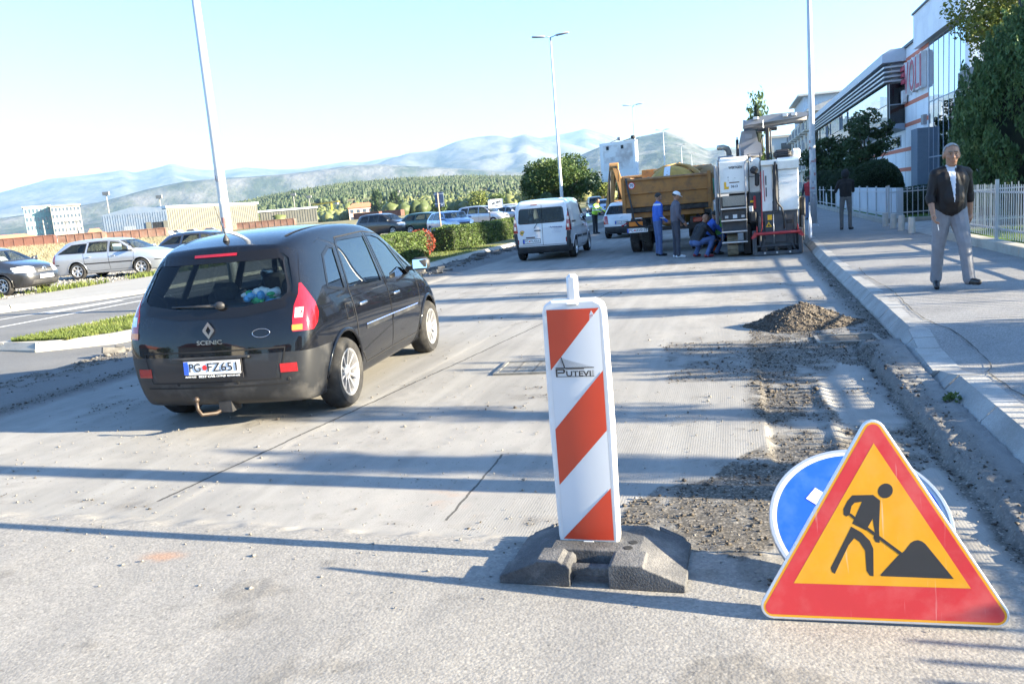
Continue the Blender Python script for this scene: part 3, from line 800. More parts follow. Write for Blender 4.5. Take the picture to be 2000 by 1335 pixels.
def cage_mesh(st, zs, crown=.035, bulge_r=.10, bulge_f=.14, level=3, crease_belt=.25, crease_top=.35, rear_corner=.25):
    """lattice of stations (rear to front) x rows -> Catmull-Clark shell as bmesh"""
    cols = [-1, -.55, 0, .55, 1]
    n = len(st); nr = 5
    rows = []
    for i, (yl, yb, yt, zb, zt, wl, wm, wb, wt) in enumerate(st):
        e = .05 if i == 0 else (-.05 if i == n - 1 else 0)
        z1 = zs + .19
        z2_ = z1 + (zb - z1) * .55
        rows.append([(yl + e * 1.2, zs, wl * .94), (yl - e * .2, z1, wl), (yl + e * .4, z2_, wm), (yb, zb, wb), (yt, zt, wt)])
    V = {}; vs = []
    def vid(i, j, c):
        """i station, j row, c column"""
        k = (i, j, c)
        if k in V: return V[k]
        y, z, w = rows[i][j]; u = cols[c]
        x = u * w; q = 1 - u * u
        if i == 0 and 0 <= j: y -= bulge_r * q
        if i == n - 1: y += bulge_f * q
        if j == nr - 1: z += crown * q
        V[k] = len(vs); vs.append((x, y, z)); return V[k]
    fs = []
    for i in range(n - 1):
        for j in range(nr - 1):
            fs.append((vid(i, j, 4), vid(i + 1, j, 4), vid(i + 1, j + 1, 4), vid(i, j + 1, 4)))
            fs.append((vid(i, j + 1, 0), vid(i + 1, j + 1, 0), vid(i + 1, j, 0), vid(i, j, 0)))
        for c in range(4):
            fs.append((vid(i, 4, c), vid(i, 4, c + 1), vid(i + 1, 4, c + 1), vid(i + 1, 4, c))[::-1][::-1])
            fs.append((vid(i, 0, c), vid(i + 1, 0, c), vid(i + 1, 0, c + 1), vid(i, 0, c + 1)))
    for j in range(nr - 1):
        for c in range(4):
            fs.append((vid(0, j, c), vid(0, j, c + 1), vid(0, j + 1, c + 1), vid(0, j + 1, c)))
            fs.append((vid(n - 1, j, c), vid(n - 1, j + 1, c), vid(n - 1, j + 1, c + 1), vid(n - 1, j, c + 1)))
    bm = bmesh.new()
    bv = [bm.verts.new(p) for p in vs]
    for f in fs: bm.faces.new([bv[i] for i in f])
    bmesh.ops.recalc_face_normals(bm, faces=bm.faces)
    cl = bm.edges.layers.float.new('crease_edge')
    inv = {v: k for k, v in V.items()}
    for e in bm.edges:
        a = inv[e.verts[0].index if e.verts[0].index >= 0 else bv.index(e.verts[0])] if False else None
    bm.verts.index_update()
    for e in bm.edges:
        a = inv[e.verts[0].index]; b = inv[e.verts[1].index]
        if a[1] == b[1] == 3 and a[2] == b[2] and a[2] in (0, 4): e[cl] = crease_belt
        if a[1] == b[1] == 4 and a[2] == b[2] and a[2] in (0, 4): e[cl] = crease_top
        if a[0] == b[0] == 0 and a[1] == b[1] == 4: e[cl] = .55
        if a[0] == b[0] == 0 and a[2] == b[2] and a[2] in (0, 4): e[cl] = rear_corner
        if a[1] == b[1] == 0 and a[2] == b[2] and a[2] in (0, 4): e[cl] = .4
    me = bpy.data.meshes.new('cage'); bm.to_mesh(me); bm.free()
    o = bpy.data.objects.new('cage', me); COL.objects.link(o)
    md = o.modifiers.new('s', 'SUBSURF'); md.levels = level; md.render_levels = level
    dg = bpy.context.evaluated_depsgraph_get()
    m2 = bpy.data.meshes.new_from_object(o.evaluated_get(dg))
    bm = bmesh.new(); bm.from_mesh(m2)
    bpy.data.objects.remove(o); bpy.data.meshes.remove(me); bpy.data.meshes.remove(m2)
    return bm
AX = {'R': (1, 2), 'L': (1, 2), 'B': (0, 2), 'F': (0, 2), 'T': (0, 1)}
FAX = {'R': (0, 1), 'L': (0, -1), 'B': (1, -1), 'F': (1, 1), 'T': (2, 1)}
def facing(n, side, lim=.2):
    a, g_ = FAX[side]
    return n[a] * g_ > lim
class Shell:
    """a car skin that panels are cut out of"""
    def __init__(s, bm):
        s.bm = bm
        bm.normal_update()
        s.ref = bm.copy()
        s.ref.faces.ensure_lookup_table(); s.ref.verts.ensure_lookup_table(); s.ref.normal_update()
        s.bvh = BVHTree.FromBMesh(s.ref)
        s.lay = bm.faces.layers.int.new('part')
        s.names = ['body']
    def cut(s, poly, side, lim=.2, extra=None):
        a, b = AX[side]; bm = s.bm
        lo = [min(p[k] for p in poly) - .12 for k in (0, 1)]; hi = [max(p[k] for p in poly) + .12 for k in (0, 1)]
        n = len(poly)
        fs = []
        fa, fg = FAX[side]; lim2 = lim * .5
        for f in bm.faces:
            if f.normal[fa] * fg < lim2: continue
            c = f.verts[0].co
            if lo[0] < c[a] < hi[0] and lo[1] < c[b] < hi[1]: fs.append(f)
        for i in range(n):
            p = poly[i]; q = poly[(i + 1) % n]
            if math.dist(p, q) < 1e-5: continue
            if not fs: return
            es = {e for f in fs for e in f.edges}; vs = {v for f in fs for v in f.verts}
            co = [0, 0, 0]; co[a] = p[0]; co[b] = p[1]
            no = [0, 0, 0]; no[a] = -(q[1] - p[1]); no[b] = q[0] - p[0]
            r = bmesh.ops.bisect_plane(bm, geom=fs + list(es) + list(vs), dist=1e-5, plane_co=co, plane_no=no)
            fs = [f for f in r['geom'] if isinstance(f, bmesh.types.BMFace)]
    def region(s, name, polys, z=None):
        """polys: list of (side, polygon); marks faces inside as part name"""
        if name in s.names: k = s.names.index(name)
        else: k = len(s.names); s.names.append(name)
        for side, poly in polys:
            s.cut(poly, side)
        for side, poly in polys:
            a, b = AX[side]
            fs = [f for f in s.bm.faces if facing(f.normal, side, .2)]
            c = np.array([tuple(f.calc_center_median()) for f in fs])
            if not len(c): continue
            ins = in_poly(c[:, a], c[:, b], poly)
            for f, t in zip(fs, ins):
                if t: f[s.lay] = k
    def region_dir(s, name, poly, d):
        """like region, but the outline is seen along the horizontal direction d"""
        k = len(s.names); s.names.append(name); d = Vector(d).normalized(); u = Vector((-d.y, d.x, 0)); bm = s.bm
        us = [p[0] for p in poly]; zs = [p[1] for p in poly]
        fs = [f for f in bm.faces if f.normal.dot(d) > .1 and min(us) - .1 < f.verts[0].co.dot(u) < max(us) + .1 and min(zs) - .1 < f.verts[0].co.z < max(zs) + .1]
        for i in range(len(poly)):
            p = poly[i]; q = poly[(i + 1) % len(poly)]
            es = {e for f in fs for e in f.edges}; vs = {v for f in fs for v in f.verts}
            r = bmesh.ops.bisect_plane(bm, geom=fs + list(es) + list(vs), dist=1e-5, plane_co=u * p[0] + Vector((0, 0, p[1])), plane_no=u * -(q[1] - p[1]) + Vector((0, 0, q[0] - p[0])))
            fs = [f for f in r['geom'] if isinstance(f, bmesh.types.BMFace)]
        c = np.array([(f.calc_center_median().dot(u), f.calc_center_median().z) for f in fs])
        for f, t in zip(fs, in_poly(c[:, 0], c[:, 1], poly)):
            if t: f[s.lay] = k
    def mark(s, name, fn):
        if name in s.names: k = s.names.index(name)
        else: k = len(s.names); s.names.append(name)
        for f in s.bm.faces:
            if f[s.lay] == 0 and fn(f.calc_center_median(), f.normal): f[s.lay] = k
    def hit(s, side, p, q):
        o, d = {'R': ((5, p, q), (-1, 0, 0)), 'L': ((-5, p, q), (1, 0, 0)), 'B': ((p, -5, q), (0, 1, 0)), 'F': ((p, 9, q), (0, -1, 0)), 'T': ((p, q, 5), (0, 0, -1))}[side]
        h = s.bvh.ray_cast(Vector(o), Vector(d))
        if h[0] is None: return None, None
        f = s.ref.faces[h[2]]
        # smooth normal
        ws = [1 / (1e-6 + (v.co - h[0]).length) for v in f.verts]
        n = sum((v.normal * w for v, w in zip(f.verts, ws)), Vector()).normalized()
        return h[0], n
    def ribbon(s, mb, side, pts, w, off=.002, closed=False, mi=None, step=.05, thick=0.0):
        """strip of width w lying on the skin along 2D pts"""
        P = []
        k = len(pts)
        for i in range(k if closed else k - 1):
            a = Vector(pts[i]); b = Vector(pts[(i + 1) % k]); m = max(1, int((b - a).length / step))
            for j in range(m): P.append(a.lerp(b, j / m))
        if not closed: P.append(Vector(pts[-1]))
        rows = []
        nP = len(P)
        for i in range(nP):
            t = (P[(i + 1) % nP] - P[i - 1]) if closed else (P[min(i + 1, nP - 1)] - P[max(i - 1, 0)])
            if t.length < 1e-9: continue
            t.normalize(); nn = Vector((-t.y, t.x)) * w / 2
            a, na = s.hit(side, *(P[i] + nn)); b, nb = s.hit(side, *(P[i] - nn))
            if a is None or b is None: rows.append(None); continue
            rows.append((a + na * off, b + nb * off))
        cnt = len(rows)
        for i in range(cnt if closed else cnt - 1):
            r0 = rows[i]; r1 = rows[(i + 1) % cnt]
            if r0 and r1:
                mb.add([r0[0], r0[1], r1[1], r1[0]], [(0, 1, 2, 3)] if side in ('R', 'F') else [(0, 1, 2, 3)], mi)
    def emit(s, name, mats, parent, off=0.0, delete=True, blender_name=None, thick=0.0):
        if name not in s.names: return None
        k = s.names.index(name)
        fs = [f for f in s.bm.faces if f[s.lay] == k]
        if not fs: return None
        idx = {}; vs = []; nv = []; out = []
        for f in fs:
            r = []
            for v in f.verts:
                if v not in idx:
                    idx[v] = len(vs)
                    loc, no, fi, d = s.bvh.find_nearest(v.co)
                    rf = s.ref.faces[fi]
                    ws = [1 / (1e-5 + (q.co - v.co).length) for q in rf.verts]
                    n_ = sum((q.normal * w for q, w in zip(rf.verts, ws)), Vector()).normalized()
                    vs.append(v.co + n_ * off); nv.append(n_)
                r.append(idx[v])
            out.append(r)
        me = bpy.data.meshes.new(blender_name or name)
        me.from_pydata(vs, [], out)
        for mm in (mats if isinstance(mats, (list, tuple)) else [mats]): me.materials.append(mm)
        me.shade_smooth()
        me.normals_split_custom_set_from_vertices(nv)
        o = bpy.data.objects.new(blender_name or name, me); COL.objects.link(o); o.parent = parent
        return o
def circle2(cy, cz, r, n=22, a0=0, a1=2 * PI):
    return [(cy + r * math.cos(a0 + (a1 - a0) * i / n), cz + r * math.sin(a0 + (a1 - a0) * i / n)) for i in range(n)]
WHEELS = {}
def wheel_meshes(R, w, rr, spokes, style):
    key = (R, w, rr, spokes, style)
    if key in WHEELS: return WHEELS[key]
    mb = MB()
    h = w / 2; s = R - rr
    mb.lathe([(rr, -h * .9), (rr + s * .25, -h), (rr + s * .7, -h * 1.02), (R - .018, -h * .86), (R - .003, -h * .62), (R, -h * .3), (R, h * .3), (R - .003, h * .62), (R - .018, h * .86), (rr + s * .7, h * 1.02), (rr + s * .25, h), (rr, h * .9)], 40, 'x')
    t = mb.build('tyre', tyre_m, None, auto=50)
    mb = MB()
    mb.lathe([(rr + .004, h * .93), (rr - .012, h * .95), (rr - .022, h * .80), (rr - .03, h * .1), (rr - .03, -h * .8)], 36, 'x', mi=0)
    mb.lathe([(0.0, -h * .1), (rr - .02, -h * .1)], 24, 'x', mi=1)
    hub = h * .72
    mb.lathe([(0, hub + .012), (.028, hub + .012), (.034, hub + .004), (.07, hub - .008), (.075, hub - .04)], 20, 'x', mi=0)
    for k in range(spokes):
        a = 2 * PI * k / spokes
        rot = Matrix.Rotation(a, 4, 'X')
        w0, w1 = (.042, .052) if spokes <= 6 else (.02, .024)
        if style == 'wide': w0, w1 = .05, .085
        r0, r1 = .05, rr - .012
        pts = [(hub - .006, -w0 / 2, r0), (hub - .006, w0 / 2, r0), (h * .86, w1 / 2, r1), (h * .86, -w1 / 2, r1), (hub - .05, -w0 / 2, r0), (hub - .05, w0 / 2, r0), (h * .5, w1 / 2, r1), (h * .5, -w1 / 2, r1)]
        mb.add([rot @ Vector(p) for p in pts], [(0, 1, 2, 3), (1, 5, 6, 2), (0, 3, 7, 4), (3, 2, 6, 7)], 0)
    r = mb.build('rim', [alloy_m, well_m], None, auto=40)
    WHEELS[key] = (t.data, r.data)
    bpy.data.objects.remove(t); bpy.data.objects.remove(r)
    return WHEELS[key]
def add_wheel(parent, x, y, R, w=.205, rr=None, spokes=5, style='', steer=0, rimmat=None):
    rr = rr or R * .66
    td, rd = wheel_meshes(R, w, rr, spokes, style)
    e = bpy.data.objects.new('wheel', None); COL.objects.link(e); e.parent = parent; e.location = (x, y, R)
    e.rotation_euler = (0, 0, steer + (0 if x > 0 else PI)); e.empty_display_size = .1
    for nm, d in (('tyre', td), ('rim', rd)):
        o = bpy.data.objects.new(nm, d); COL.objects.link(o); o.parent = e
        o.rotation_euler = (random.uniform(0, 6), 0, 0)
    return e
def plate(parent, txt, loc, rot=0.0, w=.52, h=.112, frame=True, front=-1, pitch=0.0, crest=True):
    """number plate facing -Y (rear) built flat at loc"""
    T = Matrix.Translation(loc) @ Matrix.Rotation(rot, 4, 'Z') @ Matrix.Rotation(pitch, 4, 'X')
    mb = MB(T)
    mb.box((0, .004, 0), (w + .025, .012, h + .03), mi=1)
    mb.box((0, -.004, 0), (w, .006, h), mi=0)
    mb.box((-w / 2 + .022, -.0085, 0), (.042, .004, h * .97), mi=2)
    if txt:
        a, b = txt
        add_text(mb, a, h * .92, Matrix.Translation((-w * .30, -.009, 0)), w * .20, 1, .003)
        add_text(mb, b, h * .92, Matrix.Translation((w * .20, -.009, 0)), w * .52, 1, .003)
        if crest: mb.lathe([(0, 0), (h * .2, 0)], 14, 'y', (-w * .125, -.0095, .002), mi=3)
    return mb.build('number_plate', [plate_w, ink, plate_blue, red_ink], parent)
def seats(parent, ys, xs=(-.36, .36), z=.42, h=.55, hw=.23):
    for y in ys:
        for x in xs:
            mb = MB()
            mb.box((x, y + .22, z), (hw * 2, .5, .16), bev=.05)
            mb.box((x, y - .06, z + h * .55), (hw * 1.9, .15, h), Matrix.Rotation(R_(14), 4, 'X'), bev=.05)
            mb.box((x, y - .17, z + h * 1.02), (hw * 1.1, .10, .19), Matrix.Rotation(R_(8), 4, 'X'), bev=.04)
            mb.build('car_seat', seat_m, parent, auto=40)

def topz(st, y):
    ys = [s[2] for s in st]; zs = [s[4] for s in st]
    return float(np.interp(y, ys, zs))
def beltz(st, y):
    return float(np.interp(y, [s[1] for s in st], [s[3] for s in st]))
def build_car(name, label, cat, loc, rz, p, group=None):
    """p: dict with st (stations), zs, axles, R, paint, windows, lights ... returns the thing"""
    st = p['st']; L = max(s[0] for s in st); lvl = p.get('level', 3)
    root = thing(name, label, cat, loc, rz, group)
    off = p.get('origin', L / 2)
    piv = bpy.data.objects.new('tmp', None)
    sh = Shell(cage_mesh(st, p['zs'], level=lvl, **p.get('cage', {})))
    # wheel openings
    R = p['R']; ax = p['axles']; ar = R + p.get('arch', .055)
    cyl = [circle2(y, R + .01, ar) for y in ax]
    for c in cyl:
        sh.region('hole', [('R', c), ('L', c)])
    for f in list(sh.bm.faces):
        c = f.calc_center_median()
        if c.z < p['zs'] + .12 and any(abs(c.y - y) < ar * .96 for y in ax) and abs(c.x) > .45: f[sh.lay] = sh.names.index('hole')
    gl = []
    for i, w in enumerate(p['side_glass']):
        sh.region('side_window_R%d' % i, [('R', w)]); sh.region('side_window_L%d' % i, [('L', w)])
    sh.region('rear_window', [('B', p['rear_glass'])])
    if p.get('front_glass'): sh.region('windscreen', [('F', p['front_glass'])])
    for nm, polys, _ in p.get('lights', []):
        if isinstance(polys[0], str): sh.region_dir(nm, polys[2], polys[1])
        else: sh.region(nm, polys)
    for nm, polys, _ in p.get('panels', []): sh.region(nm, polys)
    for i, dpoly in enumerate(p.get('doors', [])):
        k = len(sh.names); sh.names.append('door_R%d' % i); sh.names.append('door_L%d' % i)
        for side, kk in (('R', k), ('L', k + 1)):
            sh.cut(dpoly, side)
            fs = [f for f in sh.bm.faces if f[sh.lay] == 0 and facing(f.normal, side, .2)]
            c = np.array([tuple(f.calc_center_median()) for f in fs])
            ins = in_poly(c[:, 1], c[:, 2], dpoly)
            for f, t in zip(fs, ins):
                if t: f[sh.lay] = kk
    for nm, fn, _ in p.get('marks', []): sh.mark(nm, fn)
    body = sh.emit('body', p['paint'], root)
    parts = {'body': body}
    for i in range(len(p.get('doors', []))):
        for sd in 'RL':
            o = sh.emit('door_%s%d' % (sd, i), p['paint'], root, blender_name='door')
            parts['door_%s%d' % (sd, i)] = o
            if o is None: continue
            dp = p['doors'][i]
            mb = MB(); sh.ribbon(mb, sd, dp, .012, .0025, closed=True, mi=0)
            if mb.v: mb.build('door_gap', seam_m, o)
            # handle
            hy, hz = p['handles'][i]
            h0, n0 = sh.hit(sd, hy, hz)
            if h0:
                sgn = 1 if sd == 'R' else -1
                mb = MB()
                mb.box((h0.x + sgn * .028, hy, hz), (.022, .19, .032), bev=.010)
                for q in (-.075, .075): mb.box((h0.x + sgn * .012, hy + q, hz), (.032, .03, .022))
                mb.build('handle', p.get('handle_mat', p['paint']), o, auto=40)
    trim = p.get('trim', blackp)
    for i, w in enumerate(p['side_glass']):
        for sd in 'RL':
            o = sh.emit('side_window_%s%d' % (sd, i), p.get('side_glass_mat', tint_glass), root, off=-.004, blender_name='side_window')
            mb = MB(); sh.ribbon(mb, sd, w, p.get('side_band', .030), .003, closed=True)
            if mb.v and o: mb.build('window_trim', trim, o)
    o = sh.emit('rear_window', p.get('rear_glass_mat', tint_glass), root, off=-.003)
    mb = MB(); sh.ribbon(mb, 'B', p['rear_glass'], p.get('rear_band', .035), .003, closed=True)
    if mb.v: mb.build('window_trim', trim, o)
    if p.get('front_glass'):
        o = sh.emit('windscreen', p.get('screen_mat', car_glass), root, off=-.003)
        mb = MB(); sh.ribbon(mb, 'F', p['front_glass'], .03, .003, closed=True)
        if mb.v: mb.build('window_trim', trim, o)
    for nm, polys, m_ in p.get('lights', []): parts[nm] = sh.emit(nm, m_, root, off=.004, blender_name=nm.split('#')[0])
    for nm, polys, m_ in p.get('panels', []): parts[nm] = sh.emit(nm, m_, root, off=.0015, blender_name=nm.split('#')[0])
    for nm, fn, m_ in p.get('marks', []): parts[nm] = sh.emit(nm, m_, root, blender_name=nm.split('#')[0])
    for side, pts, w, m_, nm in p.get('strips', []):
        for sd in side:
            mb = MB(); sh.ribbon(mb, sd, pts, w, .004)
            if mb.v: mb.build(nm, m_, root)
    # wheel arches and wells
    for y in ax:
        for sg, sd in ((1, 'R'), (-1, 'L')):
            pts = []
            for i in range(19):
                a = .04 + (PI - .08) * i / 18
                h0, n0 = sh.hit(sd, y + ar * math.cos(a) * 1.01, R + .01 + ar * math.sin(a) * 1.01)
                if h0 is not None: pts.append(h0)
            if len(pts) > 4: MB().tube(pts, p.get('lip', .014), 6).build('arch_lip', p.get('lip_mat', p['paint']), root, smooth=True)
            xo = sg * (st[3][6] - .05); xi = sg * .42
            mb = MB(); n = 14; vs = []
            for i in range(n + 1):
                a = -.2 + (PI + .4) * i / n
                yy, zz = y + ar * 1.02 * math.cos(a), R + .01 + ar * 1.02 * math.sin(a)
                vs += [(xo, yy, zz), (xi, yy, zz)]
            fs = [(2 * i, 2 * i + 1, 2 * i + 3, 2 * i + 2) for i in range(n)]
            fs.append([2 * i + 1 for i in range(n + 1)])
            mb.add(vs, fs).build('wheel_well', well_m, root)
            add_wheel(root, sg * (p.get('track', st[3][6] * .97) - .10), y, R, p.get('tw', .205), p.get('rimr'), p.get('spokes', 5), p.get('wstyle', ''))
    # cabin floor, seats
    mb = MB()
    ys = [s[0] for s in st]
    mb.box((0, p.get('cab0', .35) * .5 + p.get('cab1', L * .72) * .5, p['zs'] + .12), (st[3][6] * 1.7, p.get('cab1', L * .72) - p.get('cab0', .35), .06))
    mb.box((0, p.get('cab1', L * .72) + .06, p['zs'] + .42), (st[3][6] * 1.6, .16, .6))
    mb.build('cabin', cabin_m, root)
    seats(root, p.get('seats', (L * .30, L * .5)), z=p.get('seatz', p['zs'] + .22), h=p.get('seath', .55))
    if p.get('mirror'):
        my, mz = p['mirror']
        for sg, sd in ((1, 'R'), (-1, 'L')):
            h0, n0 = sh.hit(sd, my, mz)
            if h0 is None: continue
            x0 = h0.x
            mb = MB()
            mb.box((x0 + sg * .04, my, mz), (.12, .05, .05))
            mb.box((x0 + sg * .16, my, mz + .045), (.21, .10, .145), bev=.036)
            mo = mb.build('mirror', p.get('mirror_mat', p['paint']), root, auto=60)
            mb = MB()
            mb.box((x0 + sg * .16, my - .050, mz + .045), (.165, .006, .105), Matrix.Rotation(sg * .16, 4, 'Z') @ Matrix.Rotation(R_(-7), 4, 'X'))
            mb.build('mirror_glass', mat('mirror_silver', (.8, .82, .84), .03, 1.0, var=0), mo)
    # shift the origin from rear bumper to the middle
    for c in root.children:
        c.location.y -= off
    bpy.data.objects.remove(piv)
    sh.root = root; sh.parts = parts; sh.off = off
    return root, sh
# ---- the black people carrier in front
black_paint = mat('black_car_paint', (.0025, .0033, .006), .45, var=.05, coat=.9, spec=.08, dirt=(.03, .029, .028), dscale=5, damt=.08)
gloss_black = mat('gloss_black', (.006, .006, .007), .18, var=0, spec=.4)
bump_m = mat('bumper_grey', (.013, .0145, .0175), .5, var=.12, vscale=6, dirt=(.11, .105, .10), dscale=3.2, damt=.45)
SCN = [
    (.05, .13, .40, 1.00, 1.525, .80, .87, .84, .60),
    (.30, .34, .62, 1.005, 1.60, .87, .90, .87, .625),
    (.72, .75, 1.00, 1.00, 1.645, .885, .912, .88, .635),
    (1.40, 1.40, 1.50, .985, 1.665, .885, .912, .885, .64),
    (2.05, 2.05, 2.05, .965, 1.655, .885, .912, .885, .64),
    (2.70, 2.70, 2.55, .945, 1.60, .885, .912, .885, .63),
    (3.15, 3.20, 3.02, .93, 1.33, .885, .908, .88, .68),
    (3.50, 3.52, 3.48, .905, 1.05, .885, .90, .865, .75),
    (3.88, 3.86, 3.82, .82, .93, .86, .87, .80, .66),
    (4.24, 4.16, 4.10, .68, .75, .74, .76, .70, .56)]
tl_r = [(.705, .82), (1.0, .82), (1.0, 1.10), (.875, 1.19), (.815, 1.19), (.765, 1.07), (.72, .95)]
tl_s = [(-.2, .82), (.16, .83), (.27, .91), (.27, 1.0), (.20, 1.10), (.14, 1.19), (-.2, 1.21)]
tl_q = [(.565, .82), (.74, .82), (.80, .87), (.835, .95), (.825, 1.03), (.78, 1.12), (.735, 1.205), (.715, 1.205), (.68, 1.12), (.62, 1.03), (.585, .93)]
def mir(poly): return [(-x, z) for x, z in poly[::-1]]
p = dict(st=SCN, zs=.20, axles=(.76, 3.44), R=.322, paint=black_paint, level=4, arch=.06, lip=.02, tw=.215, rimr=.215, spokes=10, track=.905,
    side_glass=[[(.66, 1.12), (.99, 1.065), (1.14, 1.46), (1.05, 1.47), (.86, 1.40)],
                [(1.08, 1.055), (1.98, 1.035), (2.03, 1.535), (1.32, 1.525), (1.24, 1.49)],
                [(2.12, 1.03), (2.93, 1.01), (2.66, 1.40), (2.50, 1.49), (2.30, 1.53), (2.13, 1.535)],
                [(3.00, 1.005), (3.33, .995), (3.00, 1.20), (2.76, 1.385)]],
    rear_glass=[(-.70, 1.12), (-.63, 1.06), (-.30, 1.01), (.30, 1.01), (.63, 1.06), (.70, 1.12), (.70, 1.20), (.63, 1.42), (.58, 1.465), (-.58, 1.465), (-.63, 1.42), (-.70, 1.20)],
    rear_band=.085, trim=gloss_black, rear_glass_mat=glass_mat('mpv_rear_glass', (.72, .80, .80), refl=1.4),
    side_glass_mat=glass_mat('mpv_side_glass', (.10, .12, .13), refl=2.0, mixmin=.10),
    front_glass=[(-.74, 1.06), (.74, 1.06), (.58, 1.50), (-.58, 1.50)],
    lights=[('tail_light#R', ('D', (1, -1, 0), tl_q), lamp_red), ('tail_light#L', ('D', (-1, -1, 0), mir(tl_q)), lamp_red),
            ('reflector#R', [('B', [(.60, .49), (.74, .49), (.74, .565), (.60, .565)])], lamp_red), ('reflector#L', [('B', [(-.74, .49), (-.60, .49), (-.60, .565), (-.74, .565)])], lamp_red)],
    panels=[('tailgate_panel', [('B', [(-.55, .43), (.55, .43), (.60, .66), (-.60, .66)])], mat('tailgate_dark', (.010, .0115, .016), .35, var=.1, coat=.4))],
    doors=[[(1.08, .50), (1.06, 1.04), (1.28, 1.545), (2.06, 1.57), (2.07, .33), (1.30, .31), (1.20, .42)], [(2.07, .33), (2.06, 1.57), (2.5, 1.53), (3.02, 1.10), (3.10, .95), (3.05, .42), (2.95, .33)]],
    handles=[(1.24, .90), (2.24, .885)], handle_mat=chrome_m,
    marks=[('rear_bumper', lambda c, n: c.z < .665 and c.y < .46 and c.z > .2 and not (c.z > .40 and abs(c.x) < .5 and c.z > .665), bump_m),
           ('front_bumper', lambda c, n: c.z < .50 and c.y > 3.85, bump_m)],
    strips=[('RL', [(1.30, .66), (2.04, .655)], .045, bump_m, 'side_moulding'), ('RL', [(2.10, .655), (2.98, .65)], .045, bump_m, 'side_moulding'),
            ('RL', [(1.30, .685), (2.04, .68), (2.98, .672)], .010, mat('blue_trim', (.10, .16, .38), .3, var=0, coat=.6), 'trim_line'),
            ('B', [(-.66, .70), (.66, .70)], .012, seam_m, 'tailgate_gap'), ('B', [(-.655, .70), (-.60, .44), (.60, .44), (.655, .70)], .010, seam_m, 'tailgate_gap'),
            ('RL', [(.86, .80), (1.02, .80), (1.02, .94), (.86, .94), (.86, .80)], .008, seam_m, 'fuel_flap'),
            ('T', [(.50, .62), (.50, 2.4)], .03, seam_m, 'roof_channel'), ('T', [(-.50, .62), (-.50, 2.4)], .03, seam_m, 'roof_channel'),
            ('B', [(-.66, .395), (.66, .395)], .012, seam_m, 'bumper_crease')],
    mirror=(3.05, 1.08), mirror_mat=blackp, seats=(1.15, 2.15), seatz=.48, seath=.62, cab0=.2, cab1=3.2)
mpv, sh = build_car('people_carrier', 'black people carrier seen from behind with a tow ball, nearest car on the milled road', 'car', (-4.46, 8.04, 0), R_(4.2), p)
def rear_at(x, z, out=.004):
    h0, n0 = sh.hit('B', x, z); return h0 + n0 * out, n0
# clear section and amber in each tail light
for sg in (1, -1):
    for (za, zb, m_) in ((.93, 1.01, lamp_clear), (.83, .875, lamp_amber)):
        mb = MB()
        xs = [.74, .77, .80] if za > .9 else [.72, .76, .80]
        rows = []
        for x in xs:
            a, na = sh.hit('B', sg * x, za); b, nb = sh.hit('B', sg * x, zb)
            rows.append((a + na * .0075, b + nb * .0075))
        for r0, r1 in zip(rows, rows[1:]): mb.add([r0[0], r1[0], r1[1], r0[1]], [(0, 1, 2, 3)])
        mb.build('lamp_lens', m_, sh.parts['tail_light#R' if sg > 0 else 'tail_light#L'])
# rear details
d = -sh.off
def child(mb, name, m, smooth=False, auto=None):
    o = mb.build(name, m, mpv, smooth, auto); o.location.y = d; return o
a, n0 = rear_at(.0, 1.505, .006)
mb = MB(); 
for i in range(8):
    x0 = -.20 + i * .05
    q0, m0 = sh.hit('B', x0, 1.475); q1, _ = sh.hit('B', x0 + .05, 1.475); q2, _ = sh.hit('B', x0 + .05, 1.498); q3, _ = sh.hit('B', x0, 1.498)
    mb.add([q + Vector((0, -.008, .004)) for q in (q0, q1, q2, q3)], [(0, 1, 2, 3)])
child(mb, 'brake_light', lamp_red)
# wiper
mb = MB()
w0, _ = rear_at(.10, 1.065, .03); w1, _ = rear_at(-.36, 1.075, .022)
mb.tube([w0, w0.lerp(w1, .5) + Vector((0, -.015, 0)), w1], [.014, .009, .006], 6)
mb.ball(w0, (.05, .03, .035), 12, 8)
child(mb, 'rear_wiper', blackp, smooth=True)
# maker's diamond
q, nn = rear_at(0, .875, .008)
mb = MB(Matrix.Translation(q) @ Matrix.Rotation(R_(-8), 4, 'X'))
ow, oh, iw, ih = .052, .072, .024, .038
for sx in (-1, 1):
    for sz in (-1, 1):
        o_ = [(0, sz * oh), (sx * ow, sz * .008), (sx * ow, 0), (sx * iw, 0), (0, sz * ih)]
        mb.prism(o_, -.012, .004, 'y')
child(mb, 'badge', chrome_m)
mb = MB()
q, nn = rear_at(0, .775, .004)
add_text(mb, 'SCENIC', .050, Matrix.Translation(q) @ Matrix.Rotation(R_(-6), 4, 'X'), .235, None, .006, True)
child(mb, 'model_lettering', chrome_m)
q, nn = rear_at(.46, .83, .003)
mb = MB()
mb.tube([(q.x + .075 * math.cos(t), sh.hit('B', q.x + .075 * math.cos(t), .83 + .035 * math.sin(t))[0].y - .004, .83 + .035 * math.sin(t)) for t in [2 * PI * i / 24 for i in range(24)]], .0022, 5, closed=True)
child(mb, 'sticker', chrome_m)
q, nn = rear_at(0, .565, .0)
po = plate(mpv, ('PG', 'FZ651'), (0.02, q.y - .022 + d, .572), pitch=R_(-3))
T = Matrix.Translation((0.02, q.y - .030 + d, .498))
mb = MB(T); mb.box((0, .008, 0), (.555, .012, .040), mi=0)

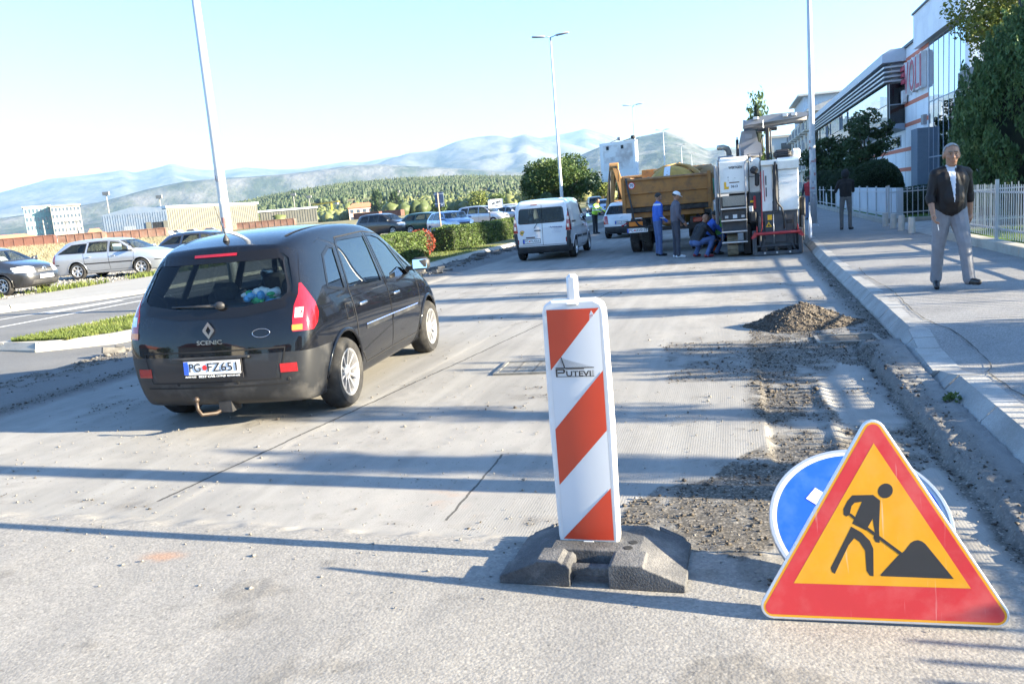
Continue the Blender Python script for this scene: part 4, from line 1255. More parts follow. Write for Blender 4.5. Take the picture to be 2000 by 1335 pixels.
mb2 = MB(T); mb2.box((0, .008, 0), (.555, .012, .040), mi=0)
for t_, x_, w_, s_ in (('AUTO PLAC', -.205, .10, .018), ('BEST CAR', -.055, .15, .026), ('CETINJE', .075, .085, .018), ('067/549-888', .19, .115, .018)):
    add_text(mb2, t_, s_, Matrix.Translation((x_, -.001, 0)), w_, 1, .003, True)
mb2.build('plate_holder', [ink, plate_w], mpv)
# parking sensors, tow ball, exhaust shield, aerial
for x in (-.34, .22, .66):
    h0, n0 = sh.hit('B', x, .43)
    mb = MB(Matrix.Translation(h0) @ n0.to_track_quat('Z', 'Y').to_matrix().to_4x4()); mb.lathe([(0, .004), (.013, .004), (.017, .001)], 14, 'z'); child(mb, 'parking_sensor', seam_m)
rusty = mat('tow_ball_rust', (.05, .036, .028), .5, .3, var=.3, vscale=25)
mb = MB(); b0 = sh.hit('B', -.12, .36)[0].y
mb.tube([(.02, b0 + .22, .20), (-.02, b0 + .0, .17), (-.10, b0 - .09, .18), (-.115, b0 - .115, .235), (-.115, b0 - .115, .30)], [.017, .017, .017, .016, .013], 10)
mb.ball((-.115, b0 - .115, .318), .025, 14, 10)
child(mb, 'tow_ball', rusty, smooth=True)
mb = MB(); mb.box((.05, b0 + .12, .22), (.12, .16, .11)); mb.box((0, b0 + .25, .25), (1.1, .06, .06)); child(mb, 'tow_bracket', blackp)
mb = MB(); t0 = sh.hit('T', -.02, .52)[0]
mb.lathe([(.03, 0), (.026, .02), (.010, .05), (.006, .06)], 12, 'z', tuple(t0)); mb.tube([t0 + Vector((0, 0, .05)), t0 + Vector((0, -.13, .33))], [.0045, .0025], 5)
child(mb, 'aerial', blackp, smooth=True)
# driver seen through the rear window, luggage cover, shopping bags
mb = MB(); mb.box((0, .62, 1.0), (1.3, .62, .02)); child(mb, 'parcel_shelf', mat('shelf_grey', (.12, .13, .14), .8))
mb = MB()
for i in range(26):
    r = random.Random(i); mb.ball((.30 + r.uniform(-.16, .16), .36 + r.uniform(-.05, .1), 1.08 + r.uniform(-.02, .07)), (r.uniform(.03, .07), r.uniform(.03, .05), r.uniform(.02, .05)), 7, 5, mi=i % 3)
bag = child(mb, 'bag_heap', [mat('bag_green', (.06, .42, .16), .5), mat('bag_blue', (.12, .35, .62), .5), mat('bag_white', (.75, .77, .78), .5)])
mpv_root = mpv
tag(bag, 'green, blue and white carrier bags behind the rear glass'); bag['label'] = 'green, blue and white carrier bags behind the rear glass'
# bumper-grey bar above the number plate
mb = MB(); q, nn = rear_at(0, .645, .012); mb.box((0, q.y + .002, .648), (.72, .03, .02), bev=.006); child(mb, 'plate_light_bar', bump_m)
# ================================================================== BARRIER, SIGNS, GRATES, PILE
GZ0 = .046
refl_white = mat('reflective_white', (.56, .585, .62), .32, var=.03, vscale=3, coat=.3)
refl_red = mat('reflective_red', (.48, .042, .016), .35, var=.06, vscale=4, coat=.3)
white_plastic = mat('white_plastic', (.66, .66, .67), .38, var=.03, vscale=5, dirt=(.5, .48, .45), dscale=7, damt=.25)
rubber_m = mat('recycled_rubber', (.055, .056, .06), .8, var=.25, vscale=7, bump=.5, bscale=120, dirt=(.22, .21, .20), dscale=5, damt=.5, speck=.2, sscale=140)
def bevel(o, w, seg=2):
    md = o.modifiers.new('edge', 'BEVEL'); md.width = w; md.segments = seg; md.limit_method = 'ANGLE'; md.angle_limit = R_(35)
    return o
bar = thing('road_barrier', 'red and white striped traffic panel standing on a black rubber foot', 'barrier', (-.655, 3.56, GZ0 - .004), R_(-1.5))
# foot
mb = MB()
prof = [(-.40, 0), (-.40, .026), (-.385, .036), (-.225, .098), (-.20, .106), (.20, .106), (.225, .098), (.385, .036), (.40, .026), (.40, 0)]
mb.prism(prof, -.13, .17, 'y')
mb.prism([(-.41, 0), (-.41, .034), (-.24, .103), (-.235, .112), (-.14, .112), (-.12, .098), (-.10, .098), (-.085, .082), (-.085, 0)], -.285, -.132, 'y')
mb.prism([(.41, 0), (.41, .034), (.24, .103), (.235, .112), (.10, .112), (.085, .10), (.085, 0)], -.285, -.132, 'y')
foot = bevel(mb.build('rubber_foot', rubber_m, bar), .008)
mb = MB(); mb.box((0, -.222, .055), (.20, .05, .045)); bevel(mb.build('grip_bar', rubber_m, foot), .008)
for sx in (-1, 1):
    mb = MB(); mb.prism([(sx * .255, .055), (sx * .375, .003), (sx * .375, .03), (sx * .26, .088)], .173, .205, 'y'); bevel(mb.build('side_rib', rubber_m, foot), .006)
    mb = MB(); mb.prism([(sx * .255, .03), (sx * .38, .0), (sx * .38, .028), (sx * .25, .086)], .205, .225, 'y'); bevel(mb.build('side_lip', rubber_m, foot), .006)
for (x, y) in ((.16, -.03), (.145, -.09), (-.19, .08)):
    mb = MB(); mb.lathe([(0, .1085), (.018, .1085), (.022, .1065)], 16, 'z', (x, y, 0)); mb.build('lock_hole', seam_m, foot)
# panel frame
pan = bpy.data.objects.new('panel', None); COL.objects.link(pan); pan.parent = bar; pan.location = (-.045, -.01, .075); pan.empty_display_size = .1
W2 = .142
out = [(-W2 + .008, .0), (W2 - .008, .0), (W2, .05), (W2 + .006, .60), (W2, 1.10), (W2 - .010, 1.135), (W2 - .045, 1.155), (-W2 + .045, 1.155), (-W2 + .010, 1.135), (-W2, 1.10), (-W2 - .006, .60), (-W2, .05)]
mb = MB(); mb.prism(out, -.022, .045, 'y'); bevel(mb.build('panel_frame', white_plastic, pan), .012, 3)
mb = MB(); mb.box((-.0, .01, 1.20), (.048, .045, .13), bev=.012); mb.build('handle', white_plastic, pan, auto=40)
FW, FH, F0 = .237, 1.075, .04
def fx_(u, t): return ((u - .5) * FW, F0 + FH * (1 - t))
def bow(x): return -.0245 - .004 * (1 - (2 * x / FW) ** 2)
def facet(poly, m, name, off=0.0, parent=pan, n=8):
    """thin coloured sheet on the gently bowed panel face; poly in (u, t)"""
    P = [fx_(*q) for q in poly]
    bm = bmesh.new(); f = bm.faces.new([bm.verts.new((x, 0, z)) for x, z in P])
    for i in range(1, 10):
        bmesh.ops.bisect_plane(bm, geom=list(bm.faces) + list(bm.edges) + list(bm.verts), plane_co=(-FW / 2 + FW * i / 10, 0, 0), plane_no=(1, 0, 0))
    for v in bm.verts: v.co.y = bow(v.co.x) - off
    bmesh.ops.recalc_face_normals(bm, faces=bm.faces)
    me = bpy.data.meshes.new(name); bm.to_mesh(me); bm.free()
    for f in me.polygons:
        if f.normal.y > 0: f.flip()
    me.shade_smooth()
    me.materials.append(m); o = bpy.data.objects.new(name, me); COL.objects.link(o); o.parent = parent
    return o
facet([(0, 1), (1, 1), (1, 0), (0, 0)], refl_white, 'reflective_sheet')
facet([(0, 0), (1, 0), (0, .255)], refl_red, 'red_stripe', .0012)
facet([(0, .51), (1, .26), (1, .515), (0, .757)], refl_red, 'red_stripe', .0012)
facet([(1, .768), (1, 1), (0, 1)], refl_red, 'red_stripe', .0012)
# printed bridge emblem and PUTEVI lettering
logo_m = mat('logo_grey', (.035, .036, .04), .4, var=0)
lgt = mat('logo_line', (.30, .31, .33), .4, var=0)
mb = MB(Matrix.Translation((0, -.031, F0 + FH * (1 - .272))))
def ln(a, b, w, mi=0): mb.bar((a[0], 0, a[1]), (b[0], 0, b[1]), w, .001, mi)
def pl(pts, mi=0): mb.prism(pts, -.0006, .0006, 'y', mi)
pl([(-.068, .078), (-.064, .078), (-.050, .030), (-.056, .030)])                 # mast
for k in range(6): ln((-.066, .074 - k * .002), (-.092 + k * .006, .030), .0009, 1)
for k in range(9): ln((-.066, .074 - k * .003), (.075 - k * .014, .030), .0008, 1)
pl([(-.095, .027), (.080, .027), (.080, .031), (-.095, .031)])
pl([(-.05, .022), (.035, .022), (.035, .0255), (-.05, .0255)])
pl([(-.095, -.012), (.080, -.012), (.080, -.0095), (-.095, -.0095)])
pl([(-.095, -.009), (-.088, -.009), (-.088, .025), (-.095, .025)])               # P
pl([(-.088, .025), (-.058, .025), (-.052, .019), (-.052, .010), (-.058, .004), (-.086, .004), (-.086, .010), (-.062, .010), (-.060, .012), (-.060, .017), (-.062, .019), (-.088, .019)])
add_text(mb, 'UTEVI', .034, Matrix.Translation((.009, 0, .001)), .112, 0, .0012, True)
add_text(mb, 'DOO', .010, Matrix.Translation((.074, 0, .004)) @ Matrix.Rotation(R_(90), 4, 'Y'), .024, 0, .0012)
mb.build('printed_emblem', [logo_m, lgt], pan)
mb = MB(Matrix.Translation((.083, -.0275, F0 + FH * (1 - .028))))
pl([(-.009, .0), (.011, .0), (.001, .021)]); pl([(-.021, -.004), (.010, -.004), (.005, -.009), (-.018, -.009)]); pl([(-.018, -.012), (.0, -.012), (-.010, -.022), (-.018, -.020)])
mb.build('printed_mark', refl_white, pan)
# cast fold line left by the mounting strip
mb = MB(Matrix.Translation((0, -.027, F0 - .012))); mb.box((0, 0, 0), (.05, .008, .012), bev=.003); mb.build('latch', white_plastic, pan)
mb = MB(Matrix.Translation((0, -.026, F0 + FH + .022))); mb.box((0, 0, 0), (.05, .008, .010), bev=.003); mb.build('latch', white_plastic, pan)

# ---- triangular roadworks sign
sign_y = mat('sign_yellow', (.60, .275, .006), .35, var=.07, vscale=9, coat=.25, dirt=(.58, .36, .09), dscale=6, damt=.25, scratch=.30)
sign_r = mat('sign_red', (.47, .026, .032), .35, var=.08, vscale=6, coat=.25, dirt=(.52, .14, .13), dscale=5, damt=.4, scratch=.28)
sign_k = mat('sign_black', (.022, .022, .024), .4, var=.1, coat=.2)
alu = mat('aluminium_edge', (.68, .70, .73), .35, .8, var=.06)
alu_back = mat('sign_back_grey', (.40, .41, .42), .45, .6, var=.1)
tri = thing('warning_sign', 'triangular red and yellow roadworks sign with a digging worker, propped on the ground', 'road sign', (.478, 3.085, GZ0 + .004), R_(1.2))
tri_t = bpy.data.objects.new('plate', None); COL.objects.link(tri_t); tri_t.parent = tri; tri_t.rotation_euler = (R_(-11), 0, R_(0)); tri_t.empty_display_size = .1
def round_tri(s, r, cz, n=7):
    """equilateral triangle, side s, corner radius r, apex up, base centre at (0, cz)"""
    h = s * math.sqrt(3) / 2
    cs = [(-s / 2 + r * math.sqrt(3), cz + r), (s / 2 - r * math.sqrt(3), cz + r), (0, cz + h - 2 * r)]
    P = []
    for (c, a0) in zip(cs, (150, 270, 30)):
        for i in range(n + 1):
            a = R_(a0 + 120 * i / n); P.append((c[0] + r * math.cos(a), c[1] + r * math.sin(a)))
    return P
S0 = .93
mb = MB(); mb.prism(round_tri(S0, .045, 0), -.004, .016, 'y'); bevel(mb.build('sign_rim', alu, tri_t), .004)
mb = MB(); mb.prism(round_tri(S0 - .032, .036, .0095), -.00435, -.0041, 'y'); mb.build('yellow_border', sign_y, tri_t)
mb = MB(); mb.prism(round_tri(S0 - .062, .026, .0185), -.0047, -.00445, 'y'); mb.build('red_border', sign_r, tri_t)
SI = .615; zI = .140
mb = MB(); mb.prism([(-SI / 2, zI), (SI / 2, zI), (0, zI + SI * .866)], -.00505, -.0048, 'y'); mb.build('yellow_field', sign_y, tri_t)
A = np.array([[330, 1072, 1], [1305, 1097, 1], [740, 293, 1]], float)
cu_ = np.linalg.solve(A, [-SI / 2, SI / 2, 0]); cv_ = np.linalg.solve(A, [zI, zI, zI + SI * .866])
def zp(pts): return [(float(np.dot(cu_, (a, b, 1))), float(np.dot(cv_, (a, b, 1)))) for a, b in pts]
def flat_poly(pts, y, m, name, parent):
    me = bpy.data.meshes.new(name); bm = bmesh.new()
    bvs = [bm.verts.new((a, y, b)) for a, b in pts]
    for t in tessellate_polygon([[Vector((a, b, 0)) for a, b in pts]]): bm.faces.new([bvs[i] for i in t])
    r = bmesh.ops.extrude_face_region(bm, geom=list(bm.faces)); 
    for v in r['geom']:
        if isinstance(v, bmesh.types.BMVert): v.co.y += .0002
    bmesh.ops.recalc_face_normals(bm, faces=bm.faces)
    bm.to_mesh(me); bm.free(); me.materials.append(m)
    o = bpy.data.objects.new(name, me); COL.objects.link(o); o.parent = parent; return o
wk = bpy.data.objects.new('worker_symbol', None); COL.objects.link(wk); wk.parent = tri_t; wk.empty_display_size = .05
flat_poly(zp([(819 + 41 * math.cos(t), 559 + 41 * math.sin(t)) for t in [2 * PI * i / 22 for i in range(22)]]), -.0054, sign_k, 'symbol_head', wk)
flat_poly(zp([(637, 580), (752, 580), (793, 612), (795, 770), (803, 846), (780, 843), (766, 818), (774, 790), (757, 712), (724, 777), (645, 738), (693, 617), (652, 622), (636, 640), (630, 672), (628, 688), (610, 698), (594, 688), (591, 655), (612, 610)]), -.0054, sign_k, 'symbol_torso', wk)
flat_poly(zp([(640, 755), (700, 788), (748, 835), (770, 880), (779, 1032), (757, 1028), (738, 1000), (725, 890), (690, 840), (660, 820), (630, 860), (562, 1018), (545, 1008), (537, 985)]), -.0054, sign_k, 'symbol_legs', wk)
flat_poly(zp([(633, 680), (727, 755), (933, 905), (922, 918), (717, 767), (624, 690)]), -.0057, sign_k, 'symbol_shovel', wk)
flat_poly(zp([(815, 1025), (905, 920), (940, 893), (972, 848), (990, 837), (1010, 833), (1032, 840), (1052, 855), (1213, 1045), (822, 1031)]), -.0054, sign_k, 'symbol_heap', wk)
mb = MB(); mb.bar((-.10, .02, .60), (-.10, .02, .04), .03, .02); mb.bar((.10, .02, .60), (.10, .02, .04), .03, .02); mb.box((0, .022, .30), (.5, .02, .03)); mb.build('back_brace', alu_back, tri_t)

# ---- round blue sign behind it
disc = thing('direction_sign', 'round blue sign with a white arrow, mostly hidden behind the triangular sign', 'road sign', (.468, 3.24, GZ0 - .004), R_(1.0))
dt = bpy.data.objects.new('plate', None); COL.objects.link(dt); dt.parent = disc; dt.rotation_euler = (R_(-52), 0, 0); dt.empty_display_size = .1
RD = .360
mb = MB(); mb.lathe([(0, .012), (RD, .012), (RD + .004, .006), (RD + .004, -.006), (RD, -.012), (RD - .012, -.012), (RD - .014, -.004), (0, -.004)], 64, 'y', (0, 0, RD + .006)); mb.build('sign_rim', alu, dt, auto=40)
mb = MB(); mb.lathe([(0, -.0055), (RD - .028, -.0055)], 64, 'y', (0, 0, RD + .006)); mb.build('blue_field', mat('sign_blue', (.012, .085, .60), .35, var=.08, coat=.25, dirt=(.1, .2, .62), dscale=6, damt=.3), dt)
mb = MB(); mb.lathe([(RD - .028, -.0058), (RD - .014, -.0058)], 64, 'y', (0, 0, RD + .006)); mb.build('white_border', refl_white, dt)
Tm = Matrix.Translation((0, -.0065, RD + .0)) @ Matrix.Rotation(R_(38), 4, 'Y')
mb = MB(Tm); mb.prism([(-.23, -.035), (.08, -.035), (.08, -.10), (.24, 0), (.08, .10), (.08, .035), (-.23, .035)], -.0008, .0004, 'y'); mb.build('white_arrow', refl_white, dt)
for sx in (-1, 1):
    mb = MB(); mb.tube([(sx * .18, .40, .30), (sx * .20, .50, -.03)], .011, 8); mb.build('prop_leg', alu_back, disc, smooth=True)

# ---- drain grates
iron = mat('cast_iron', (.20, .195, .18), .75, .3, var=.3, vscale=12, dirt=(.27, .25, .22), dscale=7, damt=.7)
def grate(name, label, loc, w, l, rz=0, dirt=None):
    t = thing(name, label, 'drain grate', loc, rz, 'drain grates in the road')
    mb = MB(); mb.box((0, 0, -.20), (w, l, .02)); mb.build('drain_pit', well_m, t)
    for sx in (-1, 1): MB().box((sx * w / 2, 0, 0), (.035, l + .035, .03)).build('frame_bar', iron, t)
    for sy in (-1, 1): MB().box((0, sy * l / 2, 0), (w - .035, .035, .03)).build('frame_bar', iron, t)
    n = 13
    for i in range(n):
        y = -l / 2 + l * (i + .5) / n
        MB().box((0, y, -.004), (w - .035, l / n * .52, .022)).build('grate_bar', dirt or iron, t)
    for x in (-w / 6, w / 6): MB().box((x, 0, -.0035), (.03, l - .035, .021)).build('cross_bar', dirt or iron, t)
    return t
# the road sheet carries the grate on a thin seat
grate('drain_grate', 'square iron drain grate in the middle of the milled lane behind the barrier', (-2.16, 8.25, .002), .58, .60, R_(2), dirt=mat('dusty_iron', (.27, .26, .24), .9, var=.3, vscale=20))
grate('drain_grate', 'dirt-clogged iron drain grate beside the kerb in front of the millings pile', (1.12, 9.27, .004), .60, .40, R_(1), dirt=mat('dirty_iron', (.13, .125, .115), .9, var=.3, vscale=20))
# ---- pile of millings
n = 60
th = np.linspace(0, 2 * PI, 73); rr_ = np.linspace(0, 1, 30)
TH, RR = np.meshgrid(th, rr_, indexing='ij')
PX = .74 + np.cos(TH) * RR * (.60 + .12 * np.sin(TH * 2 + 1) + .10 * np.sin(TH * 3)); PY = 10.35 + np.sin(TH) * RR * (.50 + .08 * np.cos(TH * 3))
PZ = .26 * (np.clip(1 - RR ** 1.45, 0, 1) ** 1.5) + .10 * np.exp(-((PX - .45) ** 2 + (PY - 10.1) ** 2) / .03) * (1 - RR)
PZ += (fbm(PX * 9, PY * 9, seed=17) - .5) * .07 * (1 - RR) ** .5 - .004
PX[-1] = PX[0]; PY[-1] = PY[0]; PZ[-1] = PZ[0]
pile = thing('millings_pile', 'small heap of dark asphalt millings beside the right kerb', 'rubble pile', (0, 0, 0))
heap_m = mat('millings', (.085, .073, .061), .95, var=.35, vscale=30, bump=.9, bscale=70, speck=.5, sscale=75, spec=.15)
h = grid_mesh('heap', PX, PY, PZ, heap_m, parent=pile)
k = 2600
ti = rng.integers(0, 72, k); ri = (np.sqrt(rng.uniform(0, 1, k)) * 29).astype(int)
Pp = np.stack([PX[ti, ri] + rng.normal(0, .01, k), PY[ti, ri] + rng.normal(0, .01, k), PZ[ti, ri] + .003], -1)
tag(stones('heap_stones', Pp, rng.lognormal(math.log(.010), .4, k), mat('heap_stone', (.11, .095, .08), .95, var=.5, vscale=50, spec=.15), 9, pile), kind='stuff')
# ---- broken asphalt slabs along the median kerb
slab_m = mat('broken_asphalt', (.115, .112, .108), .95, var=.35, vscale=9, bump=.5, bscale=60, dirt=(.22, .21, .195), dscale=5, damt=.6, spec=.15)
rs = random.Random(12)
for i in range(40):
    y = 17.8 + (i / 40) ** 1.15 * 17 + rs.uniform(-.2, .2) if i < 33 else rs.uniform(9.5, 13.5)
    dx = rs.uniform(.12, 1.15) * (1.0 if y < 26 else .8)
    x = (RX0 + dx) if i < 33 else -9.4 + rs.uniform(0, 1.0)
    if i >= 33: x = rs.uniform(-9.2, -8.1)
    k = rs.randint(5, 7); s = rs.uniform(.14, .36) * (1 if i < 33 else .55)
    pts = [(s * rs.uniform(.6, 1.1) * math.cos(2 * PI * j / k), s * rs.uniform(.45, .9) * math.sin(2 * PI * j / k)) for j in range(k)]
    mb = MB(); mb.prism(pts, -.02, rs.uniform(.035, .07), 'z')
    o = mb.build('asphalt_slab', slab_m)
    o.location = (x, y, .02 + rs.uniform(.0, .05)); o.rotation_euler = (R_(rs.uniform(-14, 14)), R_(rs.uniform(-14, 14)), rs.uniform(0, 6))
    tag(o, 'broken flat slab of old asphalt lying along the median kerb', 'asphalt slab', 'broken asphalt slabs along the median kerb')
k = 2200
yy = rng.uniform(9.3, 36, k); xx = RX0 + np.abs(rng.normal(.25, .35, k)) + np.interp(yy, [9, 12, 16, 22], [-.1, -.25, -.1, .0]) + .1
Sx = rng.lognormal(math.log(.022), .55, k)
tag(stones('kerbside_rubble', np.stack([xx, yy, .03 + Sx * .3], -1), Sx, slab_m, 21), 'dark asphalt rubble strewn along the median kerb', 'rubble', kind='stuff')
# ================================================================== PEOPLE
def capsule(mb, a, b, ra, rb, n=12):
    a = Vector(a); b = Vector(b); d = b - a
    if d.length < 1e-5: d = Vector((0, 0, 1e-4))
    t = d.normalized(); u = t.orthogonal().normalized(); w = t.cross(u)
    rings = []
    for i in range(5):
        q = -PI / 2 + (PI / 2) * i / 4
        rings.append((a + t * ra * math.sin(q), max(ra * math.cos(q), ra * .02)))
    for i in range(5):
        q = (PI / 2) * i / 4
        rings.append((b + t * rb * math.sin(q), max(rb * math.cos(q), rb * .02)))
    vs = []; fs = []
    for c, r in rings:
        for j in range(n):
            an = 2 * PI * j / n; vs.append(c + (u * math.cos(an) + w * math.sin(an)) * r)
    k = len(rings)
    for i in range(k - 1):
        for j in range(n): fs.append((i * n + j, i * n + (j + 1) % n, (i + 1) * n + (j + 1) % n, (i + 1) * n + j))
    fs.append(list(range(n))[::-1]); fs.append([(k - 1) * n + j for j in range(n)])
    mb.add(vs, fs)
class Figure:
    def __init__(s): s.mb = MB(); s.pr = []
    def cap(s, a, b, ra, rb, lab):
        capsule(s.mb, a, b, ra, rb); s.pr.append(('c', np.array(a, float), np.array(b, float), ra, rb, lab))
    def ell(s, c, r, lab, rot=None):
        s.mb.ball(c, r, 16, 12, rot=rot)
        R = np.array(rot.to_3x3()) if rot is not None else np.eye(3)
        s.pr.append(('e', np.array(c, float), np.array(r, float), R, None, lab))
    def dist(s, P):
        out = []
        for q in s.pr:
            if q[0] == 'c':
                a, b, ra, rb = q[1:5]; d = b - a; L = max(1e-9, d @ d)
                t = np.clip(((P - a) @ d) / L, 0, 1)
                out.append(np.linalg.norm(P - a - t[:, None] * d, axis=1) - (ra + (rb - ra) * t))
            else:
                c, r, R = q[1:4]
                k = np.linalg.norm(((P - c) @ R) / r, axis=1)
                out.append((k - 1) * r.min())
        return np.stack(out, 1)
    def build(s, name, mats, parent, voxel, over=None, smooth_it=3, fold=.004, fseed=0):
        o = s.mb.build(name, [])
        md = o.modifiers.new('r', 'REMESH'); md.mode = 'VOXEL'; md.voxel_size = voxel; md.adaptivity = 0
        sm = o.modifiers.new('s', 'SMOOTH'); sm.factor = .5; sm.iterations = smooth_it
        dg = bpy.context.evaluated_depsgraph_get()
        me = bpy.data.meshes.new_from_object(o.evaluated_get(dg))
        bpy.data.objects.remove(o)
        n = len(me.vertices); co = np.empty(n * 3, np.float32); me.vertices.get_or_init if False else None
        me.vertices.foreach_get('co', co); co = co.reshape(-1, 3).astype(float)
        labs = [q[5] for q in s.pr]; uniq = list(mats.keys())
        nf = len(me.polygons)
        ctr = np.empty(nf * 3, np.float32); me.polygons.foreach_get('center', ctr); ctr = ctr.reshape(-1, 3).astype(float)
        # small vertical wobble of the boundaries between garments
        D = s.dist(ctr); lab = np.array([uniq.index(labs[i]) for i in D.argmin(1)])
        if over is not None: lab = over(ctr, lab, uniq)
        # cloth folds
        if fold:
            nr = np.empty(n * 3, np.float32); me.vertices.foreach_get('normal', nr); nr = nr.reshape(-1, 3)
            vl = s.dist(co).argmin(1); cloth = np.array([labs[i] not in ('skin', 'eye', 'lip', 'hair') for i in vl])
            f = fbm(co[:, 0] * 16 + co[:, 2] * 5, co[:, 2] * 9 + co[:, 0] * 4, co[:, 1] * 14, oct=3, seed=fseed) - .5
            co = co + nr * (f * fold * 2 * cloth)[:, None]
            me.vertices.foreach_set('co', co.astype(np.float32).ravel())
        me.materials.clear()
        for k in uniq: me.materials.append(mats[k])
        me.polygons.foreach_set('material_index', lab.astype(np.int32))
        me.shade_smooth(); me.update()
        me.name = name
        o = bpy.data.objects.new(name, me); COL.objects.link(o); o.parent = parent
        return o
skin_m = mat('skin', (.42, .24, .165), .5, var=.12, vscale=30, spec=.35)
skin_t = mat('skin_tan', (.33, .18, .115), .5, var=.12, vscale=30, spec=.35)
eye_m = mat('eye_dark', (.03, .02, .015), .3, var=0)
lip_m = mat('lips', (.30, .12, .09), .5, var=0)
hair_grey = mat('grey_hair', (.28, .275, .27), .7, var=.35, vscale=120, bump=.5, bscale=300)
hair_dark = mat('dark_hair', (.02, .016, .013), .6, var=.3, vscale=120, bump=.5, bscale=300)
shoe_m = mat('black_shoe', (.012, .012, .013), .4, var=.2)
def V3(*a): return Vector(a)
def hand(F, wrist, d, palm_n, side, lab='skin', s=1.0, curl=.5):
    """palm plus four fingers and a thumb; d points along the hand, palm_n out of the palm"""
    d = Vector(d).normalized(); nrm = Vector(palm_n); nrm = (nrm - d * nrm.dot(d)).normalized(); w = d.cross(nrm) * side
    wrist = Vector(wrist)
    k = wrist + d * .05 * s
    F.cap(wrist, k, .026 * s, .030 * s, lab)
    for i, (o, L) in enumerate(((-.028, .066), (-.010, .076), (.009, .072), (.026, .056))):
        a = wrist + d * .082 * s + w * o * s
        F.cap(k + w * o * .8 * s, a, .017 * s, .0125 * s, lab)
        d1 = (d + nrm * curl * .7).normalized(); d2 = (d + nrm * curl * 2.0).normalized()
        b = a + d1 * L * .55 * s; c = b + d2 * L * .5 * s
        F.cap(a, b, .0115 * s, .010 * s, lab); F.cap(b, c, .010 * s, .008 * s, lab)
    t0 = wrist + d * .025 * s - w * .024 * s
    t1 = t0 + (d * .55 - w * .65 + nrm * .35).normalized() * .045 * s; t2 = t1 + (d * .9 - w * .1 + nrm * .45).normalized() * .035 * s
    F.cap(t0, t1, .016 * s, .0125 * s, lab); F.cap(t1, t2, .012 * s, .009 * s, lab)
def head(F, c, fwd, up, H, hair_lab='hair', s=1.0):
    """c = centre of the skull; fwd/up unit vectors"""
    f = Vector(fwd).normalized(); u = Vector(up); u = (u - f * u.dot(f)).normalized(); r = f.cross(u)
    R = Matrix((r, f, u)).transposed()
    def P(x, y, z): return tuple(Vector(c) + r * x * s + f * y * s + u * z * s)
    R4 = R.to_4x4()
    F.ell(P(0, -.008, .028), (.077 * s, .096 * s, .092 * s), 'skin', R4)
    F.ell(P(0, .022, -.045), (.060 * s, .070 * s, .072 * s), 'skin', R4)
    F.cap(P(-.022, .048, -.098), P(.022, .048, -.098), .024 * s, .024 * s, 'skin')
    F.cap(P(0, .088, .014), P(0, .108, -.026), .010 * s, .0155 * s, 'skin')
    for q in (-1, 1):
        F.ell(P(q * .079, -.005, -.008), (.012 * s, .022 * s, .034 * s), 'skin', R4)
        F.cap(P(q * .014, .089, .036), P(q * .046, .077, .036), .007 * s, .006 * s, 'brow')
        F.ell(P(q * .031, .0835, .012), (.010 * s, .006 * s, .005 * s), 'eye', R4)
        F.ell(P(q * .042, .064, -.022), (.026 * s, .022 * s, .024 * s), 'skin', R4)
    F.cap(P(-.022, .082, -.066), P(.022, .082, -.066), .007 * s, .007 * s, 'lip')
    return P, R4
def hair_cap(parent, P, R4, m, s=1.0, front=.055, low=-.035, thick=1.07, top=.03):
    """short hair: a shell over the skull, open at the face"""
    mb = MB(); ctr = Vector(P(0, -.012, .030)); R = R4.to_3x3(); inv = R.inverted()
    n, m_ = 36, 24; vs = []; keep = []; rh = random.Random(3)
    for i in range(m_ + 1):
        t = PI * i / m_
        for j in range(n):
            a = 2 * PI * j / n
            p = Vector((.0785 * math.sin(t) * math.cos(a), .0985 * math.sin(t) * math.sin(a), .0945 * math.cos(t))) * s * thick
            vs.append(ctr + R @ (p * (1 + rh.uniform(-.03, .03))))
            keep.append(p / s)
    fs = []
    for i in range(m_):
        for j in range(n):
            q = (i * n + j, (i + 1) * n + j, (i + 1) * n + (j + 1) % n, i * n + (j + 1) % n)
            c = sum((keep[k] for k in q), Vector()) / 4
            lim = low if c.y < -.01 else (low + (c.y + .01) * 1.6)
            if c.z > lim and not (c.y > .03 and c.z < front): fs.append(q)
    mb.add(vs, fs)
    o = mb.build('hair', m, parent, smooth=True)
    sd = o.modifiers.new('s', 'SOLIDIFY'); sd.thickness = .006 * s; sd.offset = -1
    return o
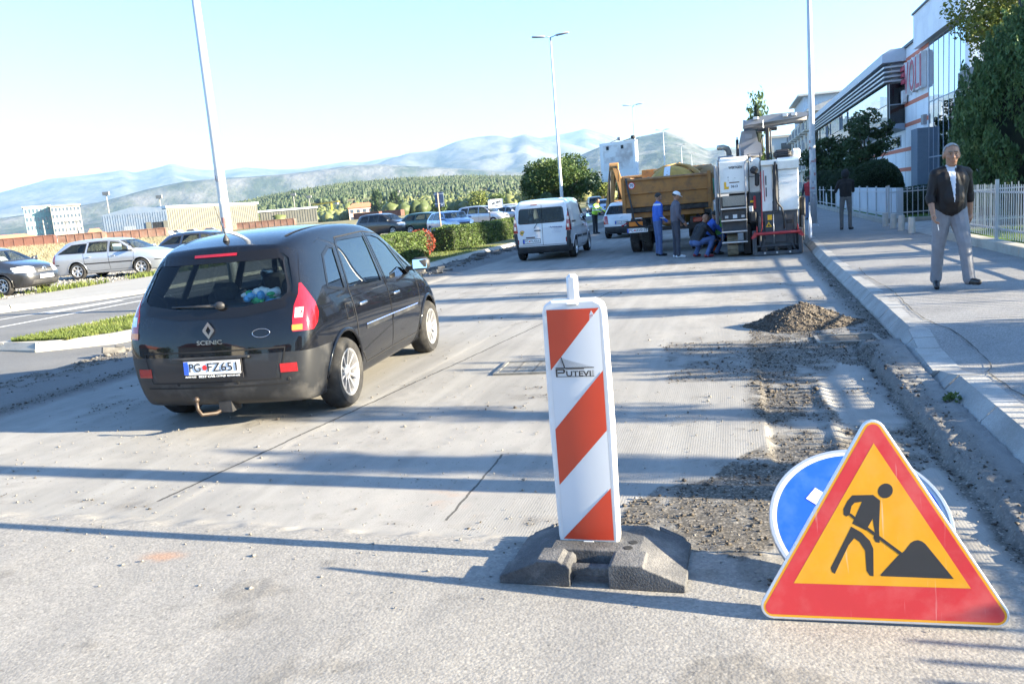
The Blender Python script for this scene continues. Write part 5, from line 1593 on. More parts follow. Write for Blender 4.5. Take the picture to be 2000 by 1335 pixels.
def stand_pose(F, H, P):
    """generic upright figure facing -Y in local space; P holds the pose"""
    k = H / 1.75
    g = lambda n, d: P.get(n, d)
    hz = g('hipz', .93) * k
    lean = g('lean', 0.0); side = g('side', 0.0)
    bulk = g('bulk', 1.0)
    pel = Vector((0, 0, hz)); up = Vector((side, -math.sin(lean), math.cos(lean))).normalized()
    tw = g('twist', 0.0)
    rt = Vector((math.cos(tw), math.sin(tw), 0)); fw = up.cross(rt) * -1
    fw = Vector((math.sin(tw), -math.cos(tw), 0)); fw = (fw - up * fw.dot(up)).normalized(); rt = up.cross(fw)
    hip_rt = Vector((1, 0, 0))
    waist = pel + up * .12 * k; chest = pel + up * .36 * k; neck = pel + up * .535 * k
    top, bot = g('top', 'jacket'), g('bottom', 'trousers')
    B = bulk
    # torso
    for sx in (-1, 1):
        F.cap(pel + hip_rt * sx * .062 * k - up * .01, waist + rt * sx * .055 * k, .105 * k * B, .105 * k * B, bot)
        F.cap(waist + rt * sx * .052 * k + up * .03 * k, chest + rt * sx * .07 * k, .115 * k * B, .118 * k * B, top)
        F.cap(chest + rt * sx * .075 * k, chest + rt * sx * .085 * k + up * .08 * k, .113 * k * B, .085 * k, top)
    F.cap(waist + fw * g('belly', .02) * k, chest + fw * .02 * k, .115 * k * B, .11 * k * B, top)
    F.cap(chest + up * .1 * k, neck, .085 * k, .060 * k, top)
    for sx in (-1, 1): F.cap(pel + up * g('hem', .05) * k + rt * sx * .055 * k, waist + rt * sx * .055 * k + up * .05 * k, .116 * k * B, .115 * k * B, top)
    F.cap(pel + up * (g('hem', .05) + .03) * k + fw * g('belly', .02) * .7 * k, waist + up * .03 * k + fw * g('belly', .02) * .8 * k, .112 * k * B, .12 * k * B, top)
    hd = Vector(g('look', (0, -1, 0))).normalized()
    hc = neck + up * .115 * k + Vector((0, 0, .02)) * k + hd * .018 * k
    F.cap(neck - up * .03 * k, hc - up * .05 * k, .058 * k, .055 * k, g('neck', 'skin'))
    PH, R4 = head(F, hc, hd, up * .7 + Vector((0, 0, 1)) * .6 + hd * g('nod', 0.0), H, s=k * g('hs', 1.0))
    # arms
    for sx, nm in ((-1, 'L'), (1, 'R')):
        sh = chest + rt * sx * .180 * k * g('sw', 1.0) + up * .078 * k
        F.cap(neck - up * .02 * k + rt * sx * .03 * k, sh - rt * sx * .015 * k + up * .004 * k, .046 * k, .054 * k, top)
        F.cap(chest + rt * sx * .09 * k + up * .11 * k, sh, .075 * k, .066 * k * B ** .5, top)
        ua = Vector(g('ua' + nm, (sx * .18, 0, -1))).normalized(); fa = Vector(g('fa' + nm, (sx * .05, -.2, -1))).normalized()
        el = sh + ua * .285 * k; wr = el + fa * .245 * k
        F.cap(sh, el, .062 * k * B ** .5, .049 * k, top)
        fs = g('sleeve', top)
        F.cap(el, el + fa * .07 * k, .049 * k, .046 * k, top)
        F.cap(el + fa * .02 * k, wr, .043 * k if fs != 'skin' else .042 * k, .036 * k if fs != 'skin' else .028 * k, fs)
        if fs == 'skin': F.cap(el + fa * .0 * k, el + fa * .055 * k, .058 * k, .056 * k, top)
        hand(F, wr, Vector(g('hd' + nm, fa)), Vector(g('pn' + nm, (-sx, 0, 0))), sx, s=k, curl=g('curl', .45))
        F.joint = getattr(F, 'joint', {}); F.joint['wr' + nm] = wr; F.joint['fa' + nm] = fa
    # legs
    for sx, nm in ((-1, 'L'), (1, 'R')):
        hp = pel + hip_rt * sx * .085 * k - Vector((0, 0, .02)) * k
        th = Vector(g('th' + nm, (sx * .03, 0, -1))).normalized(); sn = Vector(g('sn' + nm, (0, .03, -1))).normalized()
        kn = hp + th * .43 * k; an = kn + sn * .43 * k
        lb = g('legw', 1.0)
        F.cap(hp, kn, .092 * k * lb * B ** .5, .066 * k * lb, bot)
        F.cap(kn, an + sn * .015 * k, .064 * k * lb, .055 * k * lb, bot)
        F.cap(an - sn * .12 * k, an + sn * .02 * k, .058 * k * lb, .060 * k * lb, bot)
        ft = Vector(g('ft' + nm, (sx * .18, -1, 0))).normalized(); fup = Vector(g('fu' + nm, (0, 0, 1))).normalized()
        he = an + sn * .055 * k
        F.cap(he - ft * .03 * k, he + ft * .10 * k, .044 * k, .040 * k, 'shoe')
        F.cap(he + ft * .08 * k - fup * .006 * k, he + ft * .165 * k - fup * .012 * k, .042 * k, .036 * k, 'shoe')
        F.joint['foot' + nm] = he
    F.k = k
    return PH, R4, neck, up
def person(name, label, loc, rz, H, P, mats, hair=None, voxel=.011, over=None, fold=.004, group=None, hairkw={}):
    root = thing(name, label, 'person', loc, rz, group)
    F = Figure()
    PH, R4, neck, up = stand_pose(F, H, P)
    base = {'skin': skin_m, 'eye': eye_m, 'lip': lip_m, 'brow': hair_dark, 'shoe': shoe_m}
    base.update(mats)
    # drop onto the ground
    lo = min(v[2] for v in F.mb.v)
    body = F.build('body', base, root, voxel, over, fold=fold, fseed=len(label))
    body.location.z = -lo
    if hair is not None:
        h = hair_cap(root, PH, R4, hair, s=F.k * P.get('hs', 1.0), **hairkw); h.location.z = -lo
    return root, F, PH, R4, lo

# ---- the man walking towards the camera
jk = mat('dark_jacket', (.010, .0075, .0078), .62, var=.25, vscale=18, bump=.25, bscale=35, spec=.35)
tr_grey = mat('grey_blue_trousers', (.215, .222, .245), .85, var=.12, vscale=14, bump=.25, bscale=40, spec=.2)
sh_w = mat('white_shirt', (.50, .54, .62), .8, var=.06, bump=.2, bscale=50)
def man_over(c, lab, uniq):
    j = uniq.index('jacket'); s = uniq.index('shirt')
    top, botz = 1.50, 1.06
    t = np.clip((c[:, 2] - botz) / (top - botz), 0, 1)
    m = (lab == j) & (c[:, 1] < -.02) & (c[:, 2] > botz) & (c[:, 2] < 1.56) & (np.abs(c[:, 0] + .012) < .003 + .046 * t ** 1.1)
    m |= (lab == j) & (c[:, 2] > 1.485) & (np.abs(c[:, 0]) < .062) & (c[:, 1] < .03)
    lab = lab.copy(); lab[m] = s
    return lab
P = dict(hipz=.935, bulk=1.22, belly=.07, sw=1.04, hem=.02, twist=.10, look=(-.10, -1, -.03), top='jacket', sleeve='skin', legw=1.20, hs=1.13,
    uaL=(-.26, -.12, -1), faL=(-.02, -.60, -1), uaR=(.26, .26, -1), faR=(.08, .10, -1), pnL=(.5, -.3, 0), pnR=(-1, .3, 0), curl=.75,
    side=.02, thL=(-.08, .10, -1), snL=(.02, .26, -1), ftL=(-.22, -1, -.30), thR=(.10, -.34, -1), snR=(.12, -.04, -1), ftR=(.30, -1, .10))
walker, F, PH, R4, lo = person('person', 'grey-haired man in a dark jacket and grey trousers walking on the pavement towards us', (2.70, 11.85, .15), R_(6), 1.80, P,
    {'jacket': jk, 'shirt': sh_w, 'trousers': tr_grey, 'brow': mat('grey_brow', (.17, .12, .09), .8, var=.1), 'skin': skin_t}, hair_grey, voxel=.0068, over=man_over, fold=.006, hairkw=dict(low=-.045, front=.062))
# shirt collar and jacket hem band as clothing children
k = F.k
# cigarette between the fingers
w = F.joint['wrL']; fa = F.joint['faL']
cg = MB(Matrix.Translation((2.70, 11.85, .15 - lo)) @ Matrix.Rotation(R_(6), 4, 'Z'))
tip = w + fa * .155
cg.tube([tip + Vector((.02, -.035, .01)), tip + Vector((.03, -.045, -.065))], .0045, 8)
tag(cg.build('cigarette', mat('cigarette_paper', (.78, .76, .72), .7), None), 'white cigarette held in the fingers of the man walking towards us', 'cigarette')
# breast pocket zip
mb = MB(); zc = lambda x, z: (x, -.155 - .02, z)
# ---- hooded man on the pavement, seen from behind
hood_m = mat('black_hoodie', (.020, .0185, .0185), .9, var=.2, vscale=20, bump=.3, bscale=40)
jean_g = mat('grey_jeans', (.15, .145, .14), .9, var=.15, vscale=10, bump=.2, bscale=50)
def hoodfig():
    P = dict(hipz=.94, lean=.04, look=(-.55, -1, -.1), top='jacket', neck='jacket', bulk=1.02, uaL=(-.12, -.25, -1), faL=(.15, -.9, .45), uaR=(.40, -.10, -1), faR=(-.30, -.75, .40), thL=(-.06, 0, -1), thR=(.09, .02, -1), ftL=(-.5, -1, 0), ftR=(.1, -1, 0), hdL=(0, -.3, 1), legw=.95)
    return P
def hood_over(c, lab, uniq):
    j = uniq.index('jacket'); lab = lab.copy()
    m = (c[:, 2] > 1.48) & (c[:, 1] > -.085); lab[m] = j
    return lab
hooded, F, PH, R4, lo = person('person', 'person in a black hood and grey jeans standing with back turned near the bollards', (3.28, 26.9, .15), R_(176), 1.76, hoodfig(), {'jacket': hood_m, 'trousers': jean_g, 'shoe': mat('dark_trainer', (.03, .03, .03), .6)}, None, voxel=.012, over=hood_over)
mb = MB(); ctr = PH(0, -.018, .012); mb.ball(ctr, (.115, .125, .145), 18, 14, rot=R4)
vs = mb.v; mb.f = [f for f in mb.f if not (sum(((R4.to_3x3().inverted() @ (Vector(vs[i]) - Vector(ctr))).y for i in f)) / 4 > .075)]
mb.m = [0] * len(mb.f)
o = mb.build('hood', hood_m, hooded, smooth=True); o.location.z = -lo; o.modifiers.new('s', 'SOLIDIFY').thickness = .012
# ---- far pedestrian in a red waistcoat
P = dict(look=(0, -1, 0), top='vest', sleeve='sleeve', uaL=(-.25, .1, -1), uaR=(.25, .1, -1), thL=(-.05, -.1, -1), thR=(.05, .12, -1), bulk=1.05)
def vest_over(c, lab, uniq):
    lab = lab.copy(); m = (lab == uniq.index('vest')) & (np.abs(c[:, 0]) > .185); lab[m] = uniq.index('sleeve'); return lab
person('person', 'distant pedestrian in a red waistcoat and jeans walking away past the milling machine', (3.0, 36.0, .15), R_(178), 1.72, P, {'vest': mat('red_vest', (.42, .03, .035), .8), 'sleeve': mat('navy_sleeve', (.02, .022, .035), .8), 'trousers': mat('blue_jeans', (.12, .16, .26), .9)}, hair_dark, voxel=.013, over=vest_over)
# ---- worker in blue overalls
blue_o = mat('work_blue', (.035, .12, .50), .8, var=.12, vscale=14, bump=.25, bscale=40)
blue_t = mat('work_trousers', (.075, .125, .27), .85, var=.15, vscale=14, bump=.25, bscale=40)
silver = mat('reflective_tape', (.62, .64, .66), .45, var=.05)
def blue_over(c, lab, uniq):
    lab = lab.copy(); j = uniq.index('jacket')
    m = (lab == j) & (np.abs(c[:, 2] - 1.36) < .022) & (c[:, 1] > -.02); lab[m] = uniq.index('tape')
    m = (lab == j) & (np.abs(c[:, 2] - .99) < .02) & (np.abs(c[:, 0]) > .17); lab[m] = uniq.index('tape'); return lab
P = dict(lean=.06, look=(-.25, -1, -.42), nod=.3, uaL=(-.20, .12, -1), faL=(.0, -.75, -.7), uaR=(.22, .10, -1), faR=(-.10, -.80, -.6), thL=(-.04, -.02, -1), thR=(.05, -.05, -1), ftL=(-.1, -1, 0), ftR=(.2, -1, 0), bulk=1.06, legw=1.06)
person('person', 'worker in blue overalls with reflective tape standing behind the orange truck', (-2.03, 23.1, .0), R_(118), 1.70, P, {'jacket': blue_o, 'trousers': blue_t, 'tape': silver, 'skin': skin_t}, hair_dark, voxel=.011, over=blue_over)
# ---- man with a white cap
P = dict(lean=.05, look=(-.2, -1, -.40), nod=.3, uaL=(-.18, .10, -1), faL=(.05, -.65, -.8), uaR=(.20, .08, -1), faR=(-.1, -.6, -.8), thL=(-.04, -.03, -1), thR=(.05, .0, -1), bulk=1.05)
capman, F, PH, R4, lo = person('person', 'man in a white cap and grey-blue jacket standing beside the overalled worker', (-1.47, 22.0, .0), R_(112), 1.70, P, {'jacket': mat('slate_jacket', (.085, .085, .115), .7, var=.15, bump=.2, bscale=40), 'trousers': mat('slate_trousers', (.045, .05, .07), .85), 'shoe': mat('white_trainer', (.62, .64, .68), .6), 'skin': skin_t}, hair_dark, voxel=.011)
mb = MB(); ctr = PH(0, -.008, .055); mb.ball(ctr, (.088, .105, .080), 18, 12, rot=R4)
R3 = R4.to_3x3(); inv = R3.inverted()
mb.f = [f for f in mb.f if sum((inv @ (Vector(mb.v[i]) - Vector(ctr))).z for i in f) / 4 > -.012]; mb.m = [0] * len(mb.f)
pk = []; 
for i in range(9):
    a = -1 + 2 * i / 8; pk += [PH(a * .075, .075 + .02 * (1 - a * a), .046), PH(a * .07, .10 + .065 * (1 - a * a), .034)]
mb.add(pk, [(2 * i, 2 * i + 1, 2 * i + 3, 2 * i + 2) for i in range(8)])
o = mb.build('cap', mat('white_cap', (.72, .73, .75), .8, var=.04), capman, smooth=True); o.location.z = -lo; o.modifiers.new('s', 'SOLIDIFY').thickness = .006
# ---- squatting men
def squat(extra={}):
    P = dict(hipz=.36, lean=.55, thL=(-.35, -1, .22), snL=(-.05, .55, -1), thR=(.35, -1, .22), snR=(.05, .55, -1), ftL=(-.2, -1, 0), ftR=(.2, -1, 0), uaL=(-.1, -.65, -.7), faL=(.2, -.8, -.5), uaR=(.1, -.65, -.7), faR=(-.2, -.8, -.5), look=(0, -1, -.5), nod=.4, bulk=1.08)
    P.update(extra); return P
puff = mat('black_puffer', (.014, .016, .022), .55, var=.2, vscale=10, spec=.4)
def puffer(c, lab, uniq): return lab
sq, F, PH, R4, lo = person('person', 'man in a black quilted jacket squatting beside the milling machine', (-.98, 21.62, .0), R_(128), 1.74, squat(), {'jacket': puff, 'trousers': mat('squat_jeans', (.07, .12, .27), .9, var=.15), 'shoe': mat('red_trainer', (.22, .03, .04), .6, var=.3, vscale=30), 'skin': skin_t}, None, voxel=.011, fold=.012)
person('person', 'man with a neon shoulder patch crouching behind the one in the quilted jacket', (-.72, 22.35, .0), R_(112), 1.74, squat(dict(hipz=.44, lean=.40)), {'jacket': blue_o, 'trousers': blue_t, 'skin': skin_t}, hair_dark, voxel=.012)
hiv = mat('hivis_green', (.22, .62, .12), .7, var=.08, bump=.2, bscale=30)
hio = mat('hivis_orange', (.85, .16, .03), .7, var=.08)
def hv(c, lab, uniq):
    lab = lab.copy(); j = uniq.index('jacket'); b = uniq.index('trousers')
    z = c[:, 2]
    m = (lab == j) & (z > .30) & (z < .40); lab[m] = uniq.index('tape')
    m = (lab == j) & (z > .40) & (z < .46); lab[m] = uniq.index('orange')
    m = (lab == b) & (np.abs((c[:, 1] * 3) % 1 - .5) < .16); lab[m] = uniq.index('orange'); return lab
person('person', 'worker in a green high-visibility vest and orange trousers squatting by the machine track', (-.34, 22.45, .0), R_(165), 1.72, squat(dict(hipz=.40, lean=.30)), {'jacket': hiv, 'trousers': mat('work_dark', (.02, .025, .03), .85), 'tape': silver, 'orange': hio, 'skin': skin_t}, hair_dark, voxel=.012, over=hv)
# ---- two workers at the digger, partly hidden by the white hatchback
hvy = mat('hivis_yellow', (.45, .75, .06), .7, var=.08)
def hvo(c, lab, uniq):
    lab = lab.copy(); m = (lab == uniq.index('jacket')) & ((np.abs(c[:, 2] - 1.12) < .03) | (np.abs(c[:, 2] - 1.27) < .03)); lab[m] = uniq.index('tape'); return lab
P = dict(lean=.35, look=(0, -1, -.6), uaL=(-.1, -.6, -.8), faL=(0, -.9, -.4), uaR=(.1, -.6, -.8), faR=(0, -.9, -.4), top='jacket', bulk=1.1)
person('person', 'worker in a yellow high-visibility vest leaning over behind the white hatchback', (-6.6, 40.5, .0), R_(60), 1.74, P, {'jacket': hvy, 'trousers': mat('work_dark', (.02, .025, .03), .85), 'tape': silver, 'skin': skin_t}, hair_dark, voxel=.014, over=hvo)
person('person', 'second vested worker almost hidden between the hatchback and the truck', (-5.55, 41.0, .0), R_(-40), 1.70, dict(P, lean=.5), {'jacket': hvy, 'trousers': mat('work_dark', (.02, .025, .03), .85), 'tape': silver, 'skin': skin_t}, hair_dark, voxel=.014, over=hvo)
# ================================================================== OTHER VEHICLES
white_paint = paint_mat('white_car_paint', (.62, .635, .66), rough=.3, dirt=(.45, .44, .42), damt=.15)
def side_poly(st, yb0, yb1, yt1, yt0, dz=.055, dt=.10, curve=0.0):
    ym = (yt0 + yt1) / 2
    return [(yb0, beltz(st, yb0) + dz), (yb1, beltz(st, yb1) + dz), (yt1, topz(st, yt1) - dt), (ym, topz(st, ym) - dt), (yt0, topz(st, yt0) - dt)]
def spec(L, H, hw, belt, hood, wb, fo, paint, rear='hatch', yrf=None, cowl=None, R=.31, level=3, glass=None, **kw):
    """station table for an everyday car; y = 0 at the rear bumper"""
    ro = L - wb - fo
    cowl = cowl or L - fo - .12; yrf = yrf or cowl - .78
    rb, rr = {'hatch': (.10, .42), 'wagon': (.10, .58), 'mpv': (.08, .36), 'sedan': (.04, .10), 'van': (.02, .10)}[rear]
    wt = .70 * hw if rear != 'van' else .86 * hw
    wl, wm, wb_ = .93 * hw, hw, .965 * hw
    zt = H
    S = [(.03, rb, rr, belt + .03, zt - .10 if rear != 'sedan' else belt + .06, wl * .92, wm * .955, wb_ * .95, wt * .93 if rear != 'sedan' else wt * 1.1)]
    S.append((.28, .30 + rb * .4, rr + .22, belt + .03, zt - .03 if rear != 'sedan' else belt + .09, wl, wm, wb_, wt if rear != 'sedan' else wt * 1.1))
    if rear == 'sedan': S.append((.62, .62, .62, belt + .02, belt + .12, wl, wm, wb_, wt * 1.08)); S.append((1.05, 1.05, 1.22, belt + .01, zt - .10, wl, wm, wb_, wt))
    else: S.append((.75, .78, max(1.05, rr + .55), belt + .02, zt - .005, wl, wm, wb_, wt))
    a = max(s_[2] for s_ in S); m1 = a + (yrf - a) * .4; m2 = a + (yrf - a) * .75
    S.append((m1, m1, m1, belt + .01, zt, wl, wm, wb_, wt)); S.append((m2, m2, m2, belt, zt - .005, wl, wm, wb_, wt))
    S.append((yrf + .1, yrf + .1, yrf, belt - .01, zt - .055, wl, wm, wb_, wt * .98))
    S.append((yrf + (cowl - yrf) * .55, yrf + (cowl - yrf) * .55, yrf + (cowl - yrf) * .52, belt - .025, (zt + hood) / 2 + .03, wl, wm, wb_, wt * 1.06))
    S.append((cowl, cowl, cowl, belt - .05, hood + .05, wl, wm, wb_ * .99, wt * 1.17))
    S.append((cowl + (L - cowl) * .55, cowl + (L - cowl) * .52, cowl + (L - cowl) * .5, hood - .10, hood - .02, wl * .99, wm * .98, wb_ * .93, wt * 1.05))
    S.append((L, L - .07, L - .12, hood - .20, hood - .13, wl * .86, wm * .88, wb_ * .80, wt * .90))
    B = (ro + .05 + cowl) / 2 + .08
    c1 = yrf + (cowl - yrf) * .78; ct = yrf + .02
    if rear == 'sedan': sg = [side_poly(S, 1.12, B - .05, B - .05, 1.40), side_poly(S, B + .05, c1, ct, B + .05)]
    elif rear == 'van': sg = [side_poly(S, B + .12, c1, ct + .05, B + .12)]
    else:
        q = ro + .42
        sg = [side_poly(S, .36 if rear == 'wagon' else .50, q - .04, q + .02, rr + .32, dt=.13), side_poly(S, q + .06, B - .05, B - .05, q + .13), side_poly(S, B + .05, c1, ct, B + .05)]
    d0 = ro + .36
    drs = [[(d0, .45), (d0 - .04, belt + .02), (d0 + .10, zt - .09), (B, zt - .07), (B, .30), (d0 + .16, .29)], [(B, .30), (B, zt - .07), (ct, zt - .12), (c1 + .06, belt), (c1 + .04, .40), (c1 - .06, .30)]]
    if rear == 'van': drs = [drs[1]]
    zr = belt + .09
    tw_ = hw * .70; bw = hw * .80
    rg = [(-bw, zr), (bw, zr), (tw_ * .92, zt - .17), (-tw_ * .92, zt - .17)]
    if rear == 'sedan': rg = [(-bw * .9, belt + .17), (bw * .9, belt + .17), (tw_ * .92, zt - .13), (-tw_ * .92, zt - .13)]
    fg = [(-hw * .83, hood + .08), (hw * .83, hood + .08), (wt * .93, zt - .11), (-wt * .93, zt - .11)]
    hl = [(hw * .40, hood - .33), (hw, hood - .30), (hw, hood - .13), (hw * .62, hood - .15), (hw * .42, hood - .22)]
    hs = [(L - .42, hood - .20), (L + .1, hood - .32), (L + .1, hood - .10), (L - .30, hood - .12)]
    tl = [(hw * .66, belt - .32), (hw * 1.1, belt - .32), (hw * 1.1, belt + .04), (hw * .72, belt + .02)]
    ts = [(-.1, belt - .32), (.20, belt - .30), (.24, belt), (-.1, belt + .04)]
    gr = [(-hw * .36, hood - .34), (hw * .36, hood - .34), (hw * .40, hood - .20), (-hw * .40, hood - .20)]
    d = dict(st=S, zs=.19, axles=(ro, ro + wb), R=R, paint=paint, level=level, side_glass=sg, rear_glass=rg, front_glass=fg, arch=.05,
        lights=[('headlight#R', [('F', hl), ('R', hs)], lamp_clear), ('headlight#L', [('F', mir(hl)), ('L', hs)], lamp_clear), ('tail_light#R', [('B', tl), ('R', ts)], lamp_red), ('tail_light#L', [('B', mir(tl)), ('L', ts)], lamp_red)],
        panels=[('grille', [('F', gr)], blackp), ('lower_intake', [('F', [(-hw * .6, .27), (hw * .6, .27), (hw * .55, .40), (-hw * .55, .40)])], blackp)],
        doors=drs, handles=[(d0 + .18, belt - .10), (B + .2, belt - .11)][-len(drs):], strips=[], mirror=(c1 - .02, belt + .08), seats=(ro + .45, B - .15), cab1=cowl - .25, seath=.5, trim=blackp)
    if glass: d['side_glass_mat'] = glass
    d.update(kw)
    return d
# ---- white panel van
VAN = [
    (.03, .05, .14, 1.06, 1.72, .80, .885, .87, .76), (.26, .27, .34, 1.06, 1.795, .885, .905, .89, .785), (.80, .80, .85, 1.05, 1.815, .89, .91, .895, .79), (1.5, 1.5, 1.5, 1.04, 1.815, .89, .91, .895, .79),
    (2.15, 2.15, 2.12, 1.02, 1.80, .89, .91, .895, .785), (2.65, 2.65, 2.50, 1.0, 1.72, .89, .91, .895, .76), (3.05, 3.10, 2.98, .985, 1.40, .89, .91, .89, .78), (3.38, 3.42, 3.38, .96, 1.12, .89, .905, .875, .80), (3.8, 3.8, 3.76, .88, .99, .88, .88, .82, .70), (4.18, 4.12, 4.06, .74, .82, .76, .77, .70, .60)]
vt = [(.735, .86), (.985, .86), (.985, 1.40), (.80, 1.40), (.765, 1.15)]
vts = [(-.1, .86), (.10, .86), (.10, 1.40), (-.1, 1.40)]
p = dict(st=VAN, zs=.22, axles=(.78, 3.47), R=.318, paint=white_paint, level=3, arch=.05, track=.90, cage=dict(bulge_r=.05, rear_corner=.6),
    side_glass=[side_poly(VAN, 2.10, 3.05, 2.62, 2.10, dt=.16)], rear_glass=[(-.70, 1.16), (-.66, 1.13), (.66, 1.13), (.70, 1.16), (.665, 1.52), (.63, 1.56), (-.63, 1.56), (-.665, 1.52)], rear_glass_mat=glass_mat('van_glass', (.16, .20, .20), refl=1.5), rear_band=.03,
    front_glass=[(-.76, 1.14), (.76, 1.14), (.70, 1.62), (-.70, 1.62)],
    lights=[('tail_light#R', [('B', vt), ('R', vts)], lamp_red), ('tail_light#L', [('B', mir(vt)), ('L', vts)], lamp_red), ('reflector#R', [('B', [(.72, .52), (.84, .52), (.84, .66), (.72, .66)])], lamp_red), ('reflector#L', [('B', [(-.84, .52), (-.72, .52), (-.72, .66), (-.84, .66)])], lamp_red)],
    panels=[('corner_trim#R', [('B', [(.73, .42), (1.0, .42), (1.0, .855), (.76, .855)])], blackp), ('corner_trim#L', [('B', [(-1.0, .42), (-.73, .42), (-.76, .855), (-1.0, .855)])], blackp)],
    doors=[[(2.02, .33), (2.02, 1.68), (2.5, 1.64), (3.14, 1.08), (3.12, .45), (3.02, .33)]], handles=[(2.2, .93)], handle_mat=blackp,
    marks=[('rear_bumper', lambda c, n: c.z < .45 and c.y < .5, blackp), ('side_panel_trim', lambda c, n: abs(n.x) > .6 and c.y < .20 and .86 < c.z < 1.66 and abs(c.x) > .8, blackp)],
    strips=[('B', [(0.03, .46), (0.03, 1.66)], .012, seam_m, 'door_gap'), ('B', [(-.71, .47), (.71, .47)], .012, seam_m, 'door_gap'), ('RL', [(.95, .62), (1.9, .61)], .07, blackp, 'side_moulding'), ('RL', [(2.1, .61), (3.0, .60)], .07, blackp, 'side_moulding'), ('RL', [(.35, 1.10), (1.0, 1.10)], .05, blackp, 'sliding_rail')],
    mirror=(3.02, 1.16), mirror_mat=blackp, seats=(2.2,), seatz=.5, seath=.6, cab0=1.9, cab1=3.1)
van, vs_ = build_car('panel_van', 'white panel van with twin rear doors and dark rear windows, seen from behind', 'van', (-5.62, 26.30, 0), R_(1.0), p)
y0 = -vs_.off
def vr(x, z, o=.006): h0, n0 = vs_.hit('B', x, z); return h0.y - o + y0
plate(van, ('PG', 'FU066'), (-.32, vr(-.32, .60, .012), .60))
mb = MB(); add_text(mb, 'eArhiva.me', .075, Matrix.Translation((.42, vr(.42, .98), .98)), .42, 0, .003, True)
for i, z in enumerate((.915, .86, .82)): add_text(mb, ('arhiviranje', 'tel. 020 000 000', 'www.earhiva.me')[i] if False else 'arhiva', .03, Matrix.Translation((.45, vr(.45, z), z)), (.16, .30, .26)[i], 1, .003)
mb.build('door_lettering', [mat('navy_ink', (.03, .05, .18), .5), mat('pale_ink', (.30, .36, .50), .5)], van)
mb = MB(); yv = vr(-.62, .87, .004)
mb.lathe([(0, -.001), (.068, -.001)], 24, 'y', (-.60, yv, .86), mi=0); mb.lathe([(.066, -.002), (.078, -.002)], 24, 'y', (-.60, yv, .86), mi=1)
add_text(mb, '80', .085, Matrix.Translation((-.60, yv - .004, .86)), None, 2, .002, True)
mb.build('speed_sticker', [mat('sticker_yellow', (.80, .55, .10), .5), mat('sticker_red', (.5, .06, .05), .5), ink], van)
mb = MB(); mb.box((-.12, vr(-.12, .91, .02), .91), (.20, .03, .03), bev=.01); mb.build('door_handle', blackp, van)
mb = MB(); mb.box((-.35, vr(-.35, .715, .015), .715), (.28, .03, .03), bev=.01); mb.build('plate_light', mat('maroon_trim', (.05, .02, .025), .5), van)
mb = MB(); mb.box((-.20, vr(-.20, 1.675, .004), 1.675), (.20, .02, .022)); mb.build('brake_light', lamp_red, van)
mb = MB(); mb.tube([(-.22, vr(-.22, 1.0, .03), .98), (-.12, vr(-.12, 1.12, .03), 1.12)], .009, 6); mb.build('rear_wiper', blackp, van)
for sg in (1, -1):
    for z in (1.0, 1.22):
        mb = MB(); yy = vr(sg * .80, z, .010); mb.box((sg * .81, yy, z), (.07, .012, .10))
        mb.build('lamp_lens', lamp_clear, vs_.parts['tail_light#R' if sg > 0 else 'tail_light#L']).location.y = -y0
# ---- white hatchback beyond, partly hidden by the truck
sp = spec(3.94, 1.50, .835, .93, .96, 2.46, .78, white_paint, 'hatch', R=.30, marks=[('rear_bumper', lambda c, n: c.z < .50 and c.y < .45, blackp)])
hb, hs_ = build_car('hatchback', 'white hatchback seen from behind, partly hidden by the orange truck', 'car', (-4.40, 36.4, 0), R_(-3), sp)
plate(hb, ('PG', 'JK080'), (0, hs_.hit('B', 0, .66)[0].y - .014 - hs_.off, .66))
mb = MB(); yb = hs_.hit('B', 0, .88)[0].y - .01 - hs_.off
for z in (.885, .855): mb.add([(-.05, yb, z - .03), (0, yb, z), (.05, yb, z - .03), (.05, yb, z - .045), (0, yb, z - .017), (-.05, yb, z - .045)], [(0, 1, 4, 5), (1, 2, 3, 4)])
mb.build('badge', chrome_m, hb)
# ---- parked cars on the gravel
def parked(name, label, x, y, rz, sp, z=None, grp='cars parked on the gravel beyond the median'):
    o, s_ = build_car(name, label, 'car', (x, y, float(lotz(x, y)) if z is None else z), R_(rz), sp, grp)
    return o, s_
gm = glass_mat('parked_glass', (.42, .47, .48), refl=1.6)
dk = paint_mat('dark_grey_paint', (.018, .019, .023), rough=.3)
sil = paint_mat('silver_paint', (.42, .45, .50), .55, .32)
grn = paint_mat('green_paint', (.012, .055, .038), .2, .3)
blu = paint_mat('pale_blue_paint', (.22, .30, .46), .5, .3)
wht = paint_mat('cream_white_paint', (.66, .67, .68), .0, .3)
nav = paint_mat('navy_paint', (.03, .05, .10), .3, .3)
o, s_ = parked('hatchback', 'dark grey hatchback at the left edge with a paper in its windscreen', -22.75, 20.9, -90, spec(3.92, 1.46, .83, .92, .96, 2.46, .80, dk, 'hatch', R=.30, glass=gm, spokes=7))
mb = MB(); fy = s_.hit('F', 0, .52)[0].y - s_.off
mb.box((0, fy + .012, .50), (.52, .012, .11)); mb.build('number_plate', plate_w, o)
mb = MB(); mb.lathe([(.045, 0), (.06, .006), (.075, 0)], 20, 'y', (0, s_.hit('F', 0, .72)[0].y - s_.off + .004, .72)); 
mb.bar((-.035, fy - .02 + .03, .745), (0, fy + .012, .69), .010, .01); mb.bar((.035, fy + .01, .745), (0, fy + .012, .69), .010, .01); mb.build('badge', chrome_m, o)
mb = MB(Matrix.Translation((.32, s_.hit('F', .32, 1.14)[0].y - s_.off - .05, 1.12)) @ Matrix.Rotation(R_(52), 4, 'X')); mb.box((0, 0, 0), (.28, .004, .20)); mb.build('paper_notice', plate_w, o)
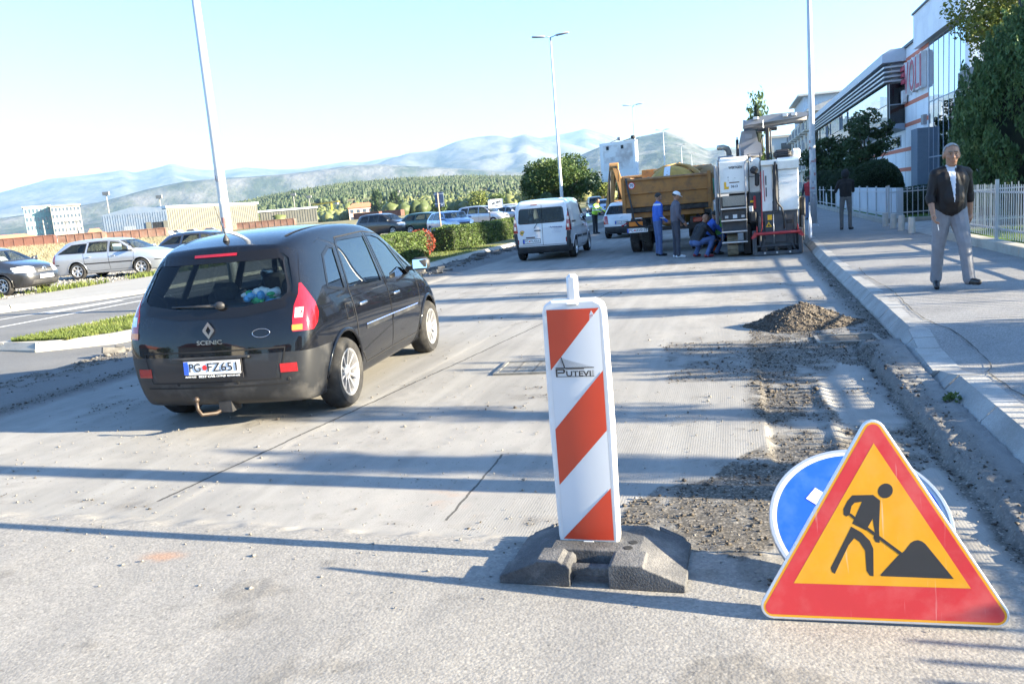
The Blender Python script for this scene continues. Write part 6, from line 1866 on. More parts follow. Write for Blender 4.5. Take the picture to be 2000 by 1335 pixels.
for z in (.66, .70, .74): 
    mb = MB(); mb.box((0, s_.hit('F', .0, z)[0].y - s_.off + .006, z), (.56, .012, .010)); mb.build('grille_bar', chrome_m if z > .72 else alloy_m, o)
o, s_ = parked('estate_car', 'silver estate car parked side-on on the gravel behind the black people carrier', -23.35, 27.2, -80, spec(4.57, 1.47, .885, .93, .96, 2.58, .92, sil, 'wagon', R=.318, glass=gm, spokes=6, wstyle='wide', strips=[('RL', [(1.15, .58), (3.45, .57)], .045, blackp, 'side_moulding'), ('RL', [(.05, .60), (.38, .60)], .04, blackp, 'side_moulding'), ('RL', [(4.2, .56), (4.5, .56)], .04, blackp, 'side_moulding')]))
mb = MB(); h0 = s_.hit('R', 2.75, 1.12)[0]; mb.box((h0.x - .02, 2.75 - s_.off, 1.13), (.004, .34, .24)); mb.build('paper_notice', mat('notice_paper', (.62, .74, .78), .8, var=.15, vscale=30), o)
parked('people_carrier', 'black people carrier with roof rails parked facing the hedge', -25.0, 57.0, -104, spec(4.40, 1.64, .895, 1.0, 1.04, 2.68, .88, dk, 'mpv', R=.318, glass=tint_glass, spokes=5, level=2, strips=[('T', [(.56, .9), (.56, 2.6)], .03, chrome_m, 'roof_rail'), ('T', [(-.56, .9), (-.56, 2.6)], .03, chrome_m, 'roof_rail')]))
parked('estate_car', 'dark green estate car parked near the blue traffic sign post', -21.3, 56.6, -100, spec(4.40, 1.48, .865, .93, .95, 2.51, .88, grn, 'wagon', R=.31, glass=gm, spokes=9, level=2))
o, s_ = parked('hatchback', 'pale blue hatchback with its driver door open just behind the hedge', -16.9, 48.5, -138, spec(4.25, 1.46, .87, .93, .97, 2.60, .86, blu, 'hatch', R=.31, glass=gm, level=2), z=.24)
mb = MB(Matrix.Translation((-.90, .72 - 0.0, 0)) @ Matrix.Rotation(R_(58), 4, 'Z')); mb.box((0, -.55, .62), (.06, 1.08, .62), bev=.025); mb.bar((0, -1.05, .93), (0, -.85, 1.36), .04, .05); mb.bar((0, -.85, 1.36), (0, -.25, 1.38), .04, .05); mb.bar((0, -.25, 1.38), (0, -.02, .95), .04, .05)
mb.build('open_door', blu, o)
parked('people_carrier', 'silver high-roofed family car parked behind the pale blue hatchback', -20.6, 67.5, -100, spec(4.50, 1.66, .87, 1.0, 1.03, 2.81, .85, sil, 'mpv', R=.31, glass=gm, level=2))
parked('saloon_car', 'silver-grey saloon with its nose beside the white estate agent board', -18.9, 70.5, -118, spec(4.50, 1.45, .87, .93, .95, 2.65, .88, sil, 'sedan', R=.31, glass=gm, level=2))
parked('people_carrier', 'cream white people carrier parked behind the white advertising board', -19.8, 76.0, -102, spec(4.4, 1.62, .88, 1.0, 1.0, 2.70, .90, wht, 'mpv', R=.315, glass=gm, level=2))
parked('hatchback', 'dark hatchback at the far end of the parked row left of the van', -18.0, 80.0, -106, spec(4.2, 1.50, .87, .95, .98, 2.6, .85, dk, 'hatch', R=.31, glass=gm, level=2))
parked('estate_car', 'navy car whose roof shows behind the lamp post and silver estate', -22.6, 32.0, -84, spec(4.3, 1.46, .86, .93, .95, 2.55, .88, nav, 'wagon', R=.31, glass=gm, level=2))
parked('panel_van', 'dark van parked far off beyond the white panel van', -14.2, 88.0, -165, spec(4.6, 1.85, .9, 1.08, 1.08, 2.9, .88, dk, 'mpv', R=.32, glass=gm, level=2), z=.1, grp=None)
parked('hatchback', 'pale blue car parked beside the far dark van', -12.6, 84.0, -165, spec(4.1, 1.50, .86, .95, .98, 2.5, .82, blu, 'hatch', R=.30, glass=gm, level=2), z=.1, grp=None)
# ================================================================== TRUCK, MILLING MACHINE, DIGGER, BILLBOARD
or_p = mat('orange_truck_paint', (.36, .155, .035), .6, var=.2, vscale=2.5, dirt=(.11, .075, .045), dscale=3.5, damt=.75, bump=.2, bscale=20)
chas = mat('truck_chassis', (.035, .03, .027), .85, var=.3, vscale=6, dirt=(.12, .10, .08), dscale=3, damt=.5)
dk_rub = mat('truck_tyre', (.045, .044, .042), .9, var=.2, vscale=15, dirt=(.14, .13, .12), dscale=5, damt=.5)
def big_wheel(parent, x, y, R, w):
    e = bpy.data.objects.new('wheel', None); COL.objects.link(e); e.parent = parent; e.location = (x, y, R); e.empty_display_size = .1
    mb = MB(); h = w / 2
    mb.lathe([(R * .55, -h * .8), (R * .62, -h), (R * .9, -h), (R, -h * .8), (R, h * .8), (R * .9, h), (R * .62, h), (R * .55, h * .8)], 40, 'x')
    for k in range(40):
        for sg in (-1, 1):
            a = 2 * PI * (k + (.5 if sg > 0 else 0)) / 40
            mb.box((sg * h * .42, 0, 0), (h * .72, R * .075, .024), Matrix.Rotation(a, 4, 'X') @ Matrix.Translation((0, 0, R + .008)) @ Matrix.Rotation(sg * .5, 4, 'Z'))
    mb.build('tyre', dk_rub, e, auto=40)
    mb = MB(); mb.lathe([(0, h * .3), (R * .2, h * .4), (R * .22, h * .1), (R * .5, h * .05), (R * .57, h * .75)], 28, 'x'); mb.lathe([(0, -h * .3), (R * .22, -h * .1), (R * .57, -h * .75)], 28, 'x'); mb.build('rim', chas, e, auto=40)
    return e
tk = thing('dump_truck', 'old orange dump truck seen from behind with a loaded tipper body', 'truck', (-1.85, 24.3, 0), R_(0))
bed = bpy.data.objects.new('tipper_body', None); COL.objects.link(bed); bed.parent = tk; bed.empty_display_size = .2
W = 1.19
def B_(name, c, d, m, parent=tk, bev=.012, rot=None):
    mb = MB(); mb.box(c, d, rot, bev=bev); return mb.build(name, m, parent, auto=35)
B_('tailgate', (0, .03, 1.77), (2 * W, .06, .80), or_p, bed)
for z in (1.40, 1.75, 2.13): B_('tailgate_rib', (0, -.012, z), (2 * W, .07, .05 if z > 1.5 else .09), or_p, bed)
B_('tailgate_rail', (0, -.005, 2.16), (2 * W + .02, .09, .05), mat('rust_rail', (.30, .17, .09), .8, var=.35, vscale=8), bed)
for sx in (-1, 1):
    B_('side_wall', (sx * (W + .01), 2.6, 1.77), (.05, 5.1, .82), or_p, bed)
    B_('corner_post', (sx * (W + .03), .01, 1.72), (.10, .14, 1.02), or_p, bed)
    B_('top_rail', (sx * (W + .02), 2.6, 2.21), (.09, 5.1, .06), mat('rust_rail', (.30, .17, .09), .8), bed)
    for k in range(6): B_('side_rib', (sx * (W + .06), .5 + k * .85, 1.76), (.06, .08, .80), or_p, bed)
B_('body_floor', (0, 2.6, 1.36), (2 * W, 5.1, .06), chas, bed)
B_('front_wall', (0, 5.1, 1.95), (2 * W, .06, 1.2), or_p, bed)
B_('rear_beam', (0, .05, 1.27), (2 * W + .02, .14, .14), chas)
B_('rust_beam', (0, .12, 1.12), (2 * W - .3, .10, .16), or_p)
for sx in (-1, 1): B_('frame_rail', (sx * .42, 3.6, .92), (.12, 7.2, .26), chas)
B_('cross_member', (0, .25, .92), (1.0, .10, .22), or_p)
B_('bumper_bar', (0, .10, .70), (2.3, .10, .12), chas)
for sx in (-1, 1):
    B_('tail_lamp', (sx * .92, .05, .88), (.40, .06, .13), lamp_amber if sx < 0 else lamp_red)
    B_('lamp_board', (sx * .92, .10, .87), (.58, .05, .22), chas)
    B_('mud_flap', (sx * .86, .78, .62), (.62, .02, .50), dk_rub)
for sx in (-1, 1):
    for x in (.72, 1.06): big_wheel(tk, sx * x, 1.25, .51, .29)
    big_wheel(tk, sx * .98, 5.6, .51, .28)
cabm = mat('truck_cab', (.40, .19, .05), .5, var=.1)
cab = B_('cab', (0, 6.5, 1.60), (2.3, 1.7, 1.9), cabm, tk, .12)
B_('cab_window', (0, 5.63, 2.05), (1.5, .02, .45), tint_glass, cab, .005)
plate(tk, ('PG', 'AV0133'), (-.88, .02, .735 - .04), w=.60, h=.125)
mb = MB(); mb.lathe([(0, -.001), (.085, -.001)], 24, 'y', (-.98, -.004, 1.99), mi=0); mb.lathe([(.08, -.003), (.105, -.003)], 24, 'y', (-.98, -.004, 1.99), mi=1); add_text(mb, '70', .11, Matrix.Translation((-.98, -.010, 1.99)), None, 2, .003, True)
mb.build('speed_sticker', [plate_w, red_ink, mat('navy_ink', (.03, .05, .18), .5)], bed)
mb = MB(); mb.tube([(-1.12, -.10, 2.20), (-1.08, -.13, 1.9), (-1.0, -.16, 1.45), (-.95, -.16, 1.05), (-.82, -.14, .85), (-.6, -.12, .76), (-.45, -.05, .80)], .028, 8)
mb.build('hanging_hose', blackp, tk, smooth=True)
mb = MB(); mb.tube([(-1.15, 0, .93), (-1.30, -.02, .86)], .02, 6); mb.ball((-1.31, -.02, .86), .035, 8, 6); mb.build('marker_lamp', lamp_red, tk, smooth=True)
B_('reflector', (-.85, .02, 1.04), (.22, .02, .03), plate_w)
# load
drum = thing('yellow_drum', 'mustard yellow rounded drum with a white stripe lying in the truck bed', 'drum', (-1.72, 25.3, 1.40))
mb = MB(); mb.ball((0, 0, .18), (.86, .95, .90), 36, 20); mb.build('drum_shell', mat('mustard', (.46, .27, .045), .7, var=.25, vscale=5, dirt=(.30, .18, .06), dscale=6, damt=.6, bump=.3, bscale=50), drum, smooth=True)
mb = MB()
for i in range(10):
    for j in range(1):
        a0 = -.9 + i * .18; a1 = a0 + .18
        def q(x, a): 
            y = -math.cos(a) ; z = math.sin(a)
            r = math.sqrt(max(0, 1 - (x / .86) ** 2)); return (x, y * .957 * r, .18 + z * .907 * r)
        mb.add([q(-.20, a0 + .9), q(-.02, a0 + .9), q(-.02, a1 + .9), q(-.20, a1 + .9)], [(0, 1, 2, 3)])
mb.build('white_stripe', mat('white_stripe', (.62, .64, .66), .6, var=.12), drum, smooth=True)
mb = MB(); rs = random.Random(5)
for i in range(5): mb.ball((-1.85 + (-.75 if i < 2 else .85) + rs.uniform(-.2, .2), 25.6 + i * .35, 1.72 + rs.uniform(-.05, .1)), (.42, .5, .42), 14, 9)
tag(mb.build('green_tarpaulin', mat('tarp_green', (.02, .16, .09), .6, var=.3, vscale=5, bump=.4, bscale=8), None, smooth=True), 'crumpled green tarpaulin around the yellow drum in the truck bed', 'tarpaulin')
hm = mat('hose_tan', (.50, .29, .10), .6, var=.15)
mb = MB()
for k in range(3): mb.tube([(-1.95 + k * .05, 25.6 + k * .1, 2.40), (-1.55, 25.5 + k * .1, 2.53 - k * .02), (-1.2, 25.3, 2.44 - k * .03), (-.95, 25.1, 2.25 - k * .05), (-.82, 24.9, 2.0)], .035, 8)
mb.tube([(-2.3, 26, 2.35), (-2.0, 25.9, 2.47), (-1.5, 25.9, 2.52)], .06, 8)
tag(mb.build('coiled_hose', hm, None, smooth=True), 'tan hose draped over the yellow drum in the truck bed', 'hose')
mb = MB(); mb.ball((-.75, 26.6, 2.15), (.35, .5, .32), 16, 10); mb.box((-1.05, 26.4, 2.35), (.5, .3, .22), bev=.08)
tag(mb.build('rusty_pump', mat('rust_brown', (.26, .16, .07), .7, var=.3, vscale=6), None, smooth=True), 'rusty brown pump casing at the right of the truck load', 'pump')

# ---- cold milling machine
wm = mat('machine_white', (.80, .79, .75), .45, var=.05, vscale=2, dirt=(.42, .38, .33), dscale=2.5, damt=.35)
gm_ = mat('machine_grey', (.30, .30, .32), .5, var=.08, vscale=3, dirt=(.2, .19, .18), dscale=3, damt=.3)
nm_ = mat('machine_navy', (.040, .045, .055), .55, var=.12, vscale=4, dirt=(.14, .125, .11), dscale=3, damt=.45)
km = mat('machine_black', (.014, .014, .016), .6, var=.2)
ym = mat('warning_yellow', (.75, .42, .01), .5, var=.05)
rm = mat('machine_red', (.40, .03, .035), .5, var=.1)
sm_ = mat('steel_edge', (.52, .53, .54), .4, .6, var=.1)
trackm = mat('track_pad', (.23, .19, .13), .8, var=.3, vscale=8)
ml = thing('milling_machine', 'large white and dark grey cold milling machine parked against the right kerb', 'milling machine', (0.0, 21.0, 0), R_(0))
def K(name, x0, x1, z0, z1, y0, y1, m, parent=ml, bev=.015, rot=None):
    mb = MB(); mb.box(((x0 + x1) / 2, (y0 + y1) / 2, (z0 + z1) / 2), (x1 - x0, y1 - y0, z1 - z0), rot, bev=bev); return mb.build(name, m, parent, auto=35)
# main hull
K('hull', -.10, 1.45, .55, 1.55, 1.2, 6.2, nm_)
eng = K('engine_cover', -.37, .37, 1.55, 2.34, .10, 3.2, wm, bev=.04)
K('cover_top', -.30, .40, 2.34, 2.44, .5, 3.2, wm, bev=.03)
mb = MB(); add_text(mb, 'WIRTGEN', .085, Matrix.Translation((.08, .094, 2.17)), .32, 0, .004, True); mb.build('maker_lettering', ink, eng)
K('number_notice', -.08, .16, 1.62, 1.80, .088, .096, plate_w, eng, .001)
mb = MB(); add_text(mb, '3613', .085, Matrix.Translation((.04, .084, 1.72)), .16, 0, .003, True); mb.build('notice_digits', ink, eng)
K('notice_strip', -.08, .16, 1.805, 1.83, .088, .096, mat('brown_tape', (.16, .10, .06), .7), eng, .001)
K('paper_notice', .24, .36, 1.60, 1.84, .088, .096, mat('paper_white', (.70, .70, .68), .8), eng, .001)
K('warning_label', -.20, -.15, 1.70, 1.84, .088, .096, ym, eng, .001); K('warning_label', -.20, -.09, 1.67, 1.725, .086, .094, ym, eng, .001)
for (x, z, r) in ((-.10, 1.95, .012), (-.10, 1.90, .007), (-.10, 1.865, .007), (.06, 1.92, .007)):
    mb = MB(); mb.lathe([(0, 0), (r, 0)], 12, 'y', (x, .094, z)); mb.build('lock', ink, eng)
K('exhaust_box', -.34, .05, 2.36, 2.50, 1.0, 1.6, gm_, bev=.02)
mb = MB(); mb.tube([(-.06, 1.3, 2.45), (-.06, 1.3, 2.60), (-.10, 1.25, 2.69), (-.20, 1.2, 2.73), (-.34, 1.15, 2.725)], [.07, .07, .07, .068, .06], 14); mb.build('exhaust_pipe', mat('exhaust_steel', (.45, .40, .33), .35, .8, var=.15), ml, smooth=True)
K('exhaust_mouth', -.30, -.02, 2.33, 2.37, .6, 1.1, gm_)
# ladder
lad = K('ladder_box', -.28, .30, .58, 1.50, .16, .5, nm_)
K('tread_plate', -.26, .28, 1.25, 1.50, .10, .17, mat('tread_plate', (.30, .27, .23), .5, .5, var=.4, vscale=60), lad, .004)
for z in (1.19, .90, .63, .37): K('step', -.30, .31, z - .012, z + .018, -.08, .2, sm_, lad, .005)
for z in (1.05, .77): K('riser', -.27, .28, z - .12, z + .10, .12, .18, nm_, lad, .004)
K('label_plate', -.02, .08, .95, 1.04, .112, .12, plate_w, lad, .001)
for x in (-.17, .22): K('vent', x - .04, x + .04, .96, 1.02, .112, .12, sm_, lad, .001)
for x in (-.285, .295): K('ladder_rail', x - .012, x + .012, .36, 1.5, -.05, .0, nm_, lad, .004)
def rail(name, pts, r=.016, m=nm_, par=ml):
    mb = MB(); mb.tube(pts, r, 8); return mb.build(name, m, par, smooth=True)
rail('hand_rail', [(-.30, -.03, .85), (-.31, -.05, 1.5), (-.32, -.05, 2.30), (-.32, .1, 2.36)], .018)
rail('hand_rail', [(.30, -.03, 1.05), (.30, -.05, 1.6), (.29, -.05, 2.2), (.32, -.02, 2.30), (.37, .05, 2.32)], .018, gm_)
rail('hand_rail', [(.38, .0, 1.5), (.38, .0, 2.45), (.66, .0, 2.45), (.66, .0, 1.6)], .014, nm_)
rail('hand_rail', [(.38, .0, 1.92), (.66, .0, 1.92)], .012, nm_)
K('edge_guard', -.43, -.37, .85, 2.25, .05, .25, gm_, bev=.02)
K('lower_guard', -.42, -.34, .82, 1.5, .0, .5, nm_, bev=.02)
# crawler tracks
def track(x, y, lab=None):
    t = bpy.data.objects.new('crawler_track', None); COL.objects.link(t); t.parent = ml; t.location = (x, y, 0); t.empty_display_size = .1
    path = []
    for i in range(9): a = PI / 2 + PI * i / 8; path.append((-.55 + .26 * math.cos(a), .275 + .26 * math.sin(a)))
    for i in range(9): a = -PI / 2 + PI * i / 8; path.append((.55 + .26 * math.cos(a), .275 + .26 * math.sin(a)))
    d = poly_len(path + [path[0]]); n = 30
    for i in range(n):
        p0 = along(path + [path[0]], d, d[-1] * i / n); p1 = along(path + [path[0]], d, d[-1] * (i + .82) / n)
        mb = MB(); mb.bar((0, p0.x, p0.y), (0, p1.x, p1.y), .26, .035); mb.build('track_pad', trackm, t)
    mb = MB(); mb.prism([(q[0] * .92, .275 + (q[1] - .275) * .86) for q in path], -.09, .09, 'x'); mb.build('track_frame', km, t)
    return t
track(-.05, .95); track(1.15, 5.2); track(-.05, 5.2)
K('leg_column', -.14, .06, .5, .75, .7, 1.2, nm_)
K('side_leg', .22, .40, .05, .8, .3, .9, km)
# centre column
cc = K('control_box', .38, .66, 1.52, 2.36, .25, 1.6, wm, bev=.03)
K('lower_box', .37, .66, .80, 1.52, .12, 1.0, nm_, bev=.02)
K('mirror_pod', .42, .60, 1.98, 2.16, -.10, .12, km, bev=.05, rot=Matrix.Rotation(R_(28), 4, 'Y'))
K('mirror_stem', .52, .62, 1.68, 2.0, -.02, .08, km, bev=.03)
K('extinguisher', .475, .535, 1.13, 1.46, .04, .11, rm, bev=.025)
K('label_yellow', .40, .50, 1.30, 1.35, .10, .118, ym, bev=.002)
K('valve_block', .36, .46, 1.08, 1.22, .02, .12, sm_, bev=.01); K('cable_loom', .38, .54, .82, 1.08, .0, .12, km, bev=.03)
K('lamp', .40, .48, 2.26, 2.38, -.06, .02, sm_, bev=.03)
rail('red_hose', [(.66, -.02, 2.02), (.665, -.03, 1.4), (.66, -.04, .9), (.655, -.05, .66), (.60, -.07, .52)], .013, rm)
rail('red_hose', [(.72, -.02, 2.04), (.73, -.02, 1.5), (.735, -.02, 1.30)], .010, rm)
# right block
rb_ = bpy.data.objects.new('rear_body', None); COL.objects.link(rb_); rb_.parent = ml; rb_.empty_display_size = .1
K('panel', .66, .93, 1.06, 2.16, .06, 2.0, wm, rb_)
for z in (1.80, 1.52): K('vent_slot', .765, .79, z - .11, z + .11, .045, .07, ink, rb_, .004)
K('top_beam', .66, 1.12, 2.15, 2.27, -.02, .6, wm, rb_)
K('conduit', .945, 1.035, 1.05, 2.20, .0, .30, nm_, rb_)
mb = MB(); mb.tube([(.99, -.03, 2.22), (.985, -.05, 1.8), (.99, -.05, 1.4), (1.02, -.06, 1.25), (1.12, -.06, 1.12), (1.16, -.05, .9), (1.17, -.05, .62)], .022, 8); mb.build('cable', km, rb_, smooth=True)
K('panel', 1.05, 1.52, 1.05, 2.02, .04, 2.4, wm, rb_, .02)
mb = MB(); mb.prism([(.04, 2.02), (-.02, 2.04), (-.06, 2.22), (.02, 2.30), (1.6, 2.30), (1.6, 2.02)], 1.05, 1.53, 'x'); mb.build('hood', wm, rb_, auto=30)
K('panel_line', 1.12, 1.46, 1.885, 1.89, .032, .045, gm_, rb_, .001)
for z in (1.15, 1.35, 1.55, 1.75): 
    for x in (1.075, 1.50): K('bolt', x - .008, x + .008, z - .008, z + .008, .032, .045, km, rb_, .002)
mb = MB(); add_text(mb, 'SPC/275', .06, Matrix.Translation((1.27, .036, 1.72)), .20, 0, .002, False, .2); mb.build('chalk_mark', mat('faint_marker', (.5, .52, .58), .7), rb_)
# dark lower block
lb = bpy.data.objects.new('drum_housing', None); COL.objects.link(lb); lb.parent = ml; lb.empty_display_size = .1
K('housing', .56, 1.50, .12, 1.07, .10, 2.2, nm_, lb, .02)
K('tapered_plate', .90, 1.12, .98, 1.30, .05, .3, nm_, lb, .02)
K('centre_plate', .72, 1.22, .30, 1.02, .06, .12, nm_, lb, .01)
for x in (.47, 1.53): K('side_plate', x - .05, x + .05, .02, .62, -.10, 1.8, nm_, lb, .015)
for x in (.60, 1.42): K('ram', x - .03, x + .03, .25, .95, .0, .08, nm_, lb, .015)
K('bottom_sill', .45, 1.55, .0, .10, -.14, .3, nm_, lb, .02)
K('bottom_bar', .50, 1.52, .20, .25, -.02, .05, nm_, lb, .01)
for x in (.70, .98, 1.28): 
    mb = MB(); mb.lathe([(0, -.002), (.025, -.002), (.025, .02)], 14, 'y', (x, -.15, .07)); mb.build('bolt_head', sm_, lb)
    K('skid_block', x - .05, x + .05, .10, .20, -.08, .06, km, lb, .01)
for (xa, xb) in ((.62, .72), (1.40, 1.30)):
    mb = MB(); mb.bar((xa, -.03, .12), (xb, -.03, .38), .035, .035); mb.build('strut', nm_, lb)
rail('push_rod', [(.925, .03, .28), (.925, .03, .98)], .010, sm_, lb)
mb = MB(); mb.tube([(.50, -.12, .535), (1.52, -.12, .535)], .036, 12); mb.build('red_bar', rm, lb, smooth=True)
for x, s_ in ((.50, -1), (1.50, 1)):
    mb = MB(); mb.prism([(x - .02, .60), (x + .05 * s_, .55), (x + .12 * s_, .44), (x + .06 * s_, .42), (x - .03 * s_, .49)], -.13, -.06, 'y'); mb.build('red_bracket', rm, lb)
    K('red_pin', x - s_ * .03 - .012, x - s_ * .03 + .012, .56, .72, -.11, -.08, rm, lb, .003)
for x in (.70, 1.30): K('recess', x - .075, x + .075, .74, .82, .092, .105, km, lb, .004)
K('info_label', .79, .89, .85, .97, .048, .062, ym, lb, .001)
mb = MB(); mb.prism([(.74, .68), (.89, .68), (.815, .81)], .046, .056, 'y'); wt_ = mb.build('warning_triangle', ym, lb)
mb = MB(); mb.prism([(.78, .70), (.85, .70), (.815, .76)], .040, .046, 'y'); mb.build('warning_symbol', ink, wt_)
# top: seat pod, mast, conveyor, canopy
K('seat_pod', .98, 1.38, 2.28, 2.50, .1, .5, km, bev=.07)
for i in range(4): K('seat_rib', 1.0, 1.36, 2.31 + i * .045, 2.325 + i * .045, .085, .105, nm_, bev=.003)
K('side_console', 1.40, 1.60, 2.25, 2.50, .3, .9, wm, bev=.04)
K('mast', .81, .90, 2.2, 3.05, .3, .45, km)
rail('mast_pipe', [(.93, .35, 2.25), (.93, .35, 3.0)], .018, nm_)
mb = MB(); mb.prism([(.24, 2.42), (.20, 2.80), (.26, 3.06), (.60, 3.06), (.66, 2.74), (.74, 2.42)], .9, 4.5, 'y'); mb.build('conveyor_hood', gm_, ml, auto=30)
K('hood_plate', .34, .52, 2.86, 2.98, .88, .92, mat('machine_grey2', (.36, .36, .38), .5), bev=.004)
mb = MB(); mb.prism([(.30, 2.42), (.30, 2.58), (.62, 2.78), (.72, 2.70), (.74, 2.42)], .6, .9, 'y'); mb.build('chute', gm_, ml, auto=30)
rail('lift_ram', [(.15, .8, 2.4), (.15, .8, 2.86)], .035, km); rail('lift_rod', [(.15, .8, 2.8), (.15, .8, 2.92)], .02, sm_)
rail('hydraulic_hose', [(.66, .7, 2.42), (.70, .66, 2.7), (.74, .6, 2.9), (.72, .7, 2.75), (.76, .6, 2.5)], .016, km)
mb = MB(); mb.tube([(.30, .6, 3.20), (.45, .6, 3.19), (1.0, .6, 3.21), (1.4, .6, 3.22), (1.78, .6, 3.24)], [.11, .085, .075, .08, .085], 14)
cn = mb.build('canopy_tube', gm_, ml, smooth=True)
mb = MB(); mb.prism([(.34, 3.16), (.34, 3.26), (.62, 3.33), (1.0, 3.37), (1.5, 3.36), (1.80, 3.32), (1.80, 3.24)], .45, 2.6, 'y'); mb.build('canopy_roof', gm_, ml, auto=30)
for x in (.60, 1.28, 1.48): K('canopy_bracket', x - .06, x + .06, 3.27, 3.34, .38, .5, sm_, bev=.01)
K('canopy_post', .755, .78, 2.98, 3.25, .4, .43, sm_); K('canopy_joint', .62, 1.10, 2.98, 3.06, .35, .6, km, bev=.02)
# outer side bits near the kerb
K('side_arm', 1.56, 1.68, .85, 1.35, .2, .6, km, bev=.03); K('side_panel', 1.56, 1.64, .3, .9, .1, .8, nm_)
rail('sensor_staff', [(1.74, .0, .30), (1.75, .0, 1.12)], .016, sm_); K('sensor_plate', 1.72, 1.79, .36, .85, -.01, .01, plate_w, bev=.004)

# ---- backhoe digger behind the hatchback
brown = mat('digger_ochre', (.40, .21, .07), .6, var=.15, vscale=3, dirt=(.16, .10, .06), dscale=3, damt=.5)
dg_ = thing('backhoe_loader', 'ochre backhoe digger with its folded arm raised behind the white hatchback', 'digger', (-4.9, 40.2, 0), 0)
mb = MB()
def dbox(name, a, b, w, h, m=brown): 
    q = MB(); q.bar(a, b, w, h); return bevel(q.build(name, m, dg_), .02)
dbox('boom', (-.75, -1.2, 1.0), (-.42, -1.3, 3.15), .26, .30); dbox('dipper', (-.35, -1.35, 3.15), (.15, -1.3, 1.1), .22, .26)
mb = MB(); mb.lathe([(.0, -.2), (.16, -.2), (.16, .2), (0, .2)], 16, 'x', (-.38, -1.32, 3.12)); mb.build('arm_pivot', brown, dg_)
mb = MB(); mb.tube([(-.55, -1.5, 2.9), (-.6, -1.55, 2.2), (-.65, -1.5, 1.4)], .05, 8); mb.build('arm_ram', km, dg_, smooth=True)
mb = MB(); mb.tube([(-.3, -1.55, 3.1), (-.15, -1.6, 2.9), (-.2, -1.55, 2.4)], .02, 6); mb.build('arm_hose', km, dg_, smooth=True)
bevel(MB().box((.2, 1.2, 1.1), (1.7, 3.2, .9)).build('chassis_body', brown, dg_), .06)
bevel(MB().box((.2, .9, 2.0), (1.4, 1.4, 1.1)).build('cab', tint_glass, dg_), .06)
bevel(MB().box((.2, .9, 2.6), (1.5, 1.5, .12)).build('cab_roof', brown, dg_), .03)
for sx in (-1, 1):
    big_wheel(dg_, .2 + sx * .95, .6, .62, .36); big_wheel(dg_, .2 + sx * .85, 2.5, .45, .30)
# ---- billboard
bb = thing('billboard', 'tall white advertising billboard with a faded poster and two lamps on top', 'billboard', (-7.75, 60.0, 0), R_(-12))
bevel(MB().box((0, 0, 4.2), (2.75, .36, 2.75)).build('board_case', mat('billboard_case', (.78, .80, .82), .5, var=.05), bb), .03)
mb = MB(); mb.box((0, -.19, 4.25), (2.55, .03, 2.5)); mb.build('white_sheet', mat('poster_white', (.85, .85, .84), .6, var=.06, vscale=1), bb)
def poster_mat():
    m, nt, bs = _nodes('faded_poster'); L = nt.links.new; N = nt.nodes.new
    tc = N('ShaderNodeTexCoord'); n_ = N('ShaderNodeTexNoise'); n_.inputs['Scale'].default_value = 1.6; n_.inputs['Detail'].default_value = 8
    L(tc.outputs['Object'], n_.inputs['Vector']); r = N('ShaderNodeValToRGB'); e = r.color_ramp.elements
    e[0].position = .36; e[0].color = (.52, .46, .43, 1); e[1].position = .56; e[1].color = (.80, .78, .76, 1); L(n_.outputs[0], r.inputs[0]); L(r.outputs[0], bs.inputs['Base Color']); bs.inputs['Roughness'].default_value = .6
    return m
mb = MB(); mb.box((.0, -.215, 4.5), (2.2, .012, 1.75)); mb.build('poster', poster_mat(), bb)
for x in (-.75, .35): K('poster_patch', x - .1, x + .1, 5.05, 5.3, -.235, -.225, ink, bb, .002)
for x in (.3, 1.3):
    mb = MB(); mb.tube([(x - .9, -.1, 5.55), (x, -.5, 5.75)], .02, 6); mb.build('lamp_arm', km, bb, smooth=True)
    K('lamp_head', x - .14, x + .14, 5.62, 5.86, -.68, -.42, gm_ if x < .5 else km, bb, .05)
for x in (-.9, .9): MB().tube([(x, .1, -.3), (x, .1, 2.9)], .09, 12).build('post', gm_, bb, smooth=True)
# ================================================================== PLANTS (generator), RIGHT SIDE
def leaf_mat(name, c0, c1, c2, scale=1.2, trans=.25):
    m, nt, bs = _nodes(name); L = nt.links.new; N = nt.nodes.new
    tc = N('ShaderNodeTexCoord'); n_ = N('ShaderNodeTexNoise'); n_.inputs['Scale'].default_value = scale; n_.inputs['Detail'].default_value = 7; n_.inputs['Roughness'].default_value = .75
    L(tc.outputs['Object'], n_.inputs['Vector']); r = N('ShaderNodeValToRGB'); e = r.color_ramp.elements
    e[0].position = .32; e[0].color = (*c0, 1); e[1].position = .68; e[1].color = (*c2, 1); k = e.new(.5); k.color = (*c1, 1)
    L(n_.outputs[0], r.inputs[0]); L(r.outputs[0], bs.inputs['Base Color']); bs.inputs['Roughness'].default_value = .55; bs.inputs['Specular IOR Level'].default_value = .3
    tr = N('ShaderNodeBsdfTranslucent'); mx = N('ShaderNodeMixShader'); mx.inputs[0].default_value = trans
    L(r.outputs[0], tr.inputs[0]); o = nt.nodes['Material Output']; L(bs.outputs[0], mx.inputs[1]); L(tr.outputs[0], mx.inputs[2]); L(mx.outputs[0], o.inputs[0])
    MATS[name] = m; return m
